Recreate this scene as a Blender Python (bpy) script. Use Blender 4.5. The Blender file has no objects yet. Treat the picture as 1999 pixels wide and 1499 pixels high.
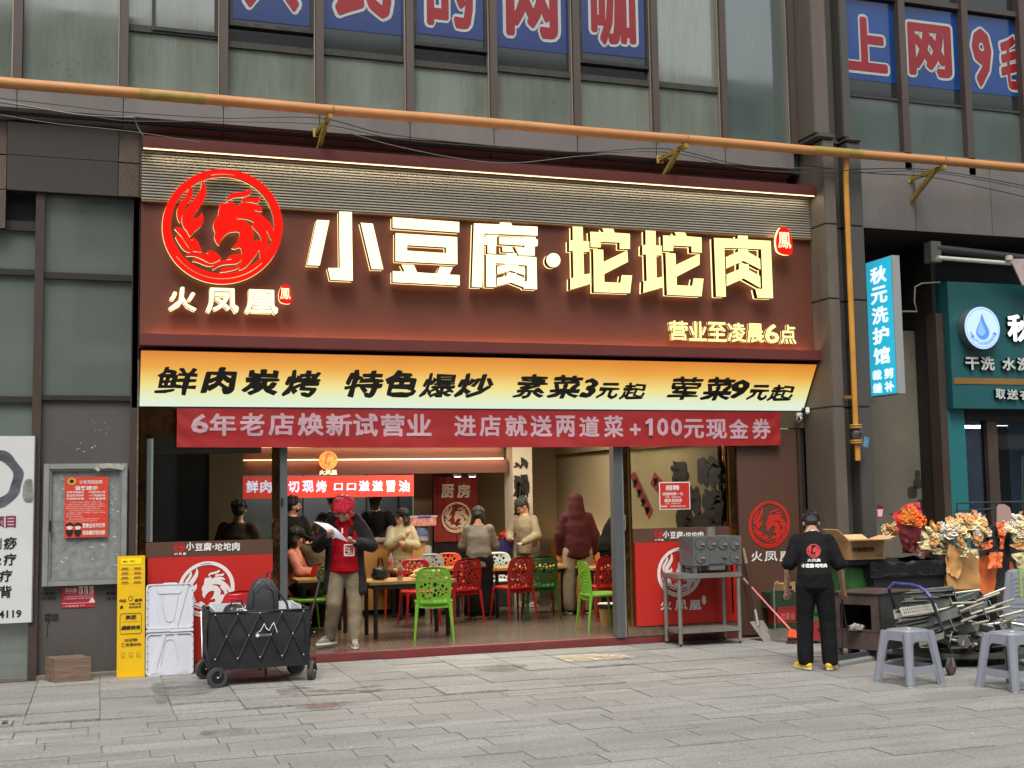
import bpy, bmesh, math, random
from math import sin, cos, pi, radians, sqrt, atan2
from mathutils import Vector, Matrix, Euler, noise as mnoise
random.seed(7)
S = bpy.context.scene
COL = S.collection
# ------------------------------------------------------------------ camera
FPX, YAW, PITCH, ROLL, CAMH = 2380.55, -0.326338192, 0.0899291418, -0.0166157454, 1.75
_f = Vector((-sin(YAW)*cos(PITCH), cos(YAW)*cos(PITCH), sin(PITCH)))
_r0 = Vector((cos(YAW), sin(YAW), 0)); _u0 = _r0.cross(_f)
_r = _r0*cos(ROLL) + _u0*sin(ROLL); _u = _u0*cos(ROLL) - _r0*sin(ROLL)
CAM = Vector((0, 0, CAMH))
cd = bpy.data.cameras.new("camera"); cam = bpy.data.objects.new("camera", cd); COL.objects.link(cam)
cd.sensor_width = 36.0; cd.lens = FPX/1999*36; cd.clip_end = 500; cd.clip_start = 0.1
M = Matrix((( _r.x, _u.x, -_f.x), (_r.y, _u.y, -_f.y), (_r.z, _u.z, -_f.z)))
cam.matrix_world = Matrix.Translation(CAM) @ M.to_4x4()
S.camera = cam
# ------------------------------------------------------------------ world, sun, exposure
W = bpy.data.worlds.new("World"); S.world = W; W.use_nodes = True
wn = W.node_tree.nodes; wl = W.node_tree.links
sky = wn.new('ShaderNodeTexSky'); sky.sky_type = 'NISHITA'; sky.sun_disc = False
sky.sun_elevation = radians(58); sky.sun_rotation = radians(200); sky.air_density = 1.6; sky.dust_density = 4.0
hs = wn.new('ShaderNodeHueSaturation'); hs.inputs['Saturation'].default_value = 0.35
wl.new(sky.outputs[0], hs.inputs['Color']); wl.new(hs.outputs[0], wn['Background'].inputs[0])
wn['Background'].inputs[1].default_value = 0.12
sd = bpy.data.lights.new("sun", 'SUN'); sd.energy = 1.45; sd.angle = radians(24); sd.color = (1.0, 0.97, 0.92)
sun = bpy.data.objects.new("sun", sd); COL.objects.link(sun)
# light comes from behind the camera, high, a little from the left
sun.rotation_euler = Vector((0.30, 0.75, -1.35)).to_track_quat('-Z', 'Y').to_euler()
S.view_settings.view_transform = 'Standard'; S.view_settings.look = 'None'
S.view_settings.gamma = 1.0; S.view_settings.exposure = 0.62; S.view_settings.use_curve_mapping = False
S.render.engine = 'CYCLES'
S.cycles.use_denoising = True
S.cycles.max_bounces = 7; S.cycles.diffuse_bounces = 3; S.cycles.glossy_bounces = 3; S.cycles.transmission_bounces = 4
S.cycles.transparent_max_bounces = 12; S.cycles.caustics_reflective = False; S.cycles.caustics_refractive = False
S.cycles.sample_clamp_indirect = 4.0
# ------------------------------------------------------------------ photo point -> world point on a known plane
def ray(u, v): return _f*FPX + _r*(u-999.5) - _u*(v-749.5)
def P(u, v, Y):
    d = ray(u, v); return CAM + d*(Y/d.y)
def PX(u, v, X):
    d = ray(u, v); return CAM + d*(X/d.x)
def G(u, v, z=0.0):
    d = ray(u, v); return CAM + d*((z-CAMH)/d.z)
# ------------------------------------------------------------------ materials
MATS = {}
def mat(name, col, rough=0.6, metal=0.0, var=0.12, vscale=3.0, bump=0.0, bscale=40.0, spec=0.5, emit=None, estr=1.0,
        alpha=1.0, trans=0.0, stretch=(1,1,1), rvar=0.0, rnd=0.0, dirt=0.0, dirtcol=(0.05,0.045,0.04), dscale=1.5, coat=0.0, gen=False, fine=None, ior=0):
    if name in MATS: return MATS[name]
    m = bpy.data.materials.new(name); m.use_nodes = True; nt = m.node_tree; n = nt.nodes; l = nt.links
    b = n['Principled BSDF']
    tc = n.new('ShaderNodeTexCoord'); mp = n.new('ShaderNodeMapping'); mp.inputs['Scale'].default_value = stretch
    if gen: l.new(tc.outputs['Object'], mp.inputs[0])
    else:
        ge = n.new('ShaderNodeNewGeometry'); l.new(ge.outputs['Position'], mp.inputs[0])
    c4 = (*col, 1)
    cur = None
    if var > 0:
        nz = n.new('ShaderNodeTexNoise'); nz.inputs['Scale'].default_value = vscale; nz.inputs['Detail'].default_value = 6; nz.inputs['Roughness'].default_value = .65
        l.new(mp.outputs[0], nz.inputs['Vector'])
        mr = n.new('ShaderNodeMapRange'); mr.inputs[1].default_value = .3; mr.inputs[2].default_value = .7
        mr.inputs[3].default_value = 1-var; mr.inputs[4].default_value = 1+var; l.new(nz.outputs[0], mr.inputs[0])
        mx = n.new('ShaderNodeMix'); mx.data_type = 'RGBA'; mx.blend_type = 'MULTIPLY'; mx.inputs[0].default_value = 1
        mx.inputs[6].default_value = c4; l.new(mr.outputs[0], mx.inputs[7]); cur = mx.outputs[2]
    if rnd > 0:
        oi = n.new('ShaderNodeObjectInfo'); mr2 = n.new('ShaderNodeMapRange'); mr2.inputs[3].default_value = 1-rnd; mr2.inputs[4].default_value = 1+rnd
        l.new(oi.outputs['Random'], mr2.inputs[0])
        m2 = n.new('ShaderNodeMix'); m2.data_type = 'RGBA'; m2.blend_type = 'MULTIPLY'; m2.inputs[0].default_value = 1
        if cur: l.new(cur, m2.inputs[6])
        else: m2.inputs[6].default_value = c4
        l.new(mr2.outputs[0], m2.inputs[7]); cur = m2.outputs[2]
    if fine:
        nf = n.new('ShaderNodeTexNoise'); nf.inputs['Scale'].default_value = fine[0]; nf.inputs['Detail'].default_value = 4; nf.inputs['Roughness'].default_value = .8
        if len(fine) > 2:
            mf = n.new('ShaderNodeMapping'); mf.inputs['Scale'].default_value = fine[2]; l.new(ge.outputs['Position'], mf.inputs[0]); l.new(mf.outputs[0], nf.inputs['Vector'])
        else: l.new(mp.outputs[0], nf.inputs['Vector'])
        mr3 = n.new('ShaderNodeMapRange'); mr3.inputs[1].default_value = .32; mr3.inputs[2].default_value = .68; mr3.inputs[3].default_value = 1-fine[1]; mr3.inputs[4].default_value = 1+fine[1]; l.new(nf.outputs[0], mr3.inputs[0])
        m5 = n.new('ShaderNodeMix'); m5.data_type = 'RGBA'; m5.blend_type = 'MULTIPLY'; m5.inputs[0].default_value = 1
        if cur: l.new(cur, m5.inputs[6])
        else: m5.inputs[6].default_value = c4
        l.new(mr3.outputs[0], m5.inputs[7]); cur = m5.outputs[2]
    if dirt > 0:
        nd = n.new('ShaderNodeTexNoise'); nd.inputs['Scale'].default_value = dscale; nd.inputs['Detail'].default_value = 9; nd.inputs['Roughness'].default_value = .7
        l.new(mp.outputs[0], nd.inputs['Vector'])
        md = n.new('ShaderNodeMapRange'); md.inputs[1].default_value = .5; md.inputs[2].default_value = .72; md.inputs[3].default_value = 0; md.inputs[4].default_value = dirt
        l.new(nd.outputs[0], md.inputs[0])
        m3 = n.new('ShaderNodeMix'); m3.data_type = 'RGBA'; l.new(md.outputs[0], m3.inputs[0])
        if cur: l.new(cur, m3.inputs[6])
        else: m3.inputs[6].default_value = c4
        m3.inputs[7].default_value = (*dirtcol, 1); cur = m3.outputs[2]
    if cur: l.new(cur, b.inputs['Base Color'])
    else: b.inputs['Base Color'].default_value = c4
    b.inputs['Roughness'].default_value = rough; b.inputs['Metallic'].default_value = metal
    b.inputs['Specular IOR Level'].default_value = spec; b.inputs['Coat Weight'].default_value = coat
    if ior: b.inputs['IOR'].default_value = ior
    if rvar > 0:
        nr = n.new('ShaderNodeTexNoise'); nr.inputs['Scale'].default_value = vscale*1.7; nr.inputs['Detail'].default_value = 5
        l.new(mp.outputs[0], nr.inputs['Vector'])
        m4 = n.new('ShaderNodeMapRange'); m4.inputs[1].default_value = .3; m4.inputs[2].default_value = .7
        m4.inputs[3].default_value = max(.02, rough-rvar); m4.inputs[4].default_value = min(1, rough+rvar); l.new(nr.outputs[0], m4.inputs[0]); l.new(m4.outputs[0], b.inputs['Roughness'])
    if bump > 0:
        nb = n.new('ShaderNodeTexNoise'); nb.inputs['Scale'].default_value = bscale; nb.inputs['Detail'].default_value = 6
        l.new(mp.outputs[0], nb.inputs['Vector'])
        bp = n.new('ShaderNodeBump'); bp.inputs['Strength'].default_value = bump; bp.inputs['Distance'].default_value = .02
        l.new(nb.outputs[0], bp.inputs['Height']); l.new(bp.outputs[0], b.inputs['Normal'])
    if emit is not None:
        b.inputs['Emission Color'].default_value = (*emit, 1); b.inputs['Emission Strength'].default_value = estr
    if trans > 0: b.inputs['Transmission Weight'].default_value = trans
    if alpha < 1: b.inputs['Alpha'].default_value = alpha
    MATS[name] = m; return m
def srgb(r, g, b, k=1.0):
    def f(c):
        c /= 255; return (c/12.92 if c <= .04045 else ((c+.055)/1.055)**2.4)*k
    return (f(r), f(g), f(b))
# ------------------------------------------------------------------ mesh building
class MB:
    def __init__(s): s.v = []; s.f = []; s.mi = []; s.cur = 0
    def add(s, vs, fs):
        o = len(s.v); s.v += [tuple(a) for a in vs]
        for f in fs: s.f.append(tuple(i+o for i in f)); s.mi.append(s.cur)
        return s
    def box(s, x0, x1, y0, y1, z0, z1, R=None, c=None):
        vs = [Vector((x, y, z)) for x in (x0, x1) for y in (y0, y1) for z in (z0, z1)]
        if R is not None:
            c = Vector(c) if c is not None else Vector(((x0+x1)/2, (y0+y1)/2, (z0+z1)/2))
            vs = [R @ (a-c) + c for a in vs]
        return s.add(vs, [(0,1,3,2), (4,6,7,5), (0,4,5,1), (2,3,7,6), (0,2,6,4), (1,5,7,3)])
    def hexa(s, p):  # 8 points: bottom 4 ccw, top 4 ccw
        return s.add(p, [(3,2,1,0), (4,5,6,7), (0,1,5,4), (1,2,6,5), (2,3,7,6), (3,0,4,7)])
    def quad(s, a, b, c, d): return s.add([a, b, c, d], [(0,1,2,3)])
    def bar(s, a, b, w, h=None, up=(0,0,1)):
        a, b = Vector(a), Vector(b); h = h or w; d = (b-a).normalized(); up = Vector(up)
        if abs(d.dot(up)) > .98: up = Vector((0,1,0))
        x = d.cross(up).normalized()*w/2; y = x.cross(d).normalized()*h/2
        return s.hexa([a-x-y, a+x-y, a+x+y, a-x+y, b-x-y, b+x-y, b+x+y, b-x+y])
    def tube(s, pts, r, n=10, cap=True, sc=(1,1)):
        pts = [Vector(p) for p in pts]; rs = r if isinstance(r, (list, tuple)) else [r]*len(pts)
        rings = []; prev = None
        for i, p in enumerate(pts):
            d = (pts[min(i+1, len(pts)-1)] - pts[max(i-1, 0)]).normalized()
            if prev is None:
                x = d.orthogonal().normalized() if abs(d.z) < .95 else Vector((1,0,0))
                x = (x - d*x.dot(d)).normalized()
            else: x = (prev - d*prev.dot(d)).normalized()
            prev = x; y = d.cross(x)
            rings.append([p + x*cos(2*pi*k/n)*rs[i]*sc[0] + y*sin(2*pi*k/n)*rs[i]*sc[1] for k in range(n)])
        vs = [a for rg in rings for a in rg]; fs = []
        for i in range(len(pts)-1):
            for k in range(n): fs.append((i*n+k, i*n+(k+1)%n, (i+1)*n+(k+1)%n, (i+1)*n+k))
        if cap: fs.append(tuple(reversed(range(n)))); fs.append(tuple((len(pts)-1)*n+k for k in range(n)))
        return s.add(vs, fs)
    def lathe(s, prof, n=20, c=(0,0,0), axis='z', cap=True):
        vs = []; fs = []; c = Vector(c)
        for r, z in prof:
            for k in range(n):
                a = 2*pi*k/n; q = (r*cos(a), r*sin(a), z)
                q = q if axis == 'z' else ((q[0], -q[2], q[1]) if axis == 'y' else (q[2], q[0], q[1]))
                vs.append(c+Vector(q))
        for i in range(len(prof)-1):
            for k in range(n): fs.append((i*n+k, i*n+(k+1)%n, (i+1)*n+(k+1)%n, (i+1)*n+k))
        if cap: fs.append(tuple(reversed(range(n)))); fs.append(tuple((len(prof)-1)*n+k for k in range(n)))
        return s.add(vs, fs)
    def ball(s, c, r, n=12, m=8, R=None):
        c = Vector(c); r = Vector(r) if hasattr(r, '__len__') else Vector((r,)*3); vs = []
        for i in range(m+1):
            t = pi*i/m
            for k in range(n):
                a = 2*pi*k/n; q = Vector((r.x*sin(t)*cos(a), r.y*sin(t)*sin(a), r.z*cos(t)))
                vs.append(c + (R @ q if R is not None else q))
        fs = [(i*n+k, (i+1)*n+k, (i+1)*n+(k+1)%n, i*n+(k+1)%n) for i in range(m) for k in range(n)]
        return s.add(vs, fs)
    def cone(s, a, ra, b, rb, n=12, k=1.0, kd=(1,0,0)):   # rounded tapered capsule
        a, b = Vector(a), Vector(b); d = b-a; L = d.length; d.normalize()
        m = 5; pts = []; rs = []
        for i in range(m): t = pi/2*i/m; pts.append(a - d*ra*cos(t)); rs.append(max(ra*sin(t), 1e-4))
        pts += [a, b]; rs += [ra, rb]
        for i in range(m): t = pi/2*(1-(i+1)/m); pts.append(b + d*rb*cos(t)); rs.append(max(rb*sin(t), 1e-4))
        return s.tube(pts, rs, n)
    def mesh(s, name, mats, smooth=False, bevel=0):
        me = bpy.data.meshes.new(name); me.from_pydata(s.v, [], s.f)
        mats = mats if isinstance(mats, (list, tuple)) else [mats]
        for m in mats: me.materials.append(m)
        if any(s.mi): me.polygons.foreach_set('material_index', s.mi)
        bm = bmesh.new(); bm.from_mesh(me)
        bmesh.ops.remove_doubles(bm, verts=bm.verts, dist=1e-5) if smooth else None
        bmesh.ops.recalc_face_normals(bm, faces=bm.faces)
        if bevel > 0:
            bmesh.ops.bevel(bm, geom=[e for e in bm.edges if len(e.link_faces) == 2 and e.calc_face_angle(0) > .6], offset=bevel, segments=2, affect='EDGES', clamp_overlap=True)
        if smooth or bevel > 0:
            for f in bm.faces: f.smooth = True
            for e in bm.edges:
                if len(e.link_faces) == 2 and e.calc_face_angle(0) > (.62 if not bevel else .9): e.smooth = False
        bm.to_mesh(me); bm.free(); return me
    def build(s, name, mats, parent=None, smooth=False, bevel=0, **k):
        return link(name, s.mesh(name, mats, smooth, bevel), parent, **k)
def link(name, me, parent=None, loc=None, rot=None, label=None, cat=None, group=None, kind=None):
    o = bpy.data.objects.new(name, me); COL.objects.link(o)
    if parent is not None:
        o.parent = parent
        if getattr(parent, 'wm', None) is None and loc is None:
            o.matrix_parent_inverse = WMX(parent).inverted()
    if loc is not None: o.location = loc
    if rot is not None: o.rotation_euler = rot
    tag(o, label, cat, group, kind); return o
def WMX(o):
    m = Matrix.LocRotScale(o.location, o.rotation_euler, o.scale)
    if o.parent is not None: m = WMX(o.parent) @ o.matrix_parent_inverse @ m
    return m
def tag(o, label=None, cat=None, group=None, kind=None):
    if label: o['label'] = label
    if cat: o['category'] = cat
    if group: o['group'] = group
    if kind: o['kind'] = kind
    return o
def thing(name, label, cat, loc=(0,0,0), rz=0, group=None):
    o = bpy.data.objects.new(name, None); COL.objects.link(o); o.location = loc; o.rotation_euler = (0,0,rz)
    o.empty_display_size = .1
    return tag(o, label, cat, group)
def lpart(name, mb, mats, parent, smooth=False, bevel=0, label=None, kind=None):   # built in the parent's local space
    o = bpy.data.objects.new(name, mb.mesh(name, mats, smooth, bevel) if isinstance(mb, MB) else mb); COL.objects.link(o); o.parent = parent
    return tag(o, label, None, None, kind)
def copy_tree(o, parent=None):
    c = o.copy(); COL.objects.link(c)
    if parent is not None: c.parent = parent
    for ch in o.children: copy_tree(ch, c)
    return c
def place(o, loc, rz=0, label=None, group=None, sc=None):
    o.location = loc; o.rotation_euler = (0, 0, rz)
    if sc: o.scale = (sc,)*3 if not hasattr(sc, '__len__') else sc
    return tag(o, label, None, group)
# ---- text and filled outlines as meshes (local x right, y up, z towards the viewer)
DG = bpy.context.evaluated_depsgraph_get()
def curve_eval(c):
    o = bpy.data.objects.new('tmp', c); COL.objects.link(o)
    dg = bpy.context.evaluated_depsgraph_get(); dg.update()
    me = bpy.data.meshes.new_from_object(o.evaluated_get(dg)); bpy.data.objects.remove(o); bpy.data.curves.remove(c); return me
TXT = {}
def text_geo(body, off=0.0, ext=0.0, shear=0.0, space=1.0, lines=1.0):
    k = (body, off, ext, shear, space, lines)
    if k in TXT: return TXT[k]
    c = bpy.data.curves.new('t', 'FONT'); c.body = body; c.offset = min(off, .006); c.extrude = ext; c.shear = shear
    c.space_character = space; c.space_line = lines; c.resolution_u = 2; c.align_x = 'LEFT'
    me = curve_eval(c)
    vs = [v.co.copy() for v in me.vertices]; fs = [tuple(p.vertices) for p in me.polygons]; bpy.data.meshes.remove(me)
    r = off-.006
    if r > .004:     # heavier weight: the same strokes spread round a small ring
        n = 6 if r < .02 else (8 if r < .04 else 14); v2 = []; f2 = []
        for i in range(n):
            a = 2*pi*(i+.5)/n; dx, dy = r*cos(a), r*sin(a); o = len(v2)
            v2 += [Vector((v.x+dx, v.y+dy, v.z + i*.00012)) for v in vs]; f2 += [tuple(j+o for j in f) for f in fs]
        vs, fs = v2, f2
    TXT[k] = (vs, fs); return TXT[k]
def fill_geo(loops, ext=0.0):
    c = bpy.data.curves.new('f', 'CURVE'); c.dimensions = '2D'; c.fill_mode = 'BOTH'; c.extrude = ext
    for lp in loops:
        sp = c.splines.new('POLY'); sp.points.add(len(lp)-1); sp.use_cyclic_u = True
        for i, q in enumerate(lp): sp.points[i].co = (q[0], q[1], 0, 1)
    me = curve_eval(c)
    vs = [v.co.copy() for v in me.vertices]; fs = [tuple(p.vertices) for p in me.polygons]; bpy.data.meshes.remove(me)
    return vs, fs
def smooth_loop(lp, k=3):
    out = []; n = len(lp)
    for i in range(n):
        p0, p1, p2, p3 = [Vector(lp[(i+j-1) % n][:2]) for j in range(4)]
        for s in range(k):
            t = s/k
            out.append(0.5*((2*p1) + (p2-p0)*t + (2*p0-5*p1+4*p2-p3)*t*t + (3*p1-p0-3*p2+p3)*t**3))
    return [(q.x, q.y) for q in out]
def ellipse(cx, cy, rx, ry, n=40): return [(cx+rx*cos(2*pi*i/n), cy+ry*sin(2*pi*i/n)) for i in range(n)]
class Frame:   # a flat surface in space: origin, right, up; normal towards the viewer
    def __init__(s, o, ex=(1,0,0), ey=(0,0,1)):
        s.o = Vector(o); s.x = Vector(ex).normalized(); s.y = Vector(ey).normalized(); s.n = s.x.cross(s.y)
    def w(s, a, b, c=0): return s.o + s.x*a + s.y*b + s.n*c
FY = lambda Y: Frame((0, Y, 0))
def geo_obj(name, geo, frame, m, parent, lift=0.0, label=None, fn=None, sidemat=None, bodyz=None, **kw):
    vs, fs = geo
    me = bpy.data.meshes.new(name)
    me.from_pydata([tuple(frame.w(*( (fn(v) if fn else (v.x, v.y))), v.z+lift)) for v in vs], [], fs)
    me.materials.append(m)
    if sidemat:
        me.materials.append(sidemat)
        me.update()
        for p in me.polygons:
            if p.normal.dot(frame.n) < .5: p.material_index = 1
    return link(name, me, parent, label=label, **kw)
def text(name, body, frame, box, m, parent, off=0.02, lift=0.004, ext=0.0, shear=0, space=1.0, lines=1.0, rot=0, sidemat=None, jit=0, **kw):
    vs, fs = text_geo(body, off, ext, shear, space, lines)
    if not vs: return None
    x0, x1 = min(v.x for v in vs), max(v.x for v in vs); y0, y1 = min(v.y for v in vs), max(v.y for v in vs)
    bx0, by0, bx1, by1 = box
    sx = (bx1-bx0)/max(1e-6, x1-x0); sy = (by1-by0)/max(1e-6, y1-y0)
    cx, cy = (bx0+bx1)/2, (by0+by1)/2
    def fn(v):
        a, b = bx0+(v.x-x0)*sx, by0+(v.y-y0)*sy
        if jit: q = mnoise.noise_vector((v.x*5, v.y*5, 3.3)); a += q.x*jit; b += q.y*jit
        if rot: a, b = cx+(a-cx)*cos(rot)-(b-cy)*sin(rot), cy+(a-cx)*sin(rot)+(b-cy)*cos(rot)
        return a, b
    return geo_obj(name, (vs, fs), frame, m, parent, lift=lift+ext, fn=fn, sidemat=sidemat, **kw)
def pbox(u0, v0, u1, v1, Y):   # photo corners (top-left, bottom-right) -> x/z box on the plane Y
    a, b = P(u0, v0, Y), P(u1, v1, Y); return (a.x, min(a.z, b.z), b.x, max(a.z, b.z))
def ptext(name, body, u0, v0, u1, v1, Y, m, parent, **kw):
    # v0/v1 are top and bottom measured at the horizontal middle of the text
    um = (u0+u1)/2; t, b = P(um, v0, Y), P(um, v1, Y)
    return text(name, body, FY(Y), (P(u0, (v0+v1)/2, Y).x, b.z, P(u1, (v0+v1)/2, Y).x, t.z), m, parent, **kw)
# ================================================================== materials
M_pave = mat('paving_stone', (.26,.255,.238), .82, var=.30, vscale=2.0, bump=.6, bscale=55, rnd=.075, dirt=.62, dirtcol=(.105,.10,.088), dscale=1.0, stretch=(.5,2.4,1), fine=(34,.38,(1,1.6,1)))
M_gap = mat('paving_gap', (.06,.057,.05), .95, var=.3, vscale=8)
M_kerb = mat('kerb_paint', srgb(112,45,45), .6, var=.25, vscale=5, bump=.2, bscale=60, dirt=.5, dirtcol=(.08,.05,.045), dscale=3)
M_mull = mat('brown_mullion', srgb(84,72,66), .5, metal=.2, var=.12, vscale=2, stretch=(1,1,.2), dirt=.35, dirtcol=(.12,.10,.085), dscale=2)
M_mullL = mat('brown_mullion_low', srgb(72,58,52), .5, metal=.2, var=.1, vscale=2, dirt=.3, dirtcol=(.12,.10,.085), dscale=4)
M_dark = mat('dark_gap', (.012,.012,.013), .8, var=.2)
M_glass = mat('frosted_teal_glass', srgb(114,122,112), .05, var=.22, vscale=.9, stretch=(1.6,1,.22), dirt=.7, dirtcol=srgb(88,88,60), dscale=1.0, rvar=.05, rnd=.16, spec=.5, ior=2.2, fine=(9,.08,(5,1,.25)))
M_glassR = mat('grey_teal_glass', srgb(86,98,94), .04, var=.12, vscale=.8, stretch=(1,1,.3), dirt=.25, dirtcol=srgb(90,98,84), dscale=1.2, rvar=.03, rnd=.06, spec=.5, ior=2.3, fine=(9,.08,(5,1,.25)))
M_glassD = mat('dark_window_glass', srgb(40,46,44), .06, var=.2, vscale=1.2, stretch=(1,1,.4), spec=.7)
M_glassL = mat('lower_teal_glass', srgb(104,113,106), .06, var=.15, vscale=1.1, stretch=(1,1,.5), dirt=.35, dirtcol=srgb(72,74,62), dscale=1.1, rvar=.04, rnd=.12, spec=.5, ior=2.2)
M_sill = mat('grime_strip', srgb(58,58,52), .8, var=.3, vscale=10, stretch=(3,1,.6))
M_fasc = mat('grey_fascia_panel', srgb(118,112,108), .45, metal=.2, var=.1, vscale=1.2, dirt=.35, dirtcol=srgb(84,78,72), dscale=1.5, stretch=(1,1,.4), rnd=.06)
M_gran = mat('brown_granite', srgb(92,80,70), .75, var=.35, vscale=60, bump=.3, bscale=90, rnd=.08)
M_clad = mat('dark_grey_cladding', srgb(86,82,78), .4, metal=.3, var=.08, vscale=.8, rnd=.05)
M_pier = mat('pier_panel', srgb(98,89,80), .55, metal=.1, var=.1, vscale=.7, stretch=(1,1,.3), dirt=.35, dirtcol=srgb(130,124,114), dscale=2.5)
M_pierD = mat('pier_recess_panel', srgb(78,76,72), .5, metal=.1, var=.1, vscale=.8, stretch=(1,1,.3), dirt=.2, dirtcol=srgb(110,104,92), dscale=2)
M_concrete = mat('bare_concrete', srgb(118,112,98), .9, var=.18, vscale=1.2, bump=.3, bscale=25, dirt=.35, dirtcol=srgb(78,74,62), dscale=.9)
M_black = mat('black_metal', (.018,.018,.019), .45, var=.2)
M_panelgrey = mat('scuffed_grey_panel', srgb(80,76,73), .6, var=.1, vscale=1.5, bump=.05, dirt=.3, dirtcol=srgb(96,92,86), dscale=3)

# ================================================================== pavement: slabs laid one by one
pave = MB().box(-8, 30, -14, 13.09, -.35, -.014).build('pavement', M_gap, kind='structure')
slab_src = MB().box(-.5, .5, -.5, .5, -.03, 0)
slab_me = slab_src.mesh('paving_slab', M_pave, bevel=.006)
farslabs = MB()
rs = random.Random(3)
def in_view(x, y):
    d = Vector((x, y, 0))-CAM; w = d.dot(_f)
    if w < .5: return False
    u = 999.5+FPX*d.dot(_r)/w; v = 749.5-FPX*d.dot(_u)/w
    return -160 < u < 2160 and v < 1640
nslab = 0
def slab(x0, x1, y0, y1, raised=0):
    global nslab
    g = .003
    zj = rs.uniform(-.003, .003) + raised*rs.uniform(0, .012)
    if in_view((x0+x1)/2, (y0+y1)/2) and nslab < 298:
        o = bpy.data.objects.new('paving_slab', slab_me); COL.objects.link(o); o.parent = pave
        o.location = ((x0+x1)/2, (y0+y1)/2, zj); o.scale = (x1-x0-g, y1-y0-g, 1)
        o.rotation_euler = (rs.uniform(-.004, .004)-raised*rs.uniform(0, .02), rs.uniform(-.003, .003)*(1+2*raised), rs.uniform(-.002, .002)); nslab += 1
    elif -7 < x0 < 22 and y1 > 2.5:
        farslabs.box(x0+g/2, x1-g/2, y0+g/2, y1-g/2, -.03, zj)
# near band by the shops: rows of larger slabs with aligned cross joints
rowsA = [10.50, 10.98, 11.58, 12.09, 12.60, 13.08]
for i in range(5):
    x = -3.45-.57*8
    while x < 15:
        slab(x, x+.574, rowsA[i], rowsA[i+1], raised=1 if x < 5.5 and i < 3 else .3); x += .574
# outer paving: running bond planks
y = 10.50; i = 0
while y > 2.6:
    dy = .272; L = .53 if i % 4 else .8
    x = -7+rs.uniform(0, .6)
    if y < 5.4: dy = .36
    while x < 15:
        w = L*rs.choice((1, 1, 1, .82)); slab(x, x+w, y-dy, y); x += w
    y -= dy; i += 1
farslabs.build('slab_field', M_pave, parent=pave, kind='stuff')
# damp patches (thin films of water on the slabs)
M_wet = mat('damp_stone', (.085,.083,.074), .35, var=.2, vscale=6)
def soften(m, amount, scale=3.0):
    nt = m.node_tree; n = nt.nodes; l = nt.links; ge = n.new('ShaderNodeNewGeometry'); mp = n.new('ShaderNodeMapping'); mp.inputs['Scale'].default_value = (1,2.6,1); l.new(ge.outputs['Position'], mp.inputs[0])
    nz = n.new('ShaderNodeTexNoise'); nz.inputs['Scale'].default_value = scale; nz.inputs['Detail'].default_value = 8; nz.inputs['Roughness'].default_value = .7; l.new(mp.outputs[0], nz.inputs['Vector'])
    mr = n.new('ShaderNodeMapRange'); mr.inputs[1].default_value = .42; mr.inputs[2].default_value = .62; mr.inputs[3].default_value = 0; mr.inputs[4].default_value = amount; l.new(nz.outputs[0], mr.inputs[0]); l.new(mr.outputs[0], n['Principled BSDF'].inputs['Alpha'])
soften(M_wet, .5)
M_redst = mat('red_stain', srgb(150,84,78), .6, var=.3, vscale=9); soften(M_redst, .6, 7)
M_worn = mat('worn_pale_print', srgb(200,180,150), .8, var=.4, vscale=14); soften(M_worn, .95, 9)
def patch(name, pts, m, z=.0165, label=None):
    r2 = random.Random(len(pts)*7+int(pts[0][0]))
    w = [G(u, v) for u, v in pts]
    lp = smooth_loop([(a.x+r2.uniform(-.03,.03), a.y+r2.uniform(-.04,.04)) for a in w], 5)
    vs, fs = fill_geo([lp]); me = bpy.data.meshes.new(name); me.from_pydata([(a.x, a.y, z) for a in vs], [], fs); me.materials.append(m)
    return link(name, me, pave, label=label)
patch('damp_patch', [(300,1340),(350,1330),(420,1338),(395,1356),(320,1362)], M_wet)
patch('damp_patch', [(295,1362),(330,1360),(325,1374),(300,1376)], M_wet)
patch('damp_patch', [(535,1350),(580,1342),(660,1348),(745,1340),(740,1352),(640,1355),(560,1362)], M_wet)
patch('damp_patch', [(570,1382),(640,1374),(720,1374),(600,1386)], M_wet)
patch('damp_patch', [(930,1305),(985,1298),(1030,1303),(990,1313),(940,1313)], M_wet)
patch('damp_patch', [(395,1432),(470,1426),(485,1436),(420,1442)], M_wet)
patch('damp_patch', [(450,1300),(520,1292),(560,1306),(500,1322),(450,1318)], M_wet)
patch('damp_patch', [(505,1308),(560,1312),(600,1325),(540,1334)], M_wet)
patch('red_stain', [(605,1380),(650,1376),(655,1385),(615,1387)], M_redst, z=.0175)
_w = [G(*q) for q in ((1083,1284),(1207,1278),(1240,1287),(1110,1296))]
me = bpy.data.meshes.new('worn_print'); me.from_pydata([(a.x,a.y,.0175) for a in _w], [], [(0,1,2,3)]); me.materials.append(M_worn); link('worn_print', me, pave, label='rubbed pale rectangle printed on the slabs before the doorway')
# drain grate lying in the paving at the left edge
gr = thing('drain_grate', 'pale metal drain grate set in the paving at the far left edge', 'drain grate', G(8, 1415))
b = MB(); b.box(-.42,.06,-.13,-.10,.0,.022); b.box(-.42,.06,.10,.13,.0,.022); b.box(.03,.06,-.1,.1,0,.022); lpart('frame', b, mat('cast_iron', (.35,.36,.35), .5, metal=.4), gr)
for k in range(7):
    lpart('bar', MB().box(-.40+k*.06, -.375+k*.06, -.10, .10, .002, .018), MATS['cast_iron'], gr)
lpart('pit', MB().box(-.42, .06, -.13, .13, .0005, .0025), M_dark, gr)

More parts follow.
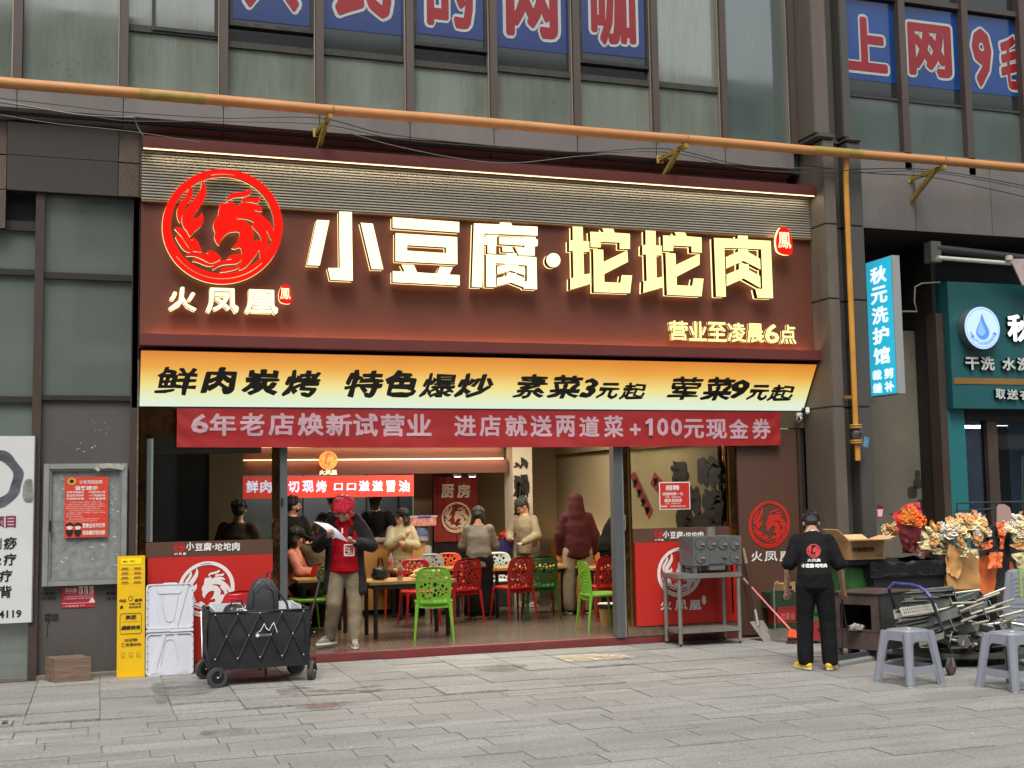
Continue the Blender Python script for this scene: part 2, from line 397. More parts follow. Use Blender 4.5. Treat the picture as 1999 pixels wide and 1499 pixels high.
# ================================================================== kerb and shop floor
MB().box(.33, 8.2, 13.1, 13.24, -.05, .085).build('kerb', M_kerb, kind='structure', bevel=.01)
M_terr = mat('terrazzo_floor', srgb(96,86,76), .26, var=.75, vscale=45, dirt=.6, dirtcol=srgb(78,68,58), dscale=1.2, rvar=.12)
MB().box(.3, 8.2, 13.24, 20.3, -.05, .08).build('shop_floor', M_terr, kind='structure')

# ================================================================== the office building above
bld = thing('office_building', 'grey-brown office block with teal glass windows above and beside the restaurant', 'building', (4, 13.6, 0))
MX = [-.84, .18, 1.19, 2.21, 3.22, 4.20, 5.22, 6.23, 7.15, 8.11]
MB().box(-6, 24, 13.3, 14.5, 5.0, 12).build('core_wall', M_dark, bld); MB().box(.302, 8.24, 13.26, 13.5, 2.75, 4.998).build('core_wall', M_dark, bld); MB().box(.30, .364, 13.12, 13.25, 2.7, 4.9).build('core_wall', M_dark, bld)
me_m = None
for x in [-2.88, -1.86] + MX:
    b = MB().box(x-.042, x+.042, 12.86, 12.99, 5.95, 10.2)
    b.build('mullion', M_mull, bld)
    MB().box(x-.058, x-.046, 12.90, 12.99, 5.95, 10.2).build('mullion_trim', mat('pale_trim', srgb(150,140,125), .5, metal=.4), bld)
xs = [-2.88, -1.86] + MX
def zat(x, u_v): return P(*u_v, 12.95).z
# lower opaque panes and the windows over them (heights read along each bay)
zlow = [6.45,6.45,6.45, 6.45, 6.42, 6.42, 6.42, 6.40, 6.40, 6.35, 6.33, 6.5]
def pane(x0, x1, z0, z1, m, Y=12.96, nm='window_pane'):
    return MB().box(x0, x1, Y, Y+.02, z0, z1).build(nm, m, bld)
bays = list(zip(xs[:-1], xs[1:]))
# z of the transom under each window, from the photograph (pixel at bay middle)
def zp(u, v, Y=12.95): return P(u, v, Y).z
T = {2: None, 3: (340, 60), 4: (530, 92), 5: (710, 106), 6: (880, 128), 7: (1040, 138), 8: (1200, 155), 9: (1330, 167), 10: None}
for i, (x0, x1) in enumerate(bays):
    a, c = x0+.045, x1-.045
    if i in T and T[i]:
        zt = zp(*T[i]); pane(a, c, 5.95, zt-.05, M_glass)
        MB().box(a, c, 12.93, 12.97, zt-.05, zt+.02).build('sill_strip', M_sill, bld)
        pane(a, c, zt+.02, 10.2, M_glassD if 4 <= i <= 8 else M_glass, Y=12.975)
    else:
        pane(a, c, 5.95, 10.2, M_glassR if i > 9 else M_glass)
# projecting casement frames (awning windows) on bays 3, 4, 6, 8
def casement(x0, x1, zb, col=None):
    y = 12.915
    for q in (MB().box(x0, x0+.035, y, y+.045, zb, 9.6), MB().box(x1-.035, x1, y, y+.045, zb, 9.6), MB().box(x0, x1, y, y+.045, zb-.04, zb)):
        q.build('casement_frame', mat('casement_dark', srgb(48,48,46), .5, metal=.3, dirt=.4, dirtcol=srgb(110,108,100), dscale=6), bld)
    MB().box(x0+.035, x1-.035, y+.02, y+.035, zb, 9.6).build('casement_pane', M_glassD if col is None else col, bld)
casement(P(297,30,12.92).x, 1.13, zp(340,55,12.92), M_glass)
casement(1.25, 2.15, zp(530,50,12.92)); casement(3.27, 4.14, zp(880,88,12.92)); casement(5.28, 6.17, zp(1200,122,12.92))
# blue film with red white-edged lettering behind the upper windows
M_blue = mat('blue_film', srgb(24,48,104), .15, var=.2, vscale=1, dirt=.25, dirtcol=srgb(40,44,80), dscale=2, spec=.7)
M_redf = mat('red_film', srgb(138,28,34), .25, var=.12, vscale=2, spec=.6)
M_whf = mat('white_film', srgb(172,180,178), .3, var=.08, vscale=2)
def film(u0, v0, u1, v1, Y): x0, z0, x1, z1 = pbox(u0, v0, u1, v1, Y); return x0, z0, x1, z1
def sticker(ch, x0, x1, z0, z1, Y, wide=.075, thin=.04):
    text('sign_character', ch, FY(Y), (x0, z0, x1, z1), M_whf, bld, off=wide, lift=.003)
    w = (x1-x0)*.052
    text('sign_character', ch, FY(Y), (x0+w, z0+w, x1-w, z1-w), M_redf, bld, off=thin, lift=.006)
for ch, i, ub, vb, Y, zc in (('人', 4, 530, 44, 12.93, 0), ('民', 5, 710, 62, 12.972, 0), ('的', 6, 880, 72, 12.93, 0), ('网', 7, 1040, 98, 12.972, 0), ('咖', 8, 1200, 108, 12.93, 0)):
    x0, x1 = bays[i]; x0 += .06; x1 -= .06
    if i in (4, 6, 8): x0 += .04; x1 -= .04
    zb = zp(ub, vb, Y)
    MB().box(x0, x1, Y-.003, Y, zb, zb+2.0).build('blue_film', M_blue, bld)
    zt = {'人': (530, 26), '民': (710, 42), '的': (880, 60), '网': (1040, 80), '咖': (1200, 96)}[ch]
    z0 = zp(*zt, Y); w = x1-x0
    sticker(ch, x0+.10*w, x1-.10*w, z0, z0+.98, Y-.003)
# fascia under the glass: one panel per bay with a sloping foot, joints between them
fx = [-4.9,-3.9,-2.88,-1.86] + MX
for x0, x1 in zip(fx[:-1], fx[1:]):
    a, c = x0+.004, x1-.004
    b = MB(); b.add([(a,12.90,5.97),(c,12.90,5.97),(c,12.90,5.70),(a,12.90,5.70),(a,13.09,5.60),(c,13.09,5.60),(a,12.96,5.97),(c,12.96,5.97)], [(0,3,2,1),(3,4,5,2),(0,1,7,6)])
    b.build('fascia_panel', M_fasc, bld)
MB().box(-5, 8.2, 12.95, 13.05, 5.65, 5.95).build('fascia_backing', M_dark, bld)
for x0, x1 in zip(fx[3:-1], fx[4:]):
    if x0 > -.9 and x1 <= 8.2:
        if x0 < 0: continue
        MB().box(x0+.004, x1-.004, 13.08, 13.12, 4.9, 5.598).build('granite_panel', M_gran, bld)
MB().box(-6, 8.3, 13.12, 13.29, 4.9, 5.6).build('granite_backing', M_dark, bld)
xg = P(231, 300, 13.05).x; xl = P(14, 300, 13.05).x
for z0, z1, dy in ((5.26, 5.59, 0), (4.90, 5.25, .015)):
    b = MB(); y0 = 13.03+dy
    b.hexa([(xl,y0+.03,z0),(xg,y0+.03,z0),(xg,13.1,z0),(xl,13.1,z0),(xl,y0,z1),(xg,y0,z1),(xg,13.1,z1),(xl,13.1,z1)]); b.build('cladding_panel', M_clad, bld)
MB().box(xg+.006, .345, 13.06, 13.1, 5.26, 5.6).build('granite_panel', M_gran, bld)
MB().box(xg+.006, .345, 13.06, 13.1, 4.90, 5.245).build('granite_panel', M_gran, bld)
for z0, z1 in ((5.26, 5.6), (4.9, 5.245), (4.5,4.89)):
    MB().box(-1.4, xl-.006, 13.06, 13.1, z0, z1).build('granite_panel', M_gran, bld)

# ---- ground-floor bays at the left: frames, glass, scuffed panel
xa0, xa1 = P(66,1200,13.15).x-.05, P(66,1200,13.15).x+.035
def low(nm, x0, x1, y0, y1, z0, z1, m, **k): return MB().box(x0, x1, y0, y1, z0, z1).build(nm, m, bld, **k)
low('mullion', xa0, xa1, 13.12, 13.24, -.01, 4.9, M_mullL)
low('mullion', .29, .355, 13.12, 13.24, -.01, 4.9, M_mullL)
low('mullion_trim', .355, .372, 13.10, 13.2, -.01, 3.2, mat('flaking_trim', srgb(92,78,70), .7, var=.5, vscale=12, dirt=.6, dirtcol=srgb(170,160,150), dscale=14))
zh, zm, zb = P(150,376,13.2).z, P(150,540,13.2).z, P(150,778,13.2).z
low('transom', xa1, .29, 13.15, 13.22, zh-.03, zh+.05, M_dark)
low('transom', xa1, .29, 13.15, 13.22, zm-.035, zm+.03, mat('dark_transom', srgb(40,38,37), .5))
low('transom', xa1, .29, 13.15, 13.22, zb-.02, zb+.03, MATS['dark_transom'])
low('window_pane', xa1, .29, 13.20, 13.21, zm+.03, zh-.03, M_glassL)
low('window_pane', xa1, .29, 13.20, 13.21, zb+.03, zm-.035, M_glassL)
low('lower_panel', xa1, .29, 13.19, 13.21, 0, zb-.02, M_panelgrey)
zl1, zl2 = P(30,532,13.2).z, P(30,780,13.2).z
low('window_pane', -3, xa0, 13.2, 13.21, 0, zl2-.03, M_glassL); low('window_pane', -3, xa0, 13.2, 13.21, zl2+.03, zl1-.03, M_glassL); low('window_pane', -3, xa0, 13.2, 13.21, zl1+.03, 4.5, M_glassL)
low('transom', -3, xa0, 13.15, 13.22, zl2-.03, zl2+.03, MATS['dark_transom']); low('transom', -3, xa0, 13.15, 13.22, zl1-.03, zl1+.03, MATS['dark_transom'])
low('transom', -3, xa0, 13.15, 13.22, 4.5, 4.6, MATS['dark_transom'])
low('backing_wall', -6, .3, 13.25, 13.4, -.1, 5.0, M_dark)
low('rough_footing', xa1, .29, 13.10, 13.19, -.005, .035, M_concrete)
low('rough_footing', -3, xa0, 13.13, 13.19, -.005, .03, M_concrete)

# ---- the pier at the right of the sign, with recess and rib
def pier_seg(x0, x1, y0, y1, z0, z1, m, nm='pier_panel', bev=.01): return MB().box(x0, x1, y0, y1, z0, z1).build(nm, m, bld, bevel=bev)
zj = [0.0, P(1600,795,12.6).z, P(1590,585,12.6).z, P(1590,440,12.6).z, 5.97]
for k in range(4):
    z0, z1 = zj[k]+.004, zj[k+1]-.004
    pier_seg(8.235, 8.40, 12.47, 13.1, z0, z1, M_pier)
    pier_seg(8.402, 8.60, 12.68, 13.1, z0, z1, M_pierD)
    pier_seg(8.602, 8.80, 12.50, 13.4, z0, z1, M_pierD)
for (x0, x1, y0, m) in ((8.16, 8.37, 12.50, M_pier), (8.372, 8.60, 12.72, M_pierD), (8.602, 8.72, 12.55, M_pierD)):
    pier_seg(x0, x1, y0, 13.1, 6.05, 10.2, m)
b = MB()
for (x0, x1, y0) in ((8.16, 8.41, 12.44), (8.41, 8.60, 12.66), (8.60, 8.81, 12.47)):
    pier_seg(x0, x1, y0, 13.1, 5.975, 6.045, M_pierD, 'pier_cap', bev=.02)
# ---- upper windows and fascia right of the pier
MR = [8.76, P(1757,150,12.95).x, P(1880,150,12.95).x, P(1992,150,12.95).x, P(2100,150,12.95).x]
for x in MR[1:]:
    low('mullion', x-.05, x+.05, 12.86, 12.99, 5.80, 10.2, M_mull)
zR = zp(1820, 200); z_f0 = zp(1820, 170)
for k, (x0, x1) in enumerate(zip(MR[:-1], MR[1:])):
    a, c = x0+.05, x1-.05
    ztop = zp(1820, 14 + 0) if k != 2 else zp(1820, 14)
    pane(a, c, 5.80, zR-.03, M_glassR); low('sill_strip', a, c, 12.94, 12.97, zR-.03, zR, M_sill)
    pane(a, c, zR, 10.2, M_glassD, Y=12.97)
    low('transom', a, c, 12.90, 12.96, ztop, ztop+.07, mat('transom_brown', srgb(70,62,56), .5))
    low('blue_film', a, c, 12.965, 12.968, z_f0, ztop-.02, mat('blue_film_right', srgb(16,60,122), .15, var=.25, vscale=1.2, spec=.7))
zt = zp(1820, 14)
def stk(ch, u0, u1, v0, v1):
    x0, z0, x1, z1 = pbox(u0, v0, u1, v1, 12.965); text('sign_character', ch, FY(12.965), (x0, z0, x1, z1), M_whf, bld, off=.075, lift=.003)
    w = .035; text('sign_character', ch, FY(12.965), (x0+w, z0+w, x1-w, z1-w), M_redf, bld, off=.045, lift=.006)
stk('上', 1640, 1738, 22, 150); stk('网', 1765, 1864, 36, 160); stk('9', 1890, 1943, 48, 178); stk('毛', 1946, 1995, 62, 182)
MB().box(8.82, 12.6, 12.88, 13.0, 5.02, 5.82).build('fascia_backing', M_dark, bld)
fr = [8.81, P(1787,400,12.86).x, P(1935,400,12.86).x, 12.1, 13.2]
for x0, x1 in zip(fr[:-1], fr[1:]):
    low('fascia_panel', x0+.004, x1-.004, 12.86, 12.88, 5.01, P(1800,300,12.86).z, M_fasc)
# ground-floor niche right of the pier
low('niche_ceiling', 8.8, 13.2, 12.9, 14.6, 4.99, 5.03, mat('niche_dark', srgb(44,40,36), .9, var=.3, vscale=2))
low('niche_wall', 8.8, 10.9, 14.0, 14.1, 3.3, 5.0, MATS['niche_dark'])
low('niche_wall', 10.5, 15.5, 13.4, 13.5, 4.3, 5.03, M_dark); low('niche_wall', 8.8, 10.55, 14.3, 14.4, -.1, 5.0, M_dark)
zc = P(1750, 645, 13.6).z
low('concrete_wall', 8.8, P(1803, 900, 13.6).x, 13.6, 13.7, -.05, zc, M_concrete)
low('dark_post', P(1803,900,13.6).x+.004, P(1835,900,13.2).x, 13.2, 13.9, -.05, 4.9, mat('post_dark', srgb(44,40,37), .6))
low('side_post', P(1835,900,13.15).x, P(1849,900,13.15).x, 13.1, 13.3, -.05, 4.0, M_mullL)

# ================================================================== the block across the street (seen only as reflections)
ob = thing('opposite_building', 'pale office block across the street mirrored in the window glass', 'building', (6, -24, 0))
M_ob = mat('pale_render', srgb(205,203,196), .8, var=.08); M_obg = mat('opposite_glass', srgb(70,84,88), .15, var=.1)
MB().box(-34, 46, -25.5, -25, 0, 21).build('wall', M_obg, ob)
for k in range(21): MB().box(-34+k*4, -33.1+k*4, -25, -24.3, 0, 21).build('pilaster', M_ob, ob)
for z in (3.6, 7.2, 10.8, 14.4, 18.0, 20.6): MB().box(-34, 46, -25, -24.55, z, z+.75).build('floor_band', M_ob, ob)

M_soots = mat('dark_wall_smudge', srgb(52,50,44), .9, var=.4, vscale=9)
for u, v, w, h in ((1791,926,5,7),(1792,944,9,8),(1781,961,9,10),(1800,985,9,9)):
    q = P(u, v, 13.6); r_ = P(u+w, v, 13.6).x-q.x; geo_obj('paint_smudge', fill_geo([smooth_loop([(q.x+r_*a, q.z+r_*h/w*b2) for a, b2 in ((-1,-.8),(-.2,-1),(.9,-.8),(1,.1),(.8,.9),(-.3,1),(-1,.7))],2)]), FY(13.6), M_soots, bld, lift=.003)
# ================================================================== the restaurant's big sign
M_brown = mat('sign_brown', srgb(102,60,47), .42, var=.08, vscale=1, spec=.4)
M_brownL = mat('lip_maroon', srgb(100,44,38), .5, var=.08, vscale=2)
M_louv = mat('ribbed_panel', srgb(172,166,152), .45, metal=.1, var=.12, vscale=2, stretch=(.4,1,1))
M_letter = mat('lit_letter_face', (.4,.36,.2), .8, var=0, spec=0, emit=(1.0,.93,.52), estr=.95)
M_letter2 = mat('lit_letter_face_warm', (.4,.36,.12), .8, var=0, spec=0, emit=(1.0,.93,.34), estr=.82)
M_return = mat('letter_return', srgb(62,34,20), .4, metal=.6, var=.1)
M_back = mat('letter_back_light', (.9,.8,.5), .4, var=0, emit=(1.0,.70,.34), estr=1.0)
M_backd = mat('letter_back_light_dim', (.5,.4,.2), .6, var=0, spec=0, emit=(1.0,.62,.25), estr=.5)
M_logo = mat('lit_logo_red', (.45,.004,.003), .8, var=0, spec=0, emit=(1.0,.012,.006), estr=.62)
M_led = mat('led_strip_warm', (.9,.8,.6), .4, var=0, emit=(1.0,.70,.36), estr=2.2)
M_ledr = mat('led_strip_amber', (.9,.6,.4), .4, var=0, emit=(1.0,.42,.2), estr=3)
sign = thing('restaurant_sign', 'big brown illuminated restaurant sign with red phoenix emblem and glowing letters above the doorway', 'sign', (4.3, 12.95, 3.3))
X0, X1 = .365, 8.23
zv0, zl0 = 5.315, 4.80
MB().box(X0, X1, 12.62, 13.06, zv0, 5.43).build('visor', M_brownL, sign, bevel=.004)
MB().box(X0+.01, X1-.01, 12.66, 12.668, zv0-.010, zv0-.002).build('light_strip', M_led, sign)
MB().box(X0, X1, 12.82, 12.95, 3.30, zv0).build('back_panel', M_brown, sign)
b = MB(); n = 17; dz = (zv0-zl0)/n      # ribs of the fluted strip, each with its own edge
rib = MB().box(0, X1-X0, 0, .028, 0, dz*.62).mesh('rib', M_louv, bevel=.004)
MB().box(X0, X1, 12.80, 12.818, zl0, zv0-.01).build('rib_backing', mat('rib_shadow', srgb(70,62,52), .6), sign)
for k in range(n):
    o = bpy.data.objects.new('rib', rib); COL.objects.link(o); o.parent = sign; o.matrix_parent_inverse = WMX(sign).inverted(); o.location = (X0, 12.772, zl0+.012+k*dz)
MB().box(X0, X1, 12.765, 12.82, zl0-.012, zl0+.004).build('trim_bead', mat('gold_bead', srgb(190,150,110), .3, metal=.8), sign)
MB().box(X0, 8.245, 12.66, 12.70, 3.295, 3.415).build('ledge', M_brownL, sign, bevel=.004)
MB().box(X0, 8.245, 12.70, 13.0, 3.295, 3.33).build('ledge_bottom', M_brownL, sign)
MB().box(X0+.02, X1-.02, 12.735, 12.75, 3.335, 3.35).build('light_strip', M_ledr, sign)
def strip_lamp(name, loc, sx, sy, rot, col, e):
    L = bpy.data.lights.new(name, 'AREA'); L.shape = 'RECTANGLE'; L.size = sx; L.size_y = sy; L.energy = e; L.color = col
    o = bpy.data.objects.new(name, L); COL.objects.link(o); o.location = loc; o.rotation_euler = rot; return o
strip_lamp('ledge_light', (4.3, 12.76, 3.36), 7.7, .03, (pi, 0, 0), (1, .46, .26), 14)
strip_lamp('visor_light', (4.3, 12.70, 5.30), 7.7, .03, (radians(-12), 0, 0), (1, .86, .64), 13)
FS = FY(12.82)
SF = 12.66   # letter face plane
def poly_letter(nm, loops_px, sc, ox, oy, face=M_letter, depth=.075, label=None, halo=.014, yf=SF):
    loops = [[(lambda q: (q.x, q.z))(P(ox+a/sc, oy+c/sc, yf)) for a, c in lp] for lp in loops_px]
    geo = fill_geo(loops, depth/2)
    o = geo_obj(nm, geo, FY(yf), face, sign, lift=-depth/2, sidemat=M_return, label=label)
    # backlit edge: the same outline a little larger, close to the wall
    geo2 = fill_geo(loops, .012)
    vs, fs = geo2
    me = bpy.data.meshes.new('back_light'); yb = yf+depth+.02
    me.from_pydata([(v.x, yb+ (v.z), v.y) for v in vs], [], fs); me.materials.append(M_back)
    g = link('back_light', me, o); g.matrix_parent_inverse = Matrix.Identity(4); g.matrix_parent_inverse = WMX(o).inverted()
    return o
A = (6.058, 590, 390); B_ = (5.553, 890, 410); C_ = (5.353, 1220, 420)
poly_letter('letter', [[(172,237),(322,243),(207,777),(58,772)], [(437,138),(587,143),(598,957),(335,945),(303,805),(445,806)], [(690,270),(835,282),(960,822),(820,818)]], *A, label='glowing character 小')
poly_letter('letter', [[(1070,205),(1857,262),(1857,385),(1070,332)], [(1103,393),(1833,440),(1836,762),(1103,725)], [(1240,535),(1702,562),(1702,630),(1240,600)],
  [(1172,765),(1320,768),(1360,857),(1590,873),(1630,790),(1780,797),(1740,883),(1862,890),(1862,1012),(1070,972),(1070,842),(1212,850)]], *A, label='glowing character 豆')
poly_letter('letter', [[(195,143),(472,155),(480,133),(598,138),(610,168),(885,180),(885,277),(307,252),(303,400),(285,838),(172,832)],
  [(345,268),(463,268),(435,310),(435,472),(343,468),(343,378),(308,378),(308,300)],
  [(468,290),(745,300),(752,288),(865,290),(865,315),(887,318),(887,388),(855,395),(855,493),(680,490),(640,402),(745,406),(745,385),(468,368)],
  [(500,392),(605,397),(630,455),(505,448)],
  [(328,480),(545,488),(550,465),(655,468),(662,497),(873,510),(880,860),(735,850),(735,790),(772,765),(770,600),(662,592),(545,580),(430,575),(437,835),(328,830)],
  [(448,615),(548,586),(662,597),(750,630),(750,710),(595,655),(448,695)],
  [(448,735),(550,712),(552,682),(655,685),(662,705),(752,745),(733,836),(595,785),(448,822)]], *B_, label='glowing character 腐')
poly_letter('letter', [ellipse(1057,543,76,77)], *B_, label='glowing round dot between the two words')
poly_letter('letter', [[(1265,178),(1375,182),(1380,335),(1445,340),(1447,450),(1382,452),(1390,700),(1465,683),(1467,795),(1240,862),(1240,740),(1275,733),(1268,443),(1228,443),(1228,332),(1268,328)],
  [(1587,198),(1707,203),(1720,245),(1887,257),(1887,422),(1775,418),(1775,352),(1572,343),(1570,405),(1462,400),(1455,235),(1605,240)],
  [(1490,425),(1597,430),(1600,563),(1858,437),(1867,560),(1608,693),(1610,780),(1783,788),(1797,705),(1910,708),(1888,900),(1497,888)]], *B_, face=M_letter2, label='glowing character 坨, the first of two')
poly_letter('letter', [[(215,160),(320,165),(322,315),(385,320),(385,418),(327,420),(333,655),(405,640),(405,750),(192,810),(195,690),(228,687),(220,410),(182,410),(183,312),(217,310)],
  [(520,178),(630,182),(645,220),(800,232),(803,390),(697,385),(695,325),(505,315),(503,375),(400,370),(397,212),(540,215)],
  [(425,395),(528,400),(532,522),(780,402),(780,517),(540,642),(542,732),(703,738),(717,660),(822,663),(800,848),(440,830)]], *C_, face=M_letter2, label='glowing character 坨, the second of two')
poly_letter('letter', [[(930,237),(1180,248),(1180,212),(1282,215),(1285,255),(1523,268),(1548,868),(1385,862),(1363,770),(1437,770),(1425,355),(1285,349),(1183,344),(1038,338),(1055,852),(953,848)],
  [(1183,352),(1283,356),(1290,385),(1412,455),(1417,567),(1237,475),(1057,558),(1055,440),(1183,380)],
  [(1192,505),(1292,512),(1295,570),(1412,635),(1418,760),(1240,660),(1062,742),(1062,620),(1192,565)]], *C_, face=M_letter2, label='glowing character 肉')
def sign_text(body, u0, v0, u1, v1, off, label, yf=SF+.03, face=M_letter, dep=.05, halo=1, **k):
    t = ptext('lettering', body, u0, v0, u1, v1, yf, face, sign, off=off, ext=dep/2, lift=-dep, sidemat=M_return, label=label, **k)
    g = ptext('back_light', body, u0, v0, u1, v1, yf, M_back if halo == 1 else M_backd, t, off=off+.01*halo, ext=.005, lift=-dep-.03*halo, **k)
    return t
for ch, u0, u1, v0, v1 in (('火', 329, 384, 560, 607), ('凤', 402, 466, 562, 611), ('凰', 478, 543, 565, 613)):
    sign_text(ch, u0, v0, u1, v1, .024, 'small glowing character '+ch)
u = [1306, 1345, 1382, 1420, 1458, 1493, 1523, 1556]
for ch, k in zip('营业至凌晨6点', range(7)):
    sign_text(ch, u[k], 626+k*1.3, u[k+1]-2, 664+k*1.2, .018, 'small glowing character '+ch, face=M_letter2, dep=.025, halo=.6)
# the phoenix emblem, traced once in its own unit circle (centre 0,0, radius 1)
LX, LY, LR = 722.0, 655.0, 587.0
Lscale = 4.997
def lz(lp): # zoomed photo point -> unit coordinates through the sign plane
    c = P(290+LX/Lscale, 310+LY/Lscale, SF); e = P(290+(LX+LR)/Lscale, 310+(LY+30)/Lscale, SF); R = e.x-c.x
    out = []
    for a, q in lp: w = P(290+a/Lscale, 310+q/Lscale, SF); out.append(((w.x-c.x)/R, (w.z-c.z)/R))
    return out
def tip(*p): return list(p)
LOGO_SRC = [
 [(525,205),(555,260),(562,330),(543,400),(500,470),(455,530),(432,572),(455,580),(485,566),(505,545),(520,522),(535,570),(530,620),(498,665),(450,705),(410,748),(380,700),(345,655),(328,600),(332,550),(357,500),(395,450),(445,390),(490,330),(515,270)],
 [(395,262),(422,280),(435,320),(425,370),(392,420),(355,475),(330,530),(320,580),(312,615),(292,590),(280,540),(282,480),(308,430),(350,380),(380,330),(393,290)],
 [(255,672),(300,668),(345,685),(385,735),(405,775),(430,800),(428,775),(445,772),(480,800),(500,850),(518,898),(460,893),(415,880),(385,840),(350,790),(310,730)],
 [(265,752),(305,748),(340,790),(372,840),(410,885),(440,902),(395,902),(345,880),(300,820)],
 [(370,940),(405,912),(470,908),(530,915),(575,925),(600,940),(575,905),(610,893),(650,910),(685,938),(708,968),(680,988),(640,1005),(600,1008),(560,988),(500,958),(440,940)],
 [(430,990),(455,968),(500,975),(560,1005),(600,1020),(635,1020),(620,1038),(570,1035),(510,1012),(465,996)],
 [(765,975),(800,940),(850,930),(910,930),(908,970),(880,1008),(820,1018),(740,1025),(680,1045),(632,1076),(640,1035),(690,1000),(760,985),(825,980),(800,970)],
 [(700,1098),(740,1062),(820,1052),(882,1030),(872,1062),(800,1085)],
]
LOGO_HEAD = [(712,425),(745,432),(790,425),(820,403),(832,440),(870,452),(920,422),(990,425),(1055,442),(1100,472),(1112,505),(1070,498),(1010,490),(1070,520),(1130,570),(1185,625),(1217,690),(1215,768),(1195,775),(1165,705),(1150,700),(1162,760),(1165,830),(1145,890),(1105,975),(1090,930),(1080,885),(1050,935),(1000,1000),(950,1050),(888,1076),(905,1000),(912,920),(903,862),(870,862),(850,872),(815,862),(850,835),(875,790),(892,712),(850,702),(790,712),(740,750),(712,790),(690,835),(660,800),(645,750),(652,710),(635,660),(645,600),(680,550),(690,480)]
LOGO_H1 = [(835,578),(900,572),(970,582),(1030,610),(1012,642),(1050,690),(1092,740),(1100,803),(1055,785),(1015,808),(1028,740),(1018,690),(985,640),(940,605),(880,588)]
LOGO_CREST = [[(765,405),(780,360),(830,330),(900,322),(955,312),(1000,288),(1000,330),(960,355),(900,365),(830,372)], [(915,412),(925,378),(1000,378),(1060,378),(1096,370),(1085,405),(1060,422),(1000,412),(950,410)]]
arc_o = [(LX+LR*cos(t), LY-558*sin(t)) for t in [2*pi*i/72 for i in range(72)]]
arc_i = [(722+505*cos(t), 642-475*sin(t)) for t in [2*pi*i/72 for i in range(72)]]
slit = [(722+ (545)*cos(t), 648-(512)*sin(t)) for t in [radians(a) for a in range(215, 316, 5)]] + [(722+(553)*cos(t), 648-(522)*sin(t)) for t in [radians(a) for a in range(315, 214, -5)]]
slit2 = [(722+(545)*cos(t), 648-(512)*sin(t)) for t in [radians(a) for a in range(78, 104, 4)]] + [(722+(532)*cos(t), 648-(500)*sin(t)) for t in [radians(a) for a in range(102, 77, -4)]]
def smz(lp, k=3): return smooth_loop(lz(lp), k)
LOGO = [lz(arc_o), lz(arc_i), lz(slit), lz(slit2), smz(LOGO_HEAD), smz(LOGO_H1)] + [smz(l) for l in LOGO_SRC + LOGO_CREST]
LOGO_IN = LOGO[4:]
def logo_fill(ext, step=1):
    vs, fs = [], []
    for grp in [LOGO[:4], LOGO[4:6]] + [[l] for l in LOGO[6:]]:
        a, f = fill_geo([l[::step] for l in grp], ext); o = len(vs); vs += a; fs += [tuple(i+o for i in q) for q in f]
        for v in a: v.z += len(vs)*1e-7
    return vs, fs
LOGO_GEO = logo_fill(0); LOGO_THICK = logo_fill(.022); LOGO_LOW = logo_fill(0, 3)
def logo(name, frame, cx, cy, R, m, parent, lift=.004, thick=False, label=None, geo=None, sx=1.0, **kw):
    g = geo or (LOGO_THICK if thick else LOGO_GEO)
    vs, fs = g
    return geo_obj(name, (vs, fs), frame, m, parent, lift=lift, fn=lambda v: (cx+v.x*R*sx, cy+v.y*R), label=label, **kw)
c = P(290+LX/Lscale, 310+LY/Lscale, SF); e = P(290+(LX+LR)/Lscale, 310+(LY+30)/Lscale, SF); RB = e.x-c.x
lg = logo('emblem', FY(SF), c.x, c.z, RB, M_logo, sign, lift=-.03, thick=True, label='round glowing red phoenix emblem', sidemat=M_return)
logo('back_light', FY(SF), c.x, c.z, RB*1.004, M_back, lg, lift=-.075, thick=False)
# two little red seals
def seal(u, v, ru, rv, par=sign):
    q = P(u, v, SF); r = P(u+ru, v, SF).x-q.x; r2 = r*rv/ru
    lp = smooth_loop([(q.x-.9*r,q.z+.3*r2),(q.x-.5*r,q.z+.85*r2),(q.x,q.z+r2),(q.x+.6*r,q.z+.85*r2),(q.x+.95*r,q.z+.2*r2),(q.x+r,q.z-.5*r2),(q.x+.8*r,q.z-.95*r2),(q.x,q.z-r2),(q.x-.8*r,q.z-.8*r2),(q.x-r,q.z-.2*r2)], 3)
    o = geo_obj('seal', fill_geo([lp], .02), FY(SF), M_logo, par, lift=-.02, sidemat=M_back, label='little red seal with a gold character')
    text('seal_character', '鳳', FY(SF), (q.x-r*.75, q.z-r2*.55, q.x+r*.8, q.z+r2*.6), M_letter, o, off=.004, lift=.008)
seal(1530.5, 470, 16, 24); seal(556.5, 574, 12.5, 19)

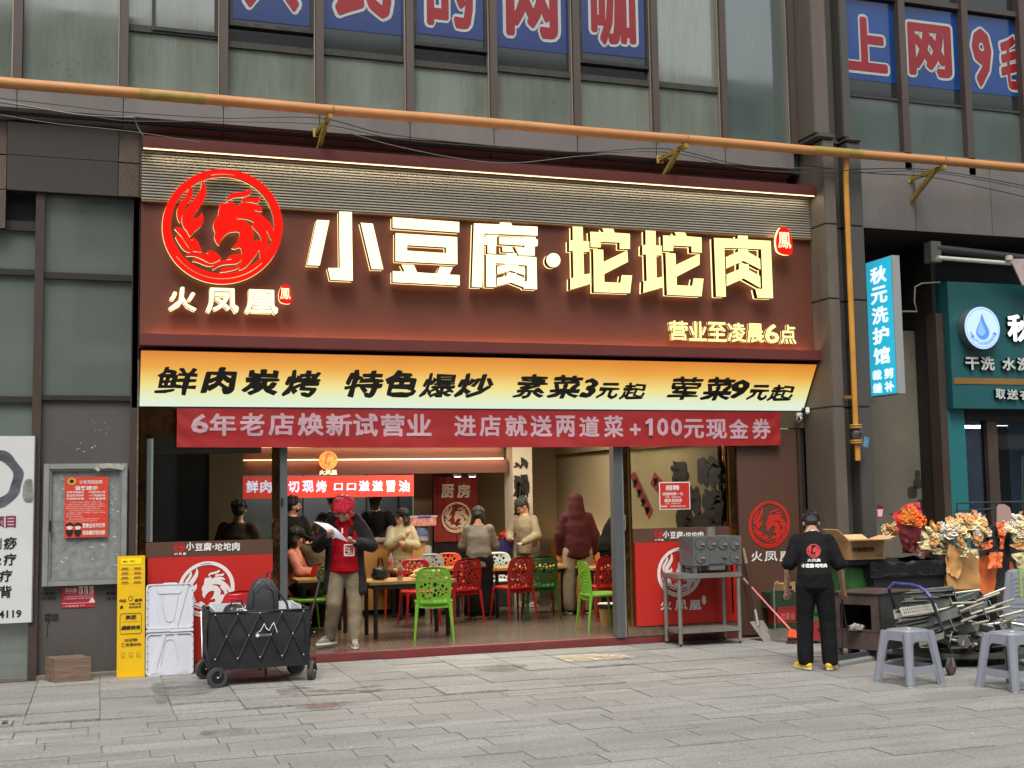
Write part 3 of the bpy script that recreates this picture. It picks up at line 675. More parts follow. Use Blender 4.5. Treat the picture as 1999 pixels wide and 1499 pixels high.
# ================================================================== slanted light box with the menu line
def grad_mat(name, stops, axis_z0, axis_z1, estr=1.0, vscale=1.5):
    m = bpy.data.materials.new(name); m.use_nodes = True; nt = m.node_tree; n = nt.nodes; l = nt.links; b = n['Principled BSDF']
    ge = n.new('ShaderNodeNewGeometry'); sp = n.new('ShaderNodeSeparateXYZ'); l.new(ge.outputs['Position'], sp.inputs[0])
    mr = n.new('ShaderNodeMapRange'); mr.inputs[1].default_value = axis_z0; mr.inputs[2].default_value = axis_z1; l.new(sp.outputs['Z'], mr.inputs[0])
    nz = n.new('ShaderNodeTexNoise'); nz.inputs['Scale'].default_value = vscale; l.new(ge.outputs['Position'], nz.inputs['Vector'])
    ma = n.new('ShaderNodeMath'); ma.operation = 'MULTIPLY_ADD'; ma.inputs[1].default_value = .16; l.new(nz.outputs[0], ma.inputs[0]); l.new(mr.outputs[0], ma.inputs[2])
    ms = n.new('ShaderNodeMath'); ms.operation = 'SUBTRACT'; ms.inputs[1].default_value = .08; l.new(ma.outputs[0], ms.inputs[0])
    r = n.new('ShaderNodeValToRGB'); l.new(ms.outputs[0], r.inputs[0]); cr = r.color_ramp
    while len(cr.elements) < len(stops): cr.elements.new(.5)
    for el, (p, c) in zip(cr.elements, stops): el.position = p; el.color = (*c, 1)
    b.inputs['Base Color'].default_value = (.05,.05,.05,1); l.new(r.outputs[0], b.inputs['Emission Color']); b.inputs['Emission Strength'].default_value = estr; b.inputs['Roughness'].default_value = .3
    MATS[name] = m; return m
lbz0, lbz1 = 2.71, 3.255
M_lb = grad_mat('lit_gradient_film', [(0, srgb(222,238,222)), (.18, srgb(224,234,194)), (.42, srgb(238,218,130)), (.72, srgb(232,165,60)), (1, srgb(218,128,38))], lbz0, lbz1, .66)
lb = thing('menu_light_box', 'slanted light box glowing orange to pale mint with black brush lettering', 'light box', (4.3, 13.05, 2.71))
b = MB(); yt, yb = 12.75, 13.10
b.hexa([(X0+.01,yb,lbz0),(8.22,yb,lbz0),(8.22,13.11,lbz0),(X0+.01,13.11,lbz0),(X0+.01,yt,lbz1),(8.22,yt,lbz1),(8.22,13.11,lbz1),(X0+.01,13.11,lbz1)])
b.build('box', M_return, lb)
FL = Frame((0, yb-.004, lbz0), (1,0,0), (0, yt-yb, lbz1-lbz0)); lbh = sqrt((yt-yb)**2+(lbz1-lbz0)**2)
me = bpy.data.meshes.new('face'); me.from_pydata([tuple(FL.w(*q)) for q in ((X0+.012,.006,.002),(8.218,.006,.002),(8.218,lbh-.004,.002),(X0+.012,lbh-.004,.002))], [], [(0,1,2,3)]); me.materials.append(M_lb); link('face', me, lb)
M_ink = mat('black_print', (.012,.011,.010), .5, var=0)
def on_frame(fr, u, v):    # photo point -> coordinates on a slanted surface
    d = ray(u, v); t = (fr.o-CAM).dot(fr.n)/d.dot(fr.n); q = CAM + d*t - fr.o; return q.dot(fr.x), q.dot(fr.y)
def ftext(name, body, fr, u0, v0, u1, v1, m, par, **k):
    um, vm = (u0+u1)/2, (v0+v1)/2
    x0 = on_frame(fr, u0, vm)[0]; x1 = on_frame(fr, u1, vm)[0]; y1 = on_frame(fr, um, v0)[1]; y0 = on_frame(fr, um, v1)[1]
    return text(name, body, fr, (min(x0,x1), y0, max(x0,x1), y1), m, par, **k)
for grp, items in (('鲜肉炭烤', ((302,386,716,770),(393,463,716,768),(472,545,720,771),(551,626,722,774))), ('特色爆炒', ((672,748,722,775),(750,815,722,774),(820,888,728,776),(888,962,729,776))),
                   ('素菜3元起', ((1003,1068,730,777),(1070,1136,732,778),(1133,1165,738,776),(1165,1208,746,778),(1210,1259,747,780))), ('荤菜9元起', ((1304,1370,735,781),(1370,1432,736,782),(1425,1461,741,778),(1459,1500,750,781),(1499,1548,751,783)))):
    for ch, (u0, u1, v0, v1) in zip(grp, items):
        for j, (off, jt) in enumerate(((.026 if ch in '荤爆鲜素' else (.036 if ch in '菜烤特炒起' else .048), .02),)):
            ftext('brush_character', ch, FL, u0, v0, u1, v1, M_ink, lb, off=off, lift=.006, shear=.12, jit=jt)

# ================================================================== red cloth banner
M_cloth = mat('red_banner_cloth', srgb(158,32,34), .55, var=.08, vscale=3, bump=.15, bscale=8)
M_clothw = mat('banner_print', srgb(196,160,170), .5, var=.06, vscale=3)
bn = thing('cloth_banner', 'red cloth banner with pale pink characters hung across the doorway top', 'banner', (4.3, 12.98, 2.29))
BX0, BX1, BZ0, BZ1 = .745, 7.83, 2.285, 2.688
def ban_y(x, z):   # creases of the cloth
    t = (z-BZ0)/(BZ1-BZ0)
    return 12.985 + .010*mnoise.noise((x*1.3, z*5, 0)) + .006*mnoise.noise((x*5+z*6, z*9, 2)) + .012*(1-t)*sin(x*1.1) + .02*max(0, .35-abs(x-BX0))*sin((x+z)*28) + .02*max(0,.3-abs(x-BX1))*sin((x-z)*25)
nx, nz = 220, 12; b = MB()
b.add([(BX0+(BX1-BX0)*i/nx, ban_y(BX0+(BX1-BX0)*i/nx, BZ0+(BZ1-BZ0)*j/nz), BZ0+(BZ1-BZ0)*j/nz + (-.014*sin(pi*i/nx) if j == 0 else 0) ) for i in range(nx+1) for j in range(nz+1)],
      [(i*(nz+1)+j, (i+1)*(nz+1)+j, (i+1)*(nz+1)+j+1, i*(nz+1)+j+1) for i in range(nx) for j in range(nz)])
cl = b.build('cloth', M_cloth, bn, smooth=True)
for ch, u0, u1, v0, v1 in (('6',373,407,808,846),('年',409,461,807,851),('老',468,516,806,851),('店',524,574,806,850),('焕',581,632,806,851),('新',636,687,807,851),('试',689,738,807,852),('营',743,790,808,852),('业',793,842,808,851),
                           ('进',886,929,811,852),('店',935,977,810,852),('就',985,1029,811,852),('送',1034,1078,811,853),('两',1084,1123,811,853),('道',1130,1170,813,853),('菜',1178,1217,811,854),('+',1229,1251,827,850),
                           ('0',1282,1305,816,851),('0',1309,1332,817,851),('元',1334,1375,818,856),('现',1378,1420,818,857),('金',1423,1462,818,856),('券',1468,1505,817,857)):
    x0, z0, x1, z1 = pbox(u0, v0, u1, v1, 12.985); um = (u0+u1)/2; z1 = P(um, v0, 12.985).z; z0 = P(um, v1, 12.985).z
    vs, fs = text_geo(ch, .03)
    a0, a1 = min(v.x for v in vs), max(v.x for v in vs); c0, c1 = min(v.y for v in vs), max(v.y for v in vs)
    me = bpy.data.meshes.new('banner_character'); pts = []
    for v in vs:
        X = x0+(v.x-a0)*(x1-x0)/(a1-a0); Z = z0+(v.y-c0)*(z1-z0)/(c1-c0); pts.append((X, ban_y(X, Z)-.004, Z))
    me.from_pydata(pts, [], fs); me.materials.append(M_clothw); link('banner_character', me, bn)
_one = [(lambda q: (q.x, q.z))(P(u, v, 12.985)) for u, v in ((1259,823),(1266,817),(1273,817),(1273,850),(1265.5,850),(1265.5,826),(1259,829))]
geo_obj('banner_character', fill_geo([_one]), FY(12.985), M_clothw, bn, lift=.02)
tube = MB().tube([(BX0-.05, 13.0, BZ1+.004), (BX1+.3, 13.0, BZ1+.01)], .006, 6); tube.build('cord', M_black, bn)

# ================================================================== gas pipes
M_pipe = mat('orange_pipe_paint', srgb(188,130,76), .55, var=.12, vscale=2, dirt=.35, dirtcol=srgb(150,105,45), dscale=1.1, rvar=.1, stretch=(1,1,1))
M_pipeY = mat('yellow_pipe_paint', srgb(196,138,52), .5, var=.15, vscale=3, dirt=.3, dirtcol=srgb(120,86,40), dscale=5)
M_olive = mat('yellow_green_paint', srgb(150,128,52), .6, var=.2, vscale=8, dirt=.3, dirtcol=srgb(80,60,34), dscale=9)
gp = thing('gas_pipe', 'long orange gas pipe running along the facade above the restaurant sign', 'gas pipe', (4.5, 12.3, 5.7))
z0 = P(0,160,12.3).z; z1 = P(1999,328,12.3).z
ptsx = [-3+ (17.5*i/24) for i in range(25)]
def pz(x): return z0 + (z1-z0)*(x+.95)/12.0 - .0*x
MB().tube([(x, 12.3, pz(x)+.004*sin(x*2.1)) for x in ptsx], .054, 16).build('pipe', M_pipe, gp, smooth=True)
def band(u0, u1, m, r=.0555):
    a, c = P(u0, 240, 12.3).x, P(u1, 240, 12.3).x
    MB().tube([(a, 12.3, pz(a)), ((a+c)/2, 12.3, pz((a+c)/2)), (c, 12.3, pz(c))], r, 16).build('repainted_band', m, gp, smooth=True)
band(272, 400, M_olive); band(1585, 1680, M_olive)
for u in (640, 1332, 1833):
    x = P(u, 260, 12.3).x; z = pz(x)
    b = MB(); b.tube([(x+.05, 12.30+.062*cos(t), z+.062*sin(t)) for t in [2*pi*i/12 for i in range(13)]], .007, 6); b.build('clamp', mat('rusty_band', srgb(150,120,70), .6, var=.3, vscale=20), gp)
    b = MB()
    b.bar((x+.02, 12.24, z-.085), (x-.02, 12.9, z-.085), .045, .05); b.bar((x-.02, 12.86, z-.085), (x-.02, 12.88, z-.09), .08, .10)
    b.bar((x, 12.42, z-.1), (x-.03, 12.95, z-.42), .045, .05) ; b.build('bracket', M_olive, gp)
vp = thing('vertical_pipe', 'yellow-orange drop pipe with a flanged grey valve and blue tag hanging beside the pier', 'pipe', P(1674,899,12.4))
xa, xb = 8.495, 8.505
zv = P(1674, 899, 12.4).z; zva, zvb = P(1672, 830, 12.4).z, P(1673, 860, 12.4).z
MB().tube([(xa, 12.36, pz(xa)-.03), (xa, 12.39, 5.5), (xa, 12.4, zva)], .034, 14).build('pipe', M_pipeY, vp, smooth=True)
MB().tube([(xb, 12.4, zvb), (xb, 12.4, zv)], .034, 14).build('lower_pipe', M_pipeY, vp, smooth=True)
for z in (zva, zva-.028, zvb+.0, zvb-.026):
    MB().lathe([(.072, -.009), (.075, 0), (.072, .009)], 18, (xa, 12.4, z)).build('flange', mat('flange_paint', srgb(176,130,60), .6, var=.3, vscale=14), vp, smooth=True)
zm = (zva+zvb)/2-.01
b = MB(); b.lathe([(.035, -.06), (.055, -.035), (.058, .02), (.035, .05)], 16, (xa, 12.4, zm)); b.build('valve_body', mat('grey_valve', srgb(112,114,112), .4, metal=.7, var=.2, vscale=15), vp, smooth=True)
b = MB(); b.bar((xa, 12.34, zm+.03), (xa+.10, 12.32, zm-.02), .02, .03); b.bar((xa-.06, 12.35, zm-.01), (xa+.02, 12.33, zm+.02), .02, .02); b.build('valve_lever', MATS['grey_valve'], vp)
FT = Frame((xa+.085, 12.33, zm-.1), (.93,.1,-.25), (.2,0,.93))
me = bpy.data.meshes.new('t'); MBt = MB(); MBt.hexa([FT.w(-.035,-.06,-.003),FT.w(.035,-.06,-.003),FT.w(.035,-.06,.003),FT.w(-.035,-.06,.003),FT.w(-.035,.06,-.003),FT.w(.035,.06,-.003),FT.w(.035,.06,.003),FT.w(-.035,.06,.003)]); MBt.build('tag', mat('blue_tag', srgb(84,140,176), .5, var=.1), vp, label='blue plastic tag')
zb_ = P(1665, 775, 12.4).z
MB().bar((8.37, 12.43, zb_), (xa+.03, 12.43, zb_), .03, .04).build('clamp_arm', mat('olive_clamp', srgb(120,92,44), .6), vp)

# ================================================================== cables slung along the fascia
M_cable = mat('black_cable', (.015,.015,.016), .5, var=.1)
M_cableg = mat('grey_cable', srgb(120,116,108), .5, var=.1)
def cable(pts, r, m, label, n=14):
    w = [P(u, v, Y) for u, v, Y in pts]; out = []
    for i in range(len(w)-1):
        p0, p1, p2, p3 = w[max(i-1,0)], w[i], w[i+1], w[min(i+2, len(w)-1)]
        for s in range(n):
            t = s/n; out.append(0.5*((2*p1)+(p2-p0)*t+(2*p0-5*p1+4*p2-p3)*t*t+(3*p1-p0-3*p2+p3)*t**3))
    out.append(w[-1])
    return MB().tube(out, r, 5).build('cable', m, smooth=True, label=label, cat='cable', group='cables slung under the gas pipe')
cable([(-30,188,12.7),(120,205,12.75),(228,217,12.75),(430,230,12.75),(620,230,12.7),(760,262,12.75),(1000,288,12.75),(1140,297,12.75),(1300,290,12.7),(1452,322,12.75),(1640,330,12.4),(1820,332,12.6),(2050,372,12.7)], .006, M_cable, 'topmost black cable looping below the orange gas pipe')
cable([(-30,196,12.7),(150,222,12.72),(250,236,12.75),(430,237,12.75),(630,243,12.7),(780,272,12.75),(1000,290,12.75),(1150,298,12.75),(1310,298,12.7),(1460,330,12.75),(1640,338,12.4),(1820,336,12.6),(2050,378,12.7)], .005, M_cable, 'thin black cable just under the topmost one')
cable([(-30,192,12.68),(60,208,12.68),(160,224,12.7),(262,229,12.72)], .006, M_cableg, 'pale grey cable ending above the sign corner')
cable([(262,229,12.72),(270,250,12.7),(282,268,12.64)], .008, M_cable, 'short black cable dropping to the corner of the sign')
cable([(-30,218,12.6),(100,240,12.62),(260,257,12.62),(390,278,12.62)], .003, M_cableg, 'very thin grey wire crossing above the sign corner')
cable([(640,246,12.6),(760,282,12.62),(900,310,12.62),(1000,318,12.62),(1130,305,12.62),(1240,297,12.62)], .004, M_cableg, 'grey wire sagging over the middle of the sign')
cable([(1570,322,12.4),(1700,338,12.3),(1830,348,12.6),(2050,395,12.7)], .006, M_cable, 'lowest black cable at the right of the pier')
# ================================================================== shopfront at street level
M_copper = mat('rippled_copper_mirror', srgb(140,98,58), .10, metal=1.0, var=.5, vscale=4, stretch=(1,1,.5), bump=.9, bscale=5, dirt=.5, dirtcol=(.03,.02,.012), dscale=2.2)
M_jamb = mat('grey_steel_frame', srgb(112,118,120), .35, metal=.5, var=.12, vscale=3, stretch=(1,1,.3), dirt=.3, dirtcol=srgb(70,70,66), dscale=4)
M_jambl = mat('pale_aluminium', srgb(160,165,160), .35, metal=.6, var=.1, dirt=.3, dirtcol=srgb(90,88,70), dscale=5)
M_fbrown = mat('brown_front_panel', srgb(88,62,50), .45, var=.06, vscale=1)
M_redp = mat('red_printed_panel', srgb(186,44,36), .35, var=.05, vscale=1.5)
M_wprint = mat('white_print', srgb(226,222,218), .5, var=.04)
M_rprint = mat('red_print', srgb(196,46,38), .45, var=.05)
M_clear = bpy.data.materials.new('clear_glass'); M_clear.use_nodes = True
_nt = M_clear.node_tree; _n = _nt.nodes; _n.clear(); _o = _n.new('ShaderNodeOutputMaterial'); _t = _n.new('ShaderNodeBsdfTransparent'); _t.inputs[0].default_value = (.80,.82,.78,1)
_g = _n.new('ShaderNodeBsdfGlossy'); _g.inputs['Roughness'].default_value = .03; _fr = _n.new('ShaderNodeFresnel'); _fr.inputs[0].default_value = 1.45; _mx = _n.new('ShaderNodeMixShader')
_nt.links.new(_fr.outputs[0], _mx.inputs[0]); _nt.links.new(_t.outputs[0], _mx.inputs[1]); _nt.links.new(_g.outputs[0], _mx.inputs[2]); _nt.links.new(_mx.outputs[0], _o.inputs[0])
def wx(u, Y=13.12, v=1000): return P(u, v, Y).x
def wz(v, u, Y=13.12): return P(u, v, Y).z
ZT = 2.71
def front(name, label, x): return thing(name, label, 'shopfront', (x, 13.15, .09))
lf = front('shopfront_window', 'left shopfront bay with a big window over a red panel with white phoenix emblem', 1.2)
xl0, xl1, xl2, xl3 = .40, wx(285), wx(298), wx(531)
def fb(nm, x0, x1, y0, y1, z0, z1, m, par, **k): return MB().box(x0, x1, y0, y1, z0, z1).build(nm, m, par, **k)
fb('copper_trim', .385, xl1, 13.10, 13.22, .0, ZT, M_copper, lf)
fb('frame', xl1+.002, xl2-.02, 13.12, 13.2, wz(1058,290), 2.38, M_jamb, lf); fb('frame_edge', xl2-.02, xl2, 13.11, 13.19, wz(1058,290), 2.38, M_jambl, lf)
fb('copper_header', xl1, wx(1436), 13.14, 13.24, 2.42, ZT+.02, M_copper, lf)
zs1, zs0 = wz(1056,410), wz(1085,410)
fb('glass_pane', xl2, xl3, 13.155, 13.163, zs1, 2.42, M_clear, lf)
fb('brown_strip', xl1+.002, wx(532), 13.10, 13.2, zs0+.002, zs1, M_fbrown, lf)
rp = fb('red_panel', xl1+.02, wx(532), 13.10, 13.2, .10, zs0, M_redp, lf)
YP = 13.098
q = P(350,1069,YP); logo('emblem', FY(YP), q.x, q.z, P(361,1069,YP).x-q.x, M_rprint, lf, geo=LOGO_LOW, label='small red round emblem')
for ch, u0, u1, v0, v1 in (('小',363,379,1058,1074),('豆',381,396,1061,1075),('腐',397,413,1059,1075),('·',414,418,1065,1069),('坨',419,434,1060,1075),('坨',436,451,1059,1075),('肉',453,468,1058,1075),('火',340,347,1079,1083.5),('凤',349,355,1079,1083.5),('凰',357,363,1078.5,1083.5)):
    ptext('white_character', ch, u0, v0, u1, v1, YP, M_wprint, lf, off=.035)
q = P(402,1150,YP); logo('emblem', FY(YP), q.x, q.z, P(458,1150,YP).x-q.x, M_wprint, lf, label='large white round phoenix emblem on red')
x0, x1 = wx(533), wx(545)
fb('copper_trim', x0, x1, 13.11, 13.22, .09, ZT, M_copper, lf)
dj = thing('door_frame', 'grey steel frame of the wide open doorway with its sliding track', 'door frame', (3.6, 13.16, .085))
fb('jamb', wx(546), wx(560), 13.08, 13.2, .085, ZT, M_jamb, dj)
fb('jamb', wx(1197), wx(1213), 13.08, 13.2, .085, ZT, M_jamb, dj)
fb('jamb_edge', wx(1213)+.002, wx(1217), 13.10, 13.18, .085, ZT, M_jambl, dj)
fb('lintel', wx(560), wx(1197), 13.12, 13.2, 2.40, ZT, M_fbrown, dj)
fb('lock', wx(547), wx(551.5), 13.06, 13.082, wz(986,548), wz(973,548), M_black, dj)
b = MB(); b.tube([(wx(1216), 13.07, wz(1005,1216)), (wx(1216), 13.06, wz(1020,1216)), (wx(1216), 13.07, wz(1035,1216))], .008, 8); b.build('pull_handle', M_jambl, dj, smooth=True)
rf = front('shopfront_window', 'right shopfront bay with calligraphy seen through its window above a red emblem panel', 6.3)
fb('copper_trim', wx(1218), wx(1233), 13.11, 13.22, .085, ZT, M_copper, rf)
fb('brass_bead', wx(1226), wx(1229), 13.10, 13.112, .2, ZT, mat('brass_bead', srgb(176,140,80), .25, metal=1, var=.2), rf)
zr1, zr0 = wz(1030,1320), wz(1057,1320)
fb('glass_pane', wx(1233), wx(1417), 13.155, 13.163, zr1, 2.42, M_clear, rf)
fb('brown_strip', wx(1233), wx(1424), 13.10, 13.2, zr0+.002, zr1, M_fbrown, rf)
fb('red_panel', wx(1236), wx(1432), 13.09, 13.2, .20, zr0, M_redp, rf)
fb('stone_base', wx(1219), wx(1434), 13.10, 13.25, .085, .195, mat('dirty_tile_base', srgb(104,88,68), .7, var=.5, vscale=8, bump=.4, bscale=20), rf)
fb('copper_trim', wx(1418), wx(1438), 13.11, 13.24, .085, ZT, M_copper, rf)
fb('brass_bead', wx(1421), wx(1424), 13.09, 13.108, .3, ZT, MATS['brass_bead'], rf)
YP2 = 13.088
q = P(1285,1042,13.098); logo('emblem', FY(13.098), q.x, q.z, P(1294,1042,13.098).x-q.x, M_rprint, rf, geo=LOGO_LOW)
for ch, u0, u1, v0, v1 in (('小',1294,1306,1036,1050),('豆',1308,1319,1038,1051),('腐',1320,1333,1037,1051),('·',1334,1337,1042,1046),('坨',1338,1349,1038,1051),('坨',1350,1361,1038,1051),('肉',1362,1373,1037,1051),('火',1278,1283,1052,1055.5),('凤',1284,1289,1052,1055.5),('凰',1290,1295,1052,1055.5)):
    ptext('white_character', ch, u0, v0, u1, v1, 13.098, M_wprint, rf, off=.035)
q = P(1326,1117,YP2); logo('emblem', FY(YP2), q.x, q.z, P(1370,1117,YP2).x-q.x, M_wprint, rf, label='large white round phoenix emblem on red')
for ch, u0, u1 in (('火',1289,1311),('凤',1317,1341),('凰',1345,1369)): ptext('white_character', ch, u0, 1171, u1, 1191, YP2, M_wprint, rf, off=.02)
q = P(1374,1171,YP2); geo_obj('seal', fill_geo([ellipse(q.x, q.z, .03, .055, 16)]), FY(YP2), M_wprint, rf, lift=.003)
# recruitment notice stuck on the right window
nt = thing('paper_notice', 'red and white recruitment notice stuck on the right window', 'notice', P(1317,990,13.15))
x0, z0, x1, z1 = pbox(1288, 943, 1346, 992, 13.148)
fb('sheet', x0-.012, x1+.012, 13.146, 13.15, z0-.012, z1+.012, M_wprint, nt); fb('print', x0, x1, 13.143, 13.1458, z0, z1, M_rprint, nt)
for body, u0, u1, v0, v1, o_ in (('招聘',1299,1326,947,957,.03),('洗碗阿姨一名',1293,1333,961,967,.02),('工资：3000元/月',1298,1328,968.5,972,.012),('服务员四名',1297,1331,973.5,980,.02),('工资：3500元/月',1298,1328,981,984,.012),('电话：13701043370',1291,1338,986,990,.015)):
    ptext('line_of_print', body, u0, v0, u1, v1, 13.143, M_wprint, nt, off=o_, lift=.001)
# brown panel at the right of the front
bp_ = thing('brown_wall_panel', 'tall plain brown panel with red round phoenix emblem beside the pier', 'panel', (wx(1500), 13.12, 0))
fb('board', wx(1439), wx(1556), 13.08, 13.2, .03, wz(838,1500), M_fbrown, bp_); fb('edge_trim', wx(1556)+.002, wx(1562), 13.05, 13.2, .03, wz(836,1500), mat('dark_bronze', srgb(70,56,46), .5, metal=.3), bp_)
fb('beige_header', wx(1436), 8.235, 13.10, 13.2, wz(836,1500)+.004, 2.76, mat('beige_board', srgb(106,88,64), .6, var=.1), bp_)
fb('dark_reveal', wx(1562)+.004, 8.234, 13.13, 13.2, 0, wz(836,1500), M_dark, bp_)
q = P(1501,1024,13.078); logo('emblem', FY(13.078), q.x, q.z, P(1542,1024,13.078).x-q.x, M_rprint, bp_, label='red round phoenix emblem')
for ch, u0, u1 in (('火',1466,1488),('凤',1492,1517),('凰',1521,1546)): ptext('white_character', ch, u0, 1076, u1, 1096, 13.078, M_wprint, bp_, off=.02)

# ---- things fixed by the lettered wall at the left
ncb = thing('notice_case', 'shallow grey metal notice case with torn paper scraps on the dark panel', 'notice case', P(170,1143,13.15))
NY = 13.14
x0, z0, x1, z1 = pbox(86, 905, 246, 1142, NY); z1 = wz(905,166,NY); z0 = wz(1142,166,NY)
M_alu = mat('weathered_aluminium', srgb(150,152,148), .45, metal=.35, var=.12, vscale=5, dirt=.35, dirtcol=srgb(110,106,90), dscale=7)
fb('back_plate', x0+.06, x1-.06, 13.15, 13.18, z0+.05, z1-.05, mat('blotchy_grey_plate', srgb(128,132,130), .5, var=.35, vscale=14, dirt=.4, dirtcol=srgb(160,160,150), dscale=5), ncb)
for nm, a in (('frame_bar', (x0,x0+.055,z0,z1)), ('frame_bar', (x1-.055,x1,z0,z1)), ('frame_bar', (x0+.057,x1-.057,z1-.055,z1)), ('frame_bar', (x0+.057,x1-.057,z0,z0+.05))):
    fb(nm, a[0], a[1], 13.10, 13.19, a[2], a[3], M_alu, ncb, bevel=.004)
for nm, a in (('inner_bar', (x0+.057,x0+.075,z0+.052,z1-.057)), ('inner_bar', (x1-.075,x1-.057,z0+.052,z1-.057)), ('inner_bar', (x0+.077,x1-.077,z1-.075,z1-.057)), ('inner_bar', (x0+.077,x1-.077,z0+.052,z0+.07))):
    fb(nm, a[0], a[1], 13.12, 13.15, a[2], a[3], M_jambl, ncb)
q = P(98,1026,13.1); fb('latch', q.x-.012, q.x+.012, 13.09, 13.1, q.z-.06, q.z+.05, M_black, ncb)
rp_ = random.Random(5); M_scrap = mat('torn_paper', srgb(190,192,186), .8, var=.15)
def scraps(par, n, ub, vb, Y, m=M_scrap, smin=.006, smax=.03, nm='paper_scrap'):
    for k in range(n):
        u, v = rp_.uniform(*ub), rp_.uniform(*vb); q = P(u, v, Y); s = rp_.uniform(smin, smax); a = rp_.uniform(0, pi); el = rp_.uniform(.25, .8)
        lp = [(q.x+s*cos(t+a)*rp_.uniform(.5,1), q.z+s*el*sin(t+a*.3)*rp_.uniform(.5,1)) for t in [2*pi*i/7 for i in range(7)]]
        geo_obj(nm, fill_geo([lp]), FY(Y), m, par, lift=rp_.uniform(.001,.004))
scraps(ncb, 18, (100, 232), (1055, 1105), 13.148); scraps(ncb, 14, (215, 232), (950, 1050), 13.148); scraps(ncb, 5, (118, 126), (925, 960), 13.148)
b = MB(); 
for k in range(9):
    a = P(188+k*6, 912-3*sin(k/8*pi)+(6 if k < 1 else 0), 13.09); c = P(188+(k+1)*6, 912-3*sin((k+1)/8*pi), 13.09); b.bar(a, c, .05, .004, up=(0,1,0))
b.build('crumpled_tape', mat('dirty_white_tape', srgb(165,165,155), .7, var=.3, vscale=30), ncb)
M_flake = mat('black_flake', (.02,.022,.02), .7, var=0)
for n_, ub, vb, Y in ((34,(75,225),(108,150),12.958),(8,(262,292),(5,42),12.958),(14,(868,930),(205,230),12.958),(9,(1065,1095),(180,205),12.958),(12,(1790,1850),(232,262),12.958),(6,(0,28),(60,130),12.958)): scraps(bld, n_, ub, vb, Y, m=M_flake, smin=.003, smax=.014, nm='film_flake')
scraps(bld, 22, (175, 215), (815, 850), 13.186, smin=.003, smax=.014, nm='paint_chip'); scraps(bld, 12, (140, 215), (860, 895), 13.186, smin=.003, smax=.016, nm='paint_chip')
po = thing('police_poster', 'orange-red police notice poster hanging inside the grey case', 'poster', P(168,1048,13.12))
x0, x1 = P(126,990,13.12).x, P(211,990,13.12).x; z1, z0 = P(168,931,13.12).z, P(168,1049,13.12).z
M_opost = mat('orange_red_poster', srgb(205,66,46), .4, var=.06, vscale=6); fb('sheet', x0, x1, 13.117, 13.122, z0, z1, M_opost, po)
def pt(body, u0, v0, u1, v1, Y, par, m=M_wprint, off=.02, **k): return ptext('line_of_print', body, u0, v0, u1, v1, Y, m, par, off=off, lift=.0015, **k)
pt('小车河派出所', 155, 937, 200, 944.5, 13.117, po); pt('温馨提示', 146, 948.5, 191, 956.5, 13.117, po, off=.03)
for k, (a, c) in enumerate((('共筑文明和处','严禁打架斗殴'),('警出必见动手','一律拘留罚处'),('打架成本高','下手需谨慎'))):
    pt(a, 130, 958.5+k*6.3, 164, 963+k*6.3, 13.117, po); pt(c, 173, 958.5+k*6.3, 206, 963+k*6.3, 13.117, po)
for k in range(10):
    v = 979+k*4.1; n_ = (29, 31, 32, 28, 30, 32, 12, 14, 27, 25)[k]
    pt('一二三四五六七八九十'[k % 5:k % 5+5]*5, 129+(6 if k in (0,4,8) else 0), v, 129+n_*2.4, v+2.2, 13.117, po, off=.01)
pt('警察全天不打烊', 161, 1021, 205, 1030, 13.117, po, off=.03); pt('但你最好别光顾', 161, 1035, 205, 1044, 13.117, po, off=.03)
M_gold = mat('gold_print', srgb(205,160,70), .4, var=.1)
q = P(140,939.5,13.117); geo_obj('badge', fill_geo([ellipse(q.x,q.z,.042,.036,20), ellipse(q.x,q.z,.022,.02,16)]), FY(13.117), M_gold, po, lift=.002); geo_obj('badge_centre', fill_geo([ellipse(q.x,q.z,.02,.018,16)]), FY(13.117), M_ink, po, lift=.001)
M_skinp = mat('pale_print_face', srgb(235,200,180), .5, var=0)
for u in (136, 152):
    q = P(u, 1030, 13.117)
    geo_obj('officer_figure', fill_geo([smooth_loop([(q.x-.035,q.z-.03),(q.x,q.z-.015),(q.x+.035,q.z-.03),(q.x+.02,q.z-.085),(q.x-.02,q.z-.085)],3)]), FY(13.117), M_ink, po, lift=.0016)
    geo_obj('officer_face', fill_geo([ellipse(q.x,q.z+.005,.03,.026,16)]), FY(13.117), M_skinp, po, lift=.002)
    geo_obj('officer_cap', fill_geo([smooth_loop([(q.x-.033,q.z+.012),(q.x-.036,q.z+.032),(q.x,q.z+.05),(q.x+.036,q.z+.032),(q.x+.033,q.z+.012),(q.x,q.z+.02)],3)]), FY(13.117), M_ink, po, lift=.003)
fs_ = thing('fire_sticker', 'small crimson fire extinguisher instruction sticker below the notice case', 'sticker', P(154,1185,13.18))
x0, x1 = P(121,1165,13.186).x, P(186,1165,13.186).x; z1, z0 = P(154,1145,13.186).z, P(154,1186,13.186).z
fb('sheet', x0, x1, 13.184, 13.189, z0, z1, mat('crimson_sticker', srgb(178,40,56), .4, var=.06), fs_)
pt('灭火器', 127, 1148, 150, 1156, 13.184, fs_, off=.03); pt('灭火器使用方法', 128, 1157, 149, 1158.6, 13.184, fs_)
for k in range(3):
    a, c = P(154+k*10.5,1152,13.184), P(161+k*10.5,1152,13.184); h = .04; geo_obj('pictogram', fill_geo([[(a.x,a.z-h),(c.x,a.z-h),(c.x,a.z+h),(a.x,a.z+h)], [(a.x+.004,a.z-h+.004),(c.x-.012,a.z-h+.004),(c.x-.02,a.z+.02),(a.x+.012,a.z+.03)]]), FY(13.184), M_wprint, fs_, lift=.001)
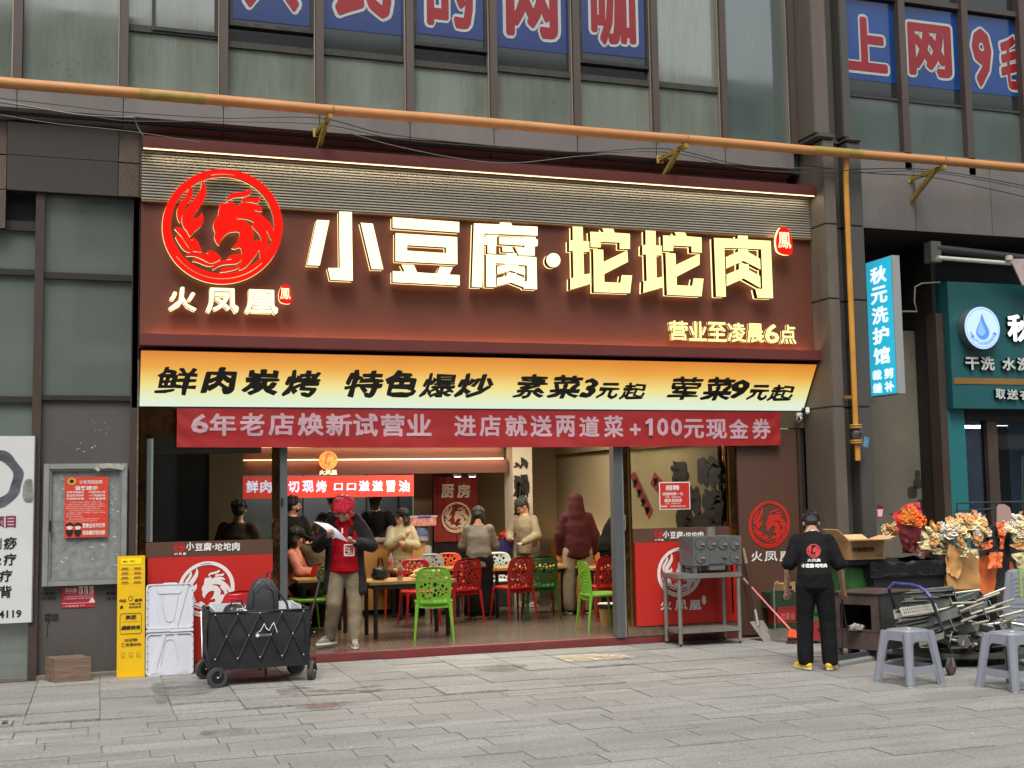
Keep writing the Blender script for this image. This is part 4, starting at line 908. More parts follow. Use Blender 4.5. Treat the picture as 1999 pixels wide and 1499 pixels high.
for k in range(2): pt('使用前检查压力表指针是否正常', 126, 1162.5+k*4.2, 182, 1165+k*4.2, 13.184, fs_, off=.01)
q = P(180,1171,13.184); geo_obj('warning_triangle', fill_geo([[(q.x-.035,q.z-.025),(q.x+.03,q.z-.025),(q.x,q.z+.035)]]), FY(13.184), M_wprint, fs_, lift=.001)
a = P(122,1178,13.184); geo_obj('white_rule', fill_geo([[(x0,a.z-.004),(x1,a.z-.004),(x1,a.z),(x0,a.z)]]), FY(13.184), M_wprint, fs_, lift=.001); pt('火警电话 119', 127, 1181, 165, 1184, 13.184, fs_, off=.01)
M_grime = mat('faded_black_stamp', (.03,.03,.03), .8, var=.3, alpha=.75)
for (u, v, w) in ((95, 1162, 31), (222, 1162, 30)):
    for k in range(2): ptext('stamped_number', ('开锁0851', '13918527')[k], u-w/2, v-7+k*9, u+w/2, v+k*9, 13.186, M_grime, bld, off=.035, lift=.0015)
for k in range(2): ptext('stamped_number', ('开锁13985', '0851852')[k], 87, 1197+k*8, 114, 1204+k*8, 13.186, M_grime, bld, off=.05, lift=.0015)
b = MB(); b.tube([P(97,1212,13.185), P(92,1222,13.185), P(93,1240,13.185), P(91,1244,13.185)], .003, 5); b.build('black_drip', M_grime, bld)
# clinic sign board at the far left
cs = thing('clinic_signboard', 'white signboard with grey ink circle and black therapy wording at the left edge', 'signboard', (P(20,1210,13.1).x, 13.12, P(20,1210,13.1).z))
CY = 13.09; x1 = P(65,1000,CY).x; z1, z0 = P(60,851,CY).z, P(50,1215,CY).z
fb('board', x1-1.6, x1, CY, 13.15, z0, z1, mat('pale_signboard', srgb(205,206,204), .4, var=.06, vscale=1.5), cs); fb('board_edge', x1+.001, x1+.012, CY-.004, 13.155, z0, z1, mat('silver_edge', srgb(150,150,148), .3, metal=.7), cs)
M_ink2 = mat('grey_ink_wash', srgb(78,80,86), .6, var=.6, vscale=9); q = P(-8, 935, CY)
rx_ = P(45,935,CY).x-q.x; outer = smooth_loop([(q.x+rx_*cos(t)*(1+.05*sin(7*t)), q.z+rx_*1.12*sin(t)*(1+.05*cos(5*t))) for t in [2*pi*i/26 for i in range(26)]], 2); inner = smooth_loop([(q.x+rx_*.62*cos(t)*(1+.07*sin(5*t)), q.z+rx_*.75*sin(t)) for t in [2*pi*i/20 for i in range(20)]], 2)
geo_obj('ink_circle', fill_geo([outer, inner]), FY(CY), M_ink2, cs, lift=.003)
geo_obj('ink_stones', fill_geo([smooth_loop([(P(u,v,CY).x, P(u,v,CY).z) for u, v in ((46,945),(52,936),(62,936),(64,950),(64,978),(50,980),(44,968))],3)]), FY(CY), mat('pale_ink_wash', srgb(130,132,126), .6, var=.5, vscale=14), cs, lift=.003)
M_mar = mat('maroon_print', srgb(130,34,72), .5, var=0)
for body, u0, u1, v0, v1, m in (('项',-12,9,1008,1030,M_mar),('目',11,31,1007,1030,M_mar),('刮',-12,3,1050,1072,M_ink),('痧',7,33,1048,1073,M_ink),('灸',-14,3,1082,1103,M_ink),('疗',7,32,1080,1104,M_ink),('理',-28,-4,1112,1136,M_ink),('疗',-1,24,1112,1136,M_ink),('背',-1,23,1143,1167,M_ink),('4119',-3,42,1191,1206,M_ink)):
    ptext('sign_character', body, u0, v0, u1, v1, CY, m, cs, off=.028, lift=.003)

# ================================================================== inside the restaurant
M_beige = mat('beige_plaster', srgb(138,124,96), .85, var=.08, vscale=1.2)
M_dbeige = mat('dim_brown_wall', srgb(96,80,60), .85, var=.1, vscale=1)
M_brwall = mat('brown_bulkhead', srgb(84,48,36), .5, var=.1, vscale=1.5)
M_orange = mat('orange_laminate', srgb(190,138,78), .45, var=.08, vscale=3, stretch=(1,1,.3))
M_steel = mat('brushed_steel', srgb(140,144,144), .3, metal=.8, var=.12, vscale=4, stretch=(.3,1,3))
M_kit = mat('kitchen_panel', srgb(120,126,126), .35, metal=.4, var=.08, vscale=1.5)
room = thing('restaurant_room', 'interior shell of the restaurant with beige walls behind the doorway', 'room', (4, 16.5, .08))
SX = 7.1
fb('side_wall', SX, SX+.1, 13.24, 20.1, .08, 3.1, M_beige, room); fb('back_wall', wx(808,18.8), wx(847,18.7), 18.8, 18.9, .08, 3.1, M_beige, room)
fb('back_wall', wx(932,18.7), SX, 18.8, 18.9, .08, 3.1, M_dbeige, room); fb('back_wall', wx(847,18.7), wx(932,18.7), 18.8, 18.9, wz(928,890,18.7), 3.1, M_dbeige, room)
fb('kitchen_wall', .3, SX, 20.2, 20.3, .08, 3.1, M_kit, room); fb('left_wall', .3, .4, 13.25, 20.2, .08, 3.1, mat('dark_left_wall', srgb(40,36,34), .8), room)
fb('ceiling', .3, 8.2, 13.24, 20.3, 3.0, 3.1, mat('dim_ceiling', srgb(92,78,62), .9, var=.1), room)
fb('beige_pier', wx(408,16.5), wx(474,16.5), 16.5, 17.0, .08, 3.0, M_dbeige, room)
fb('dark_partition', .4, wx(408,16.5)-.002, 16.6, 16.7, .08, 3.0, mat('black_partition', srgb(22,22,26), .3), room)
fb('bulkhead', .5, wx(470,16), 13.9, 14.0, wz(885,400,13.9), 3.0, M_beige, room)
for k in range(5): fb('kitchen_panel_seam', wx(590+k*62,20.19), wx(590+k*62,20.19)+.02, 20.185, 20.198, .5, 2.2, M_dark, room)
# stepped bulkheads with light coves over the counter
zc0, zc1, zc2 = wz(878,700,17.6), wz(898,700,17.5), wz(925,700,17.4)
xA, xB = wx(474,17.5), wx(992,17.5)
fb('cove_panel', xA, xB, 17.66, 17.8, zc1-.05, zc0+.5, M_brwall, room); fb('cove_panel', xA, xB, 17.50, 17.655, zc2, zc1-.0, M_brwall, room)
fb('cove_lip', xA, xB, 17.56, 17.66, zc0+.06, zc0+.12, M_brwall, room)
fb('cove_light', xA+.02, xB-.02, 17.59, 17.62, zc0+.035, zc0+.055, M_led, room); fb('cove_light', xA+.02, xB-.02, 17.63, 17.655, zc1+.004, zc1+.02, M_led, room)
strip_lamp('cove_lamp_upper', ((xA+xB)/2, 17.60, zc0+.03), xB-xA-.1, .03, (radians(24), 0, 0), (1, .50, .24), 5)
strip_lamp('cove_lamp_lower', ((xA+xB)/2, 17.44, zc1-.01), xB-xA-.1, .03, (radians(24), 0, 0), (1, .50, .24), 5)

# calligraphy pillar
px0, px1 = wx(998,17.5), wx(1036,17.5)
fb('pillar', px0, px1, 17.4, 17.8, .08, 3.0, mat('white_pillar', srgb(176,164,146), .8, var=.06), room)
for k, (u, v, w, h, ch) in enumerate(((1010,908,12,10,'人'),(1022,905,14,22,'火'),(1010,950,14,42,'烟'),(1024,948,13,42,'間'),(1010,992,14,36,'烤'),(1024,990,12,36,'鲜'))):
    ptext('ink_character', ch, u-w/2, v-h/2, u+w/2, v+h/2, 17.395, M_ink, room, off=.07, jit=.06)
# big ink lettering on the side wall, seen through the right window
FXs = Frame((SX-.004, 0, 0), (0,-1,0), (0,0,1))
def fx(u, v): q = PX(u, v, SX-.004); return q.y, q.z
for u, v, w, h, ch in ((1327,928,32,58,'好'),(1385,920,44,60,'味'),(1348,978,40,60,'炭'),(1392,985,42,62,'烤'),(1337,1018,34,46,'慢'),(1365,1020,34,46,'火'),(1388,1024,26,44,'香')):
    a = fx(u-w/2, v); c_ = fx(u+w/2, v); t_ = fx(u, v-h/2); b_ = fx(u, v+h/2)
    text('ink_character', ch, FXs, (-a[0], b_[1], -c_[0], t_[1]), M_ink, room, off=.085, lift=.006, jit=.07)
M_redstrip = mat('dark_red_strip', srgb(120,34,36), .6, var=.1)  # two flat slanting red shapes with black marks, laid over the side wall
for pts, marks in ((((1230,926),(1240,921),(1275,996),(1267,1014)), ((1240,943),(1248,962),(1256,980),(1264,996))), (((1270,944),(1278,921),(1298,944),(1292,972)), ((1280,940),(1289,955)))):
    lp = [(-fx(u, v)[0], fx(u, v)[1]) for u, v in pts]; geo_obj('red_slant_strip', fill_geo([lp]), FXs, M_redstrip, room, lift=.005, label='slanting red paper strip on the side wall behind the right window')
    for u, v in marks:
        a, b_ = fx(u-4, v), fx(u+4, v); t_, d_ = fx(u, v-6), fx(u, v+6); text('ink_character', '福', FXs, (-a[0], d_[1], -b_[0], t_[1]), M_ink, room, off=.04, lift=.009, jit=.05, rot=.4)
# lit ledge and orange wainscot along the side wall
zw = PX(1100,1063,SX-.14).z
fb('wainscot', SX-.14, SX-.002, 14.2, 18.78, .08, zw, M_orange, room); fb('ledge_light', SX-.03, SX-.008, 14.3, 18.7, zw+.004, zw+.02, M_led, room)
strip_lamp('wainscot_lamp', (SX-.07, 16.5, zw+.03), .04, 4.2, (pi, 0, 0), (1, .80, .45), 12)
fb('gold_trim', SX-.05, SX-.002, 13.4, 18.7, wz(893,1036,18.7), wz(893,1036,18.7)+.04, MATS['brass_bead'], room)
# hanging lit board over the counter
mb_ = thing('lit_menu_board', 'glowing coral-red board with pale brush characters over the kitchen counter', 'menu board', (3.4, 17.3, 1.72))
YB = 17.25; x0, x1 = wx(470,YB), wx(808,YB); z1, z0 = wz(929,640,YB), wz(971,640,YB)
fb('board', x0, x1, YB, YB+.08, z0, z1, mat('lit_red_board', srgb(225,70,55), .4, var=.05, emit=srgb(226,60,46), estr=.36), mb_)
M_lav = mat('lit_pale_print', (.8,.82,.95), .4, var=0, emit=srgb(205,218,250), estr=.55)
for ch, u0, u1, v0, v1 in (('鲜',480,504,938,962),('肉',508,530,938,962),('现',534,556,938,962),('切',562,584,939,961),('现',590,612,938,961),('烤',617,637,938,961),('口',652,669,943,957),('口',677,695,943,957),('滋',700,721,938,959),('滋',726,747,938,959),('冒',754,771,938,960),('油',778,799,938,960)):
    ptext('brush_character', ch, u0, v0, u1, v1, YB, M_lav, mb_, off=.03, jit=.01)
ne = thing('neon_emblem', 'small glowing orange round emblem above the lit red board', 'light sign', P(641,922,17.35))
q = P(640, 899, 17.34); R_ = P(658,899,17.34).x-q.x; M_neon = mat('lit_orange_emblem', (.9,.3,.1), .4, var=0, emit=(1,.22,.04), estr=1.2)
fb('backing', q.x-R_*.2, q.x+R_*.2, 17.35, 17.5, q.z-.1, q.z+.1, M_return, ne)
geo_obj('disc', fill_geo([ellipse(q.x,q.z,R_,R_,32)], .02), FY(17.34), mat('lit_amber_disc', (.6,.2,.05), .4, var=.4, vscale=30, emit=(.75,.13,.03), estr=.5), ne, lift=0)
logo('emblem', FY(17.34), q.x, q.z, R_, M_neon, ne, lift=.026, geo=LOGO_LOW)
ptext('lettering', '火凤凰', 623, 917, 658, 927, 17.33, M_letter, ne, off=.03)
# kitchen doorway curtain
cu = thing('door_curtain', 'red split curtain with white emblem hanging in the kitchen doorway', 'curtain', P(889,1057,18.6))
YC = 18.55; M_cur = mat('dark_red_cloth', srgb(140,42,32), .8, var=.12, vscale=3, bump=.2, bscale=6)
for a, c in ((847,889),(890.5,932)):
    x0, x1 = wx(a,YC), wx(c,YC); z1, z0 = wz(930,890,YC), wz(1057,890,YC); b = MB(); n = 14
    b.add([(x0+(x1-x0)*i/n, YC+.012*sin(i*1.3), z) for i in range(n+1) for z in (z0, z1)], [(2*i, 2*i+2, 2*i+3, 2*i+1) for i in range(n)]); b.build('cloth', M_cur, cu, smooth=True)
b = MB(); b.tube([(wx(845,YC), YC+.02, wz(930,890,YC)+.005), (wx(934,YC), YC+.02, wz(930,890,YC)+.005)], .01, 8); b.build('rod', M_black, cu)
for ch, a, c in (('厨',861,886),('房',892,918)): ptext('white_character', ch, a, 945, c, 972, YC-.02, mat('cream_print', srgb(214,190,160), .6, var=0), cu, off=.035)
q = P(890.5,1010,YC-.02); logo('emblem', FY(YC-.02), q.x, q.z, P(920,1010,YC-.02).x-q.x, MATS['cream_print'], cu, geo=LOGO_LOW)
fb('dark_doorway', wx(847,18.7), wx(932,18.7), 19.4, 19.5, .08, 2.3, mat('dim_kitchen', srgb(42,46,48), .6), room)
# kitchen counter
kc = thing('kitchen_counter', 'long counter with orange front panels and a grey top under the lit board', 'counter', (2.7, 17.5, .08))
zt = wz(1056,620,17.2); xk = wx(830,17.2)
for k in range(6):
    a = 1.2+(xk-1.2)*k/6; c = 1.2+(xk-1.2)*(k+1)/6; fb('front_panel', a+.004, c-.004, 17.2, 17.24, .15, zt-.05, M_orange, kc)
fb('top', 1.15, xk+.03, 17.15, 17.9, zt-.045, zt, mat('grey_stone_top', srgb(140,136,128), .4, var=.15, vscale=12), kc, bevel=.008); fb('plinth', 1.2, xk, 17.26, 17.85, .08, zt-.05, M_dark, kc)
tv = thing('television', 'dark wall-mounted screen under the curtain beside the grey-sweater customer', 'television', P(875,1085,18.4))
fb('screen', wx(848,18.4), wx(905,18.4), 18.38, 18.42, wz(1092,875,18.4), wz(1060,875,18.4), mat('dark_glossy_screen', srgb(28,34,38), .15, var=.1), tv)
# downlights in the ceiling that show, and the room lamps
for (u, v) in ((893,928),(922,928)):
    q = P(u, v, 18.3); t = thing('downlight', 'small white lit downlight above the red curtain, ' + ('larger left one' if u < 900 else 'smaller right one'), 'ceiling light', q)
    b = MB(); b.lathe([(.06,-.02),(.065,.02)], 16); lpart('housing', b, M_wprint, t); b = MB(); b.lathe([(.05,-.024),(.05,-.021)], 16); lpart('lens', b, mat('lit_lens', (1,1,1), .4, var=0, emit=(1,1,.95), estr=6), t)
def room_lamp(nm, x, y, z, sx, sy, e, col=(1,.88,.70)): return strip_lamp(nm, (x, y, z), sx, sy, (0, 0, 0), col, e)
room_lamp('ceiling_lamp_front', 3.6, 14.6, 2.95, 3.0, .5, 64); room_lamp('ceiling_lamp_middle', 5.2, 16.2, 2.95, 2.6, .5, 64); room_lamp('ceiling_lamp_kitchen', 3.0, 19.2, 2.95, 2.6, .4, 32, (.95,1,1)); room_lamp('ceiling_lamp_side', 6.4, 14.6, 2.95, .8, .8, 22, (1,.85,.6))

# ================================================================== security cameras
for (u, v, r, lab, kd) in ((1560, 806, 0, 'white dome security camera under the right end of the light box', 0), (1572, 795, 0, 'white bullet security camera at the lower corner of the light box', 1)):
    t = thing('security_camera', lab, 'security camera', P(u, v, 13.0))
    if kd == 0:
        b = MB(); b.lathe([(.028,.0),(.036,-.01),(.036,-.035),(.03,-.04)], 16); lpart('base', b, M_wprint, t, smooth=True)
        lpart('ball', MB().ball((0,0,-.068), .038, 16, 10), M_wprint, t, smooth=True); lpart('lens', MB().ball((-.02,-.022,-.07), (.02,.02,.026), 12, 8), M_black, t, smooth=True)
    else:
        lpart('body', MB().bar((.03,0,-.005), (.012,-.03,-.08), .045, .05), M_wprint, t, bevel=.008); lpart('bracket', MB().bar((0,.03,-.02), (-.04,.0,-.05), .03, .04), M_black, t)

# ================================================================== blue vertical sign, laundry shop
bs = thing('blue_blade_sign', 'narrow upright bright blue sign with white characters projecting beside the orange pipe', 'sign', P(1735,770,12.4))
XS = P(1740,498,12.33).x; c1 = PX(1689,513,XS); c2 = PX(1740,498,XS); c3 = PX(1753,768,XS); c4 = PX(1705,775,XS)
zt, zb = (c1.z+c2.z)/2, (c3.z+c4.z)/2; yf, ybk = c2.y, c1.y; xw = P(1756,500,yf).x-XS
fb('case', XS, XS+max(.10,xw), yf, ybk, zb, zt, mat('pale_grey_case', srgb(158,160,160), .4, metal=.2, var=.06), bs, bevel=.004)
FB = Frame((XS-.003, 0, 0), (0,-1,0), (0,0,1))
me = bpy.data.meshes.new('face'); me.from_pydata([tuple(FB.w(*q)) for q in ((-ybk+.01,zb+.01,0),(-yf-.01,zb+.01,0),(-yf-.01,zt-.01,0),(-ybk+.01,zt-.01,0))], [], [(0,1,2,3)]); me.materials.append(mat('lit_cyan_film', srgb(40,180,215), .4, var=.05, emit=srgb(44,180,212), estr=.42)); link('face', me, bs)
M_litw = mat('lit_white_print', (.9,.95,.95), .4, var=0, emit=(.85,.95,1), estr=.5)
W_ = ybk-yf; Hh = zt-zb
for k, ch in enumerate('秋元洗护馆'):
    z1_ = zt-.055*Hh-k*.148*Hh; text('white_character', ch, FB, (-ybk+.18*W_, z1_-.125*Hh, -ybk+.80*W_, z1_), M_litw, bs, off=.035, lift=.004)
for ch, i, j in (('裁',0,0),('剪',1,0),('缝',0,1),('补',1,1)):
    z1_ = zt-.808*Hh-j*.095*Hh; text('white_character', ch, FB, (-ybk+(.10+.45*i)*W_, z1_-.075*Hh, -ybk+(.46+.45*i)*W_, z1_), M_litw, bs, off=.03, lift=.004)
MB().tube([P(1760,608,13.0), P(1790,608,13.0), P(1785,590,13.0), P(1786,560,13.0), P(1800,553,13.0), P(1835,551,13.0)], .011, 6).build('wire', M_cableg, bs, smooth=True)
ls = thing('laundry_shopfront', 'teal laundry shopfront with raised white characters and a round water-drop sign', 'shopfront', (11.4, 13.0, 0))
M_teal = mat('teal_panel', srgb(34,88,92), .35, var=.05, vscale=1); M_tealL = mat('teal_pillar', srgb(36,108,112), .4, var=.05, vscale=1.5)
tx = P(1855,670,13.0).x; tz1, tz0 = P(1849,549,13.0).z, P(1863,797,13.0).z
fb('sign_panel', tx, 13.6, 13.0, 13.35, tz0, tz1, M_teal, ls); fb('gold_rule', tx+.02, 13.6, 12.992, 12.999, P(1863,749,13).z, P(1863,737,13).z, mat('ochre_rule', srgb(150,112,62), .4, metal=.3), ls)
fb('side_pillar', wx(1853,13.15,1000), wx(1889,13.15,1000), 13.12, 13.4, 0, tz0-.002, M_tealL, ls)
fb('dark_header', wx(1889,13.2), 13.6, 13.15, 13.3, tz0-.14, tz0-.002, M_dark, ls)
ygl = 13.25
for a, c in ((1889,1935),(1952,2060)): fb('glass_pane', wx(a,ygl), wx(c,ygl), ygl, ygl+.01, 0, tz0-.1, M_clear, ls)
for a, c in ((1933,1953),): fb('door_frame', wx(a,13.2), wx(c,13.2), 13.18, 13.3, 0, tz0-.05, M_mullL, ls)
fb('interior_wall', 10.5, 15, 16.2, 16.3, 0, 3.2, mat('blue_grey_interior', srgb(62,72,96), .7, var=.4, vscale=1.2), ls); fb('interior_floor', 10.5, 15, 13.3, 16.2, 0, .03, mat('dim_floor', srgb(70,70,74), .5), ls); fb('interior_ceiling', 10.5, 15, 13.3, 16.2, 3.0, 3.1, M_dark, ls)
fb('interior_partition', wx(1932,14.2), wx(1936,14.2)+.35, 14.2, 14.3, .03, 2.6, mat('navy_partition', srgb(20,24,46), .5), ls)
for z_ in (1.2, 1.8):
    fb('shelf', 10.9, 12.2, 15.8, 16.1, z_, z_+.04, mat('grey_shelf', srgb(120,126,134), .4, metal=.4), ls)
for a, c in ((1885,1915),(1943,1967)):
    q0, q1 = P(a,833,15), P(c,836,15); fb('tube_light', q0.x, q1.x, 15, 15.04, q0.z-.02, q0.z+.02, mat('lit_tube', (1,1,1), .4, var=0, emit=(.9,.96,1), estr=5), ls)
room_lamp('laundry_lamp', 12.2, 14.9, 2.9, 1.6, .3, 45, (.8,.9,1))
M_chw = mat('raised_pale_character', srgb(190,196,190), .5, var=.05)
for ch, u0, u1, v0, v1, m in (('干',1884,1911,697,722,M_chw),('洗',1914,1941,696,723,M_chw),('水',1956,1982,698,723,M_chw),('洗',1985,2012,698,724,M_chw),('取',1943,1962,759,779,M_chw),('送',1965,1987,760,780,M_chw),('衣',1990,2012,760,781,M_chw),('秋',1966,2020,614,667,M_litw)):
    ptext('raised_character', ch, u0, v0, u1, v1, 12.96, m, ls, off=.035, ext=.018, lift=-.03, sidemat=M_return)
rs_ = thing('round_drop_sign', 'round pale blue lit disc with a blue water drop on the teal panel', 'sign', P(1918,681,12.9))
q = P(1917.5,640,12.86); R_ = P(1952,642,12.86).x-q.x
b = MB(); b.lathe([(R_,0),(R_,.12)], 48, axis='y'); 
b2 = MB(); b2.lathe([(R_, 0), (R_, .13)], 48, (q.x, 12.99, q.z), axis='y'); b2.build('rim', mat('steel_rim', srgb(150,150,145), .3, metal=.8), rs_, smooth=True)
geo_obj('face', fill_geo([ellipse(q.x,q.z,R_*.985,R_*.985,48)], .002), FY(12.86), mat('lit_pale_blue', srgb(180,205,245), .4, var=0, emit=srgb(176,200,240), estr=.4), rs_)
M_bl = mat('blue_print', srgb(70,120,205), .4, var=0, emit=srgb(70,120,210), estr=.6); M_blr = mat('blue_ring_print', srgb(110,150,220), .4, var=0, emit=srgb(120,155,220), estr=.6)
dr = smooth_loop([(q.x,q.z+R_*.66),(q.x+R_*.14,q.z+R_*.30),(q.x+R_*.34,q.z-.02),(q.x+R_*.36,q.z-R_*.30),(q.x+R_*.16,q.z-R_*.52),(q.x-R_*.16,q.z-R_*.52),(q.x-R_*.36,q.z-R_*.30),(q.x-R_*.34,q.z-.02),(q.x-R_*.14,q.z+R_*.30)], 4)
geo_obj('drop', fill_geo([dr]), FY(12.86), M_bl, rs_, lift=.006)
geo_obj('drop_shine', fill_geo([[(q.x+(x-q.x)*.6-R_*.08, q.z+(z-q.z)*.6-R_*.04) for x, z in dr]]), FY(12.86), M_blr, rs_, lift=.008)
geo_obj('ring', fill_geo([ellipse(q.x,q.z,R_*.92,R_*.92,48), ellipse(q.x,q.z,R_*.89,R_*.89,48)]), FY(12.86), M_blr, rs_, lift=.006)
for k, ch in enumerate('QIUYUANGANXI'):
    a = radians(202+k*12.4); cx, cz = q.x+R_*.72*cos(a), q.z+R_*.72*sin(a); h = R_*.09
    text('letter', ch, FY(12.86), (cx-h*.7, cz-h, cx+h*.7, cz+h), M_bl, rs_, off=.02, lift=.007, rot=a+pi/2)
# rolled awning above
aw = thing('rolled_awning', 'rolled-up awning with white front bar under the concrete beam at the right', 'awning', P(1825,488,12.95))
a, c = P(1825,485,12.9), P(2080,514,12.9)
MB().tube([a, c], .055, 12).build('roller', mat('dark_roller', srgb(50,48,46), .5), aw, smooth=True); a, c = P(1830,503,12.75), P(1972,514,12.75)
MB().tube([a, c], .028, 10).build('front_bar', mat('white_bar', srgb(196,194,184), .4, var=.1), aw, smooth=True); MB().lathe([(.045,0),(.05,.05),(.03,.06)], 12, P(1970,508,12.7)).build('bar_joint', MATS['white_bar'], aw)
q = P(1822,490,12.9); fb('bracket', q.x-.07, q.x+.08, 12.85, 13.0, q.z-.15, q.z+.12, mat('perforated_steel', srgb(104,104,98), .5, metal=.4, var=.5, vscale=60), aw)
b = MB(); pts_ = [P(1972,505,12.72),P(2060,505,12.72),P(2060,575,12.78),P(1996,556,12.75)]; b.quad(*pts_); b.add([pts_[0]+Vector((0,.02,0)),pts_[1]+Vector((0,.02,0)),pts_[2]+Vector((0,.02,0)),pts_[3]+Vector((0,.02,0))],[(0,1,2,3)]); b.build('hanging_cloth', mat('pinkish_cloth', srgb(190,172,168), .8, var=.15, vscale=5), aw)
# ================================================================== plastic chairs with pebble-pattern backs
def plastic(nm, col): return mat('plastic_'+nm, col, .38, var=.05, vscale=4, spec=.5)
def chair_source():
    g = random.Random(11)
    out = smooth_loop([(-.185,.40),(-.205,.60),(-.20,.74),(-.15,.825),(0,.845),(.15,.825),(.20,.74),(.205,.60),(.185,.40),(.12,.375),(0,.37),(-.12,.375)], 3)
    holes = []
    for _ in range(1500):
        x, z = g.uniform(-.165,.165), g.uniform(.44,.80); r = g.uniform(.016,.027) if _ < 900 else g.uniform(.010,.016)
        lim = .165 if z < .72 else .165-.9*(z-.72)
        if abs(x)+r > lim: continue
        if all((x-a)**2+(z-c)**2 > (r+q+.0045)**2 for a, c, q, *_ in holes): holes.append((x, z, r))
        if len(holes)   >= 70: break
    loops = [out]
    for x, z, r in holes:
        e = g.uniform(.75,1.0); a0 = g.uniform(0, pi); loops.append([(x+r*cos(t)*cos(a0)-r*e*sin(t)*sin(a0), z+r*cos(t)*sin(a0)+r*e*sin(t)*cos(a0)) for t in [2*pi*i/9 for i in range(9)]])
    vs, fs = fill_geo(loops, .006)
    me = bpy.data.meshes.new('backrest'); me.from_pydata([(v.x, .20+.10*(v.y-.40)+v.z-.9*v.x*v.x, v.y) for v in vs], [], fs)
    seat = MB(); n = 22; rng = []
    for z, k in ((.415,.93),(.425,1.0),(.445,1.0),(.452,.96)):
        rng.append([(.225*k*math.copysign(abs(cos(t))**.6, cos(t)), -.0+.215*k*math.copysign(abs(sin(t))**.6, sin(t)), z) for t in [2*pi*i/n for i in range(n)]])
    vs2 = [p for r_ in rng for p in r_] + [(0,0,.44),(0,0,.42)]; f2 = [(i*n+k, i*n+(k+1)%n, (i+1)*n+(k+1)%n, (i+1)*n+k) for i in range(3) for k in range(n)]
    f2 += [(3*n+k, 3*n+(k+1)%n, 4*n) for k in range(n)] + [(k, 4*n+1, (k+1)%n) for k in range(n)]
    seat.add(vs2, f2)
    legs = []
    for sx, sy in ((-1,-1),(1,-1),(-1,1),(1,1)):
        b = MB(); b.tube([(sx*.19, sy*.175, .43), (sx*.20, sy*.195, .30), (sx*.225, sy*.235, .0)], [.026,.02,.011], 8, sc=(1,.8)); legs.append(b.mesh('leg', [], smooth=True))
    return seat.mesh('seat', [], smooth=True), me, legs
_seat, _back, _legs = chair_source()
for m in (_seat, _back, *_legs): m.materials.append(None)
def chair(loc, rz, m, label, back_label=None):
    t = thing('plastic_chair', label, 'chair', loc, rz, 'plastic chairs with pebble-pattern backs')
    for nm, me in [('seat', _seat), ('backrest', _back)] + [('leg', l) for l in _legs]:
        o = bpy.data.objects.new(nm, me); COL.objects.link(o); o.parent = t
        o.material_slots[0].link = 'OBJECT'; o.material_slots[0].material = m
    return t
Lg, Dg, Rd, Or, Gy, Wh = plastic('lime', srgb(112,170,48)), plastic('dark_green', srgb(38,92,38)), plastic('red', srgb(168,26,30)), plastic('orange', srgb(205,84,34)), plastic('grey', srgb(140,146,144)), plastic('white', srgb(196,206,204))
FZ = .08
def at(u, v): q = G(u, v, FZ); return (q.x, q.y, FZ)
def atY(u, Y, v=1150): q = P(u, v, Y); return (q.x, Y, FZ)
chair(atY(846,14.0), radians(166), Lg, 'bright lime green chair with its back to the doorway')
chair(atY(1170,13.98), radians(88), Lg, 'lime green chair seen from the side, half behind the right door frame')
chair(atY(600,15.0), radians(-80), Lg, 'lime green chair just inside the left door frame, seat to the right')
chair(atY(602,16.3), radians(172), Rd, 'dark red chair under the seated man in the olive jumper')
chair(atY(641,15.6), radians(165), plastic('coral', srgb(205,44,38)), 'coral red chair between the seated man and the red-haired man')
chair(atY(818,15.5), radians(0), Rd, 'red chair on the far side of the front table')
chair(atY(853,16.8), radians(10), Gy, 'grey chair behind the lime green chair')
chair(atY(888,16.9), radians(8), Or, 'orange chair left of the woman in the grey jumper')
chair(atY(900,15.6), radians(190), Rd, 'red chair half hidden by the woman in the grey jumper')
chair(atY(772,17.0), radians(5), Or, 'orange chair behind the two bottles')
chair(atY(983,16.6), radians(4), Wh, 'white chair at the middle table')
chair(atY(1002,15.55), radians(195), Rd, 'crimson chair at the middle table with its back to the street')
chair(atY(1055,15.6), radians(170), Dg, 'dark green chair at the middle table')
chair(atY(1180,15.1), radians(182), Rd, 'red chair at the right table beside the door frame')
chair(atY(1178,16.6), radians(0), Or, 'orange chair beyond the right table')
chair((P(470,1180,12.66).x, 12.66, 0), radians(180), plastic('pinkish_red', srgb(196,40,48)), 'pinkish red chair outside, in front of the left emblem panel')
# ---- tables
M_wood = mat('pale_wood_top', srgb(176,140,88), .4, var=.12, vscale=3, stretch=(.4,3,1))
def table(x0, x1, y0, y1, label, h=.67):
    t = thing('dining_table', label, 'table', ((x0+x1)/2, (y0+y1)/2, FZ), 0, 'dining tables'); w, d = (x1-x0)/2, (y1-y0)/2
    lpart('table_top', MB().box(-w, w, -d, d, h-.035, h), M_wood, t, bevel=.004)
    lpart('apron', MB().box(-w+.06, w-.06, -d+.05, d-.05, h-.09, h-.036), M_black, t)
    for sx in (-1,1):
        for sy in (-1,1): lpart('leg', MB().tube([(sx*(w-.09), sy*(d-.09), 0), (sx*(w-.09), sy*(d-.09), h-.04)], .026, 10), M_black, t, smooth=True)
    return t
x = lambda u, Y: P(u, 1130, Y).x
table(x(716,14.3), x(885,14.3), 14.15, 14.85, 'front table with bottles and a cloth bag, nearest the red-haired man')
table(x(955,16), x(1130,16), 15.85, 16.5, 'middle table behind the crimson and dark green chairs')
table(x(1152,15.3), x(1240,15.3), 15.2, 15.9, 'right table half hidden by the door frame')
table(x(770,16.3), x(905,16.3), 16.2, 16.8, 'rear table behind the front one, carrying a bottle')
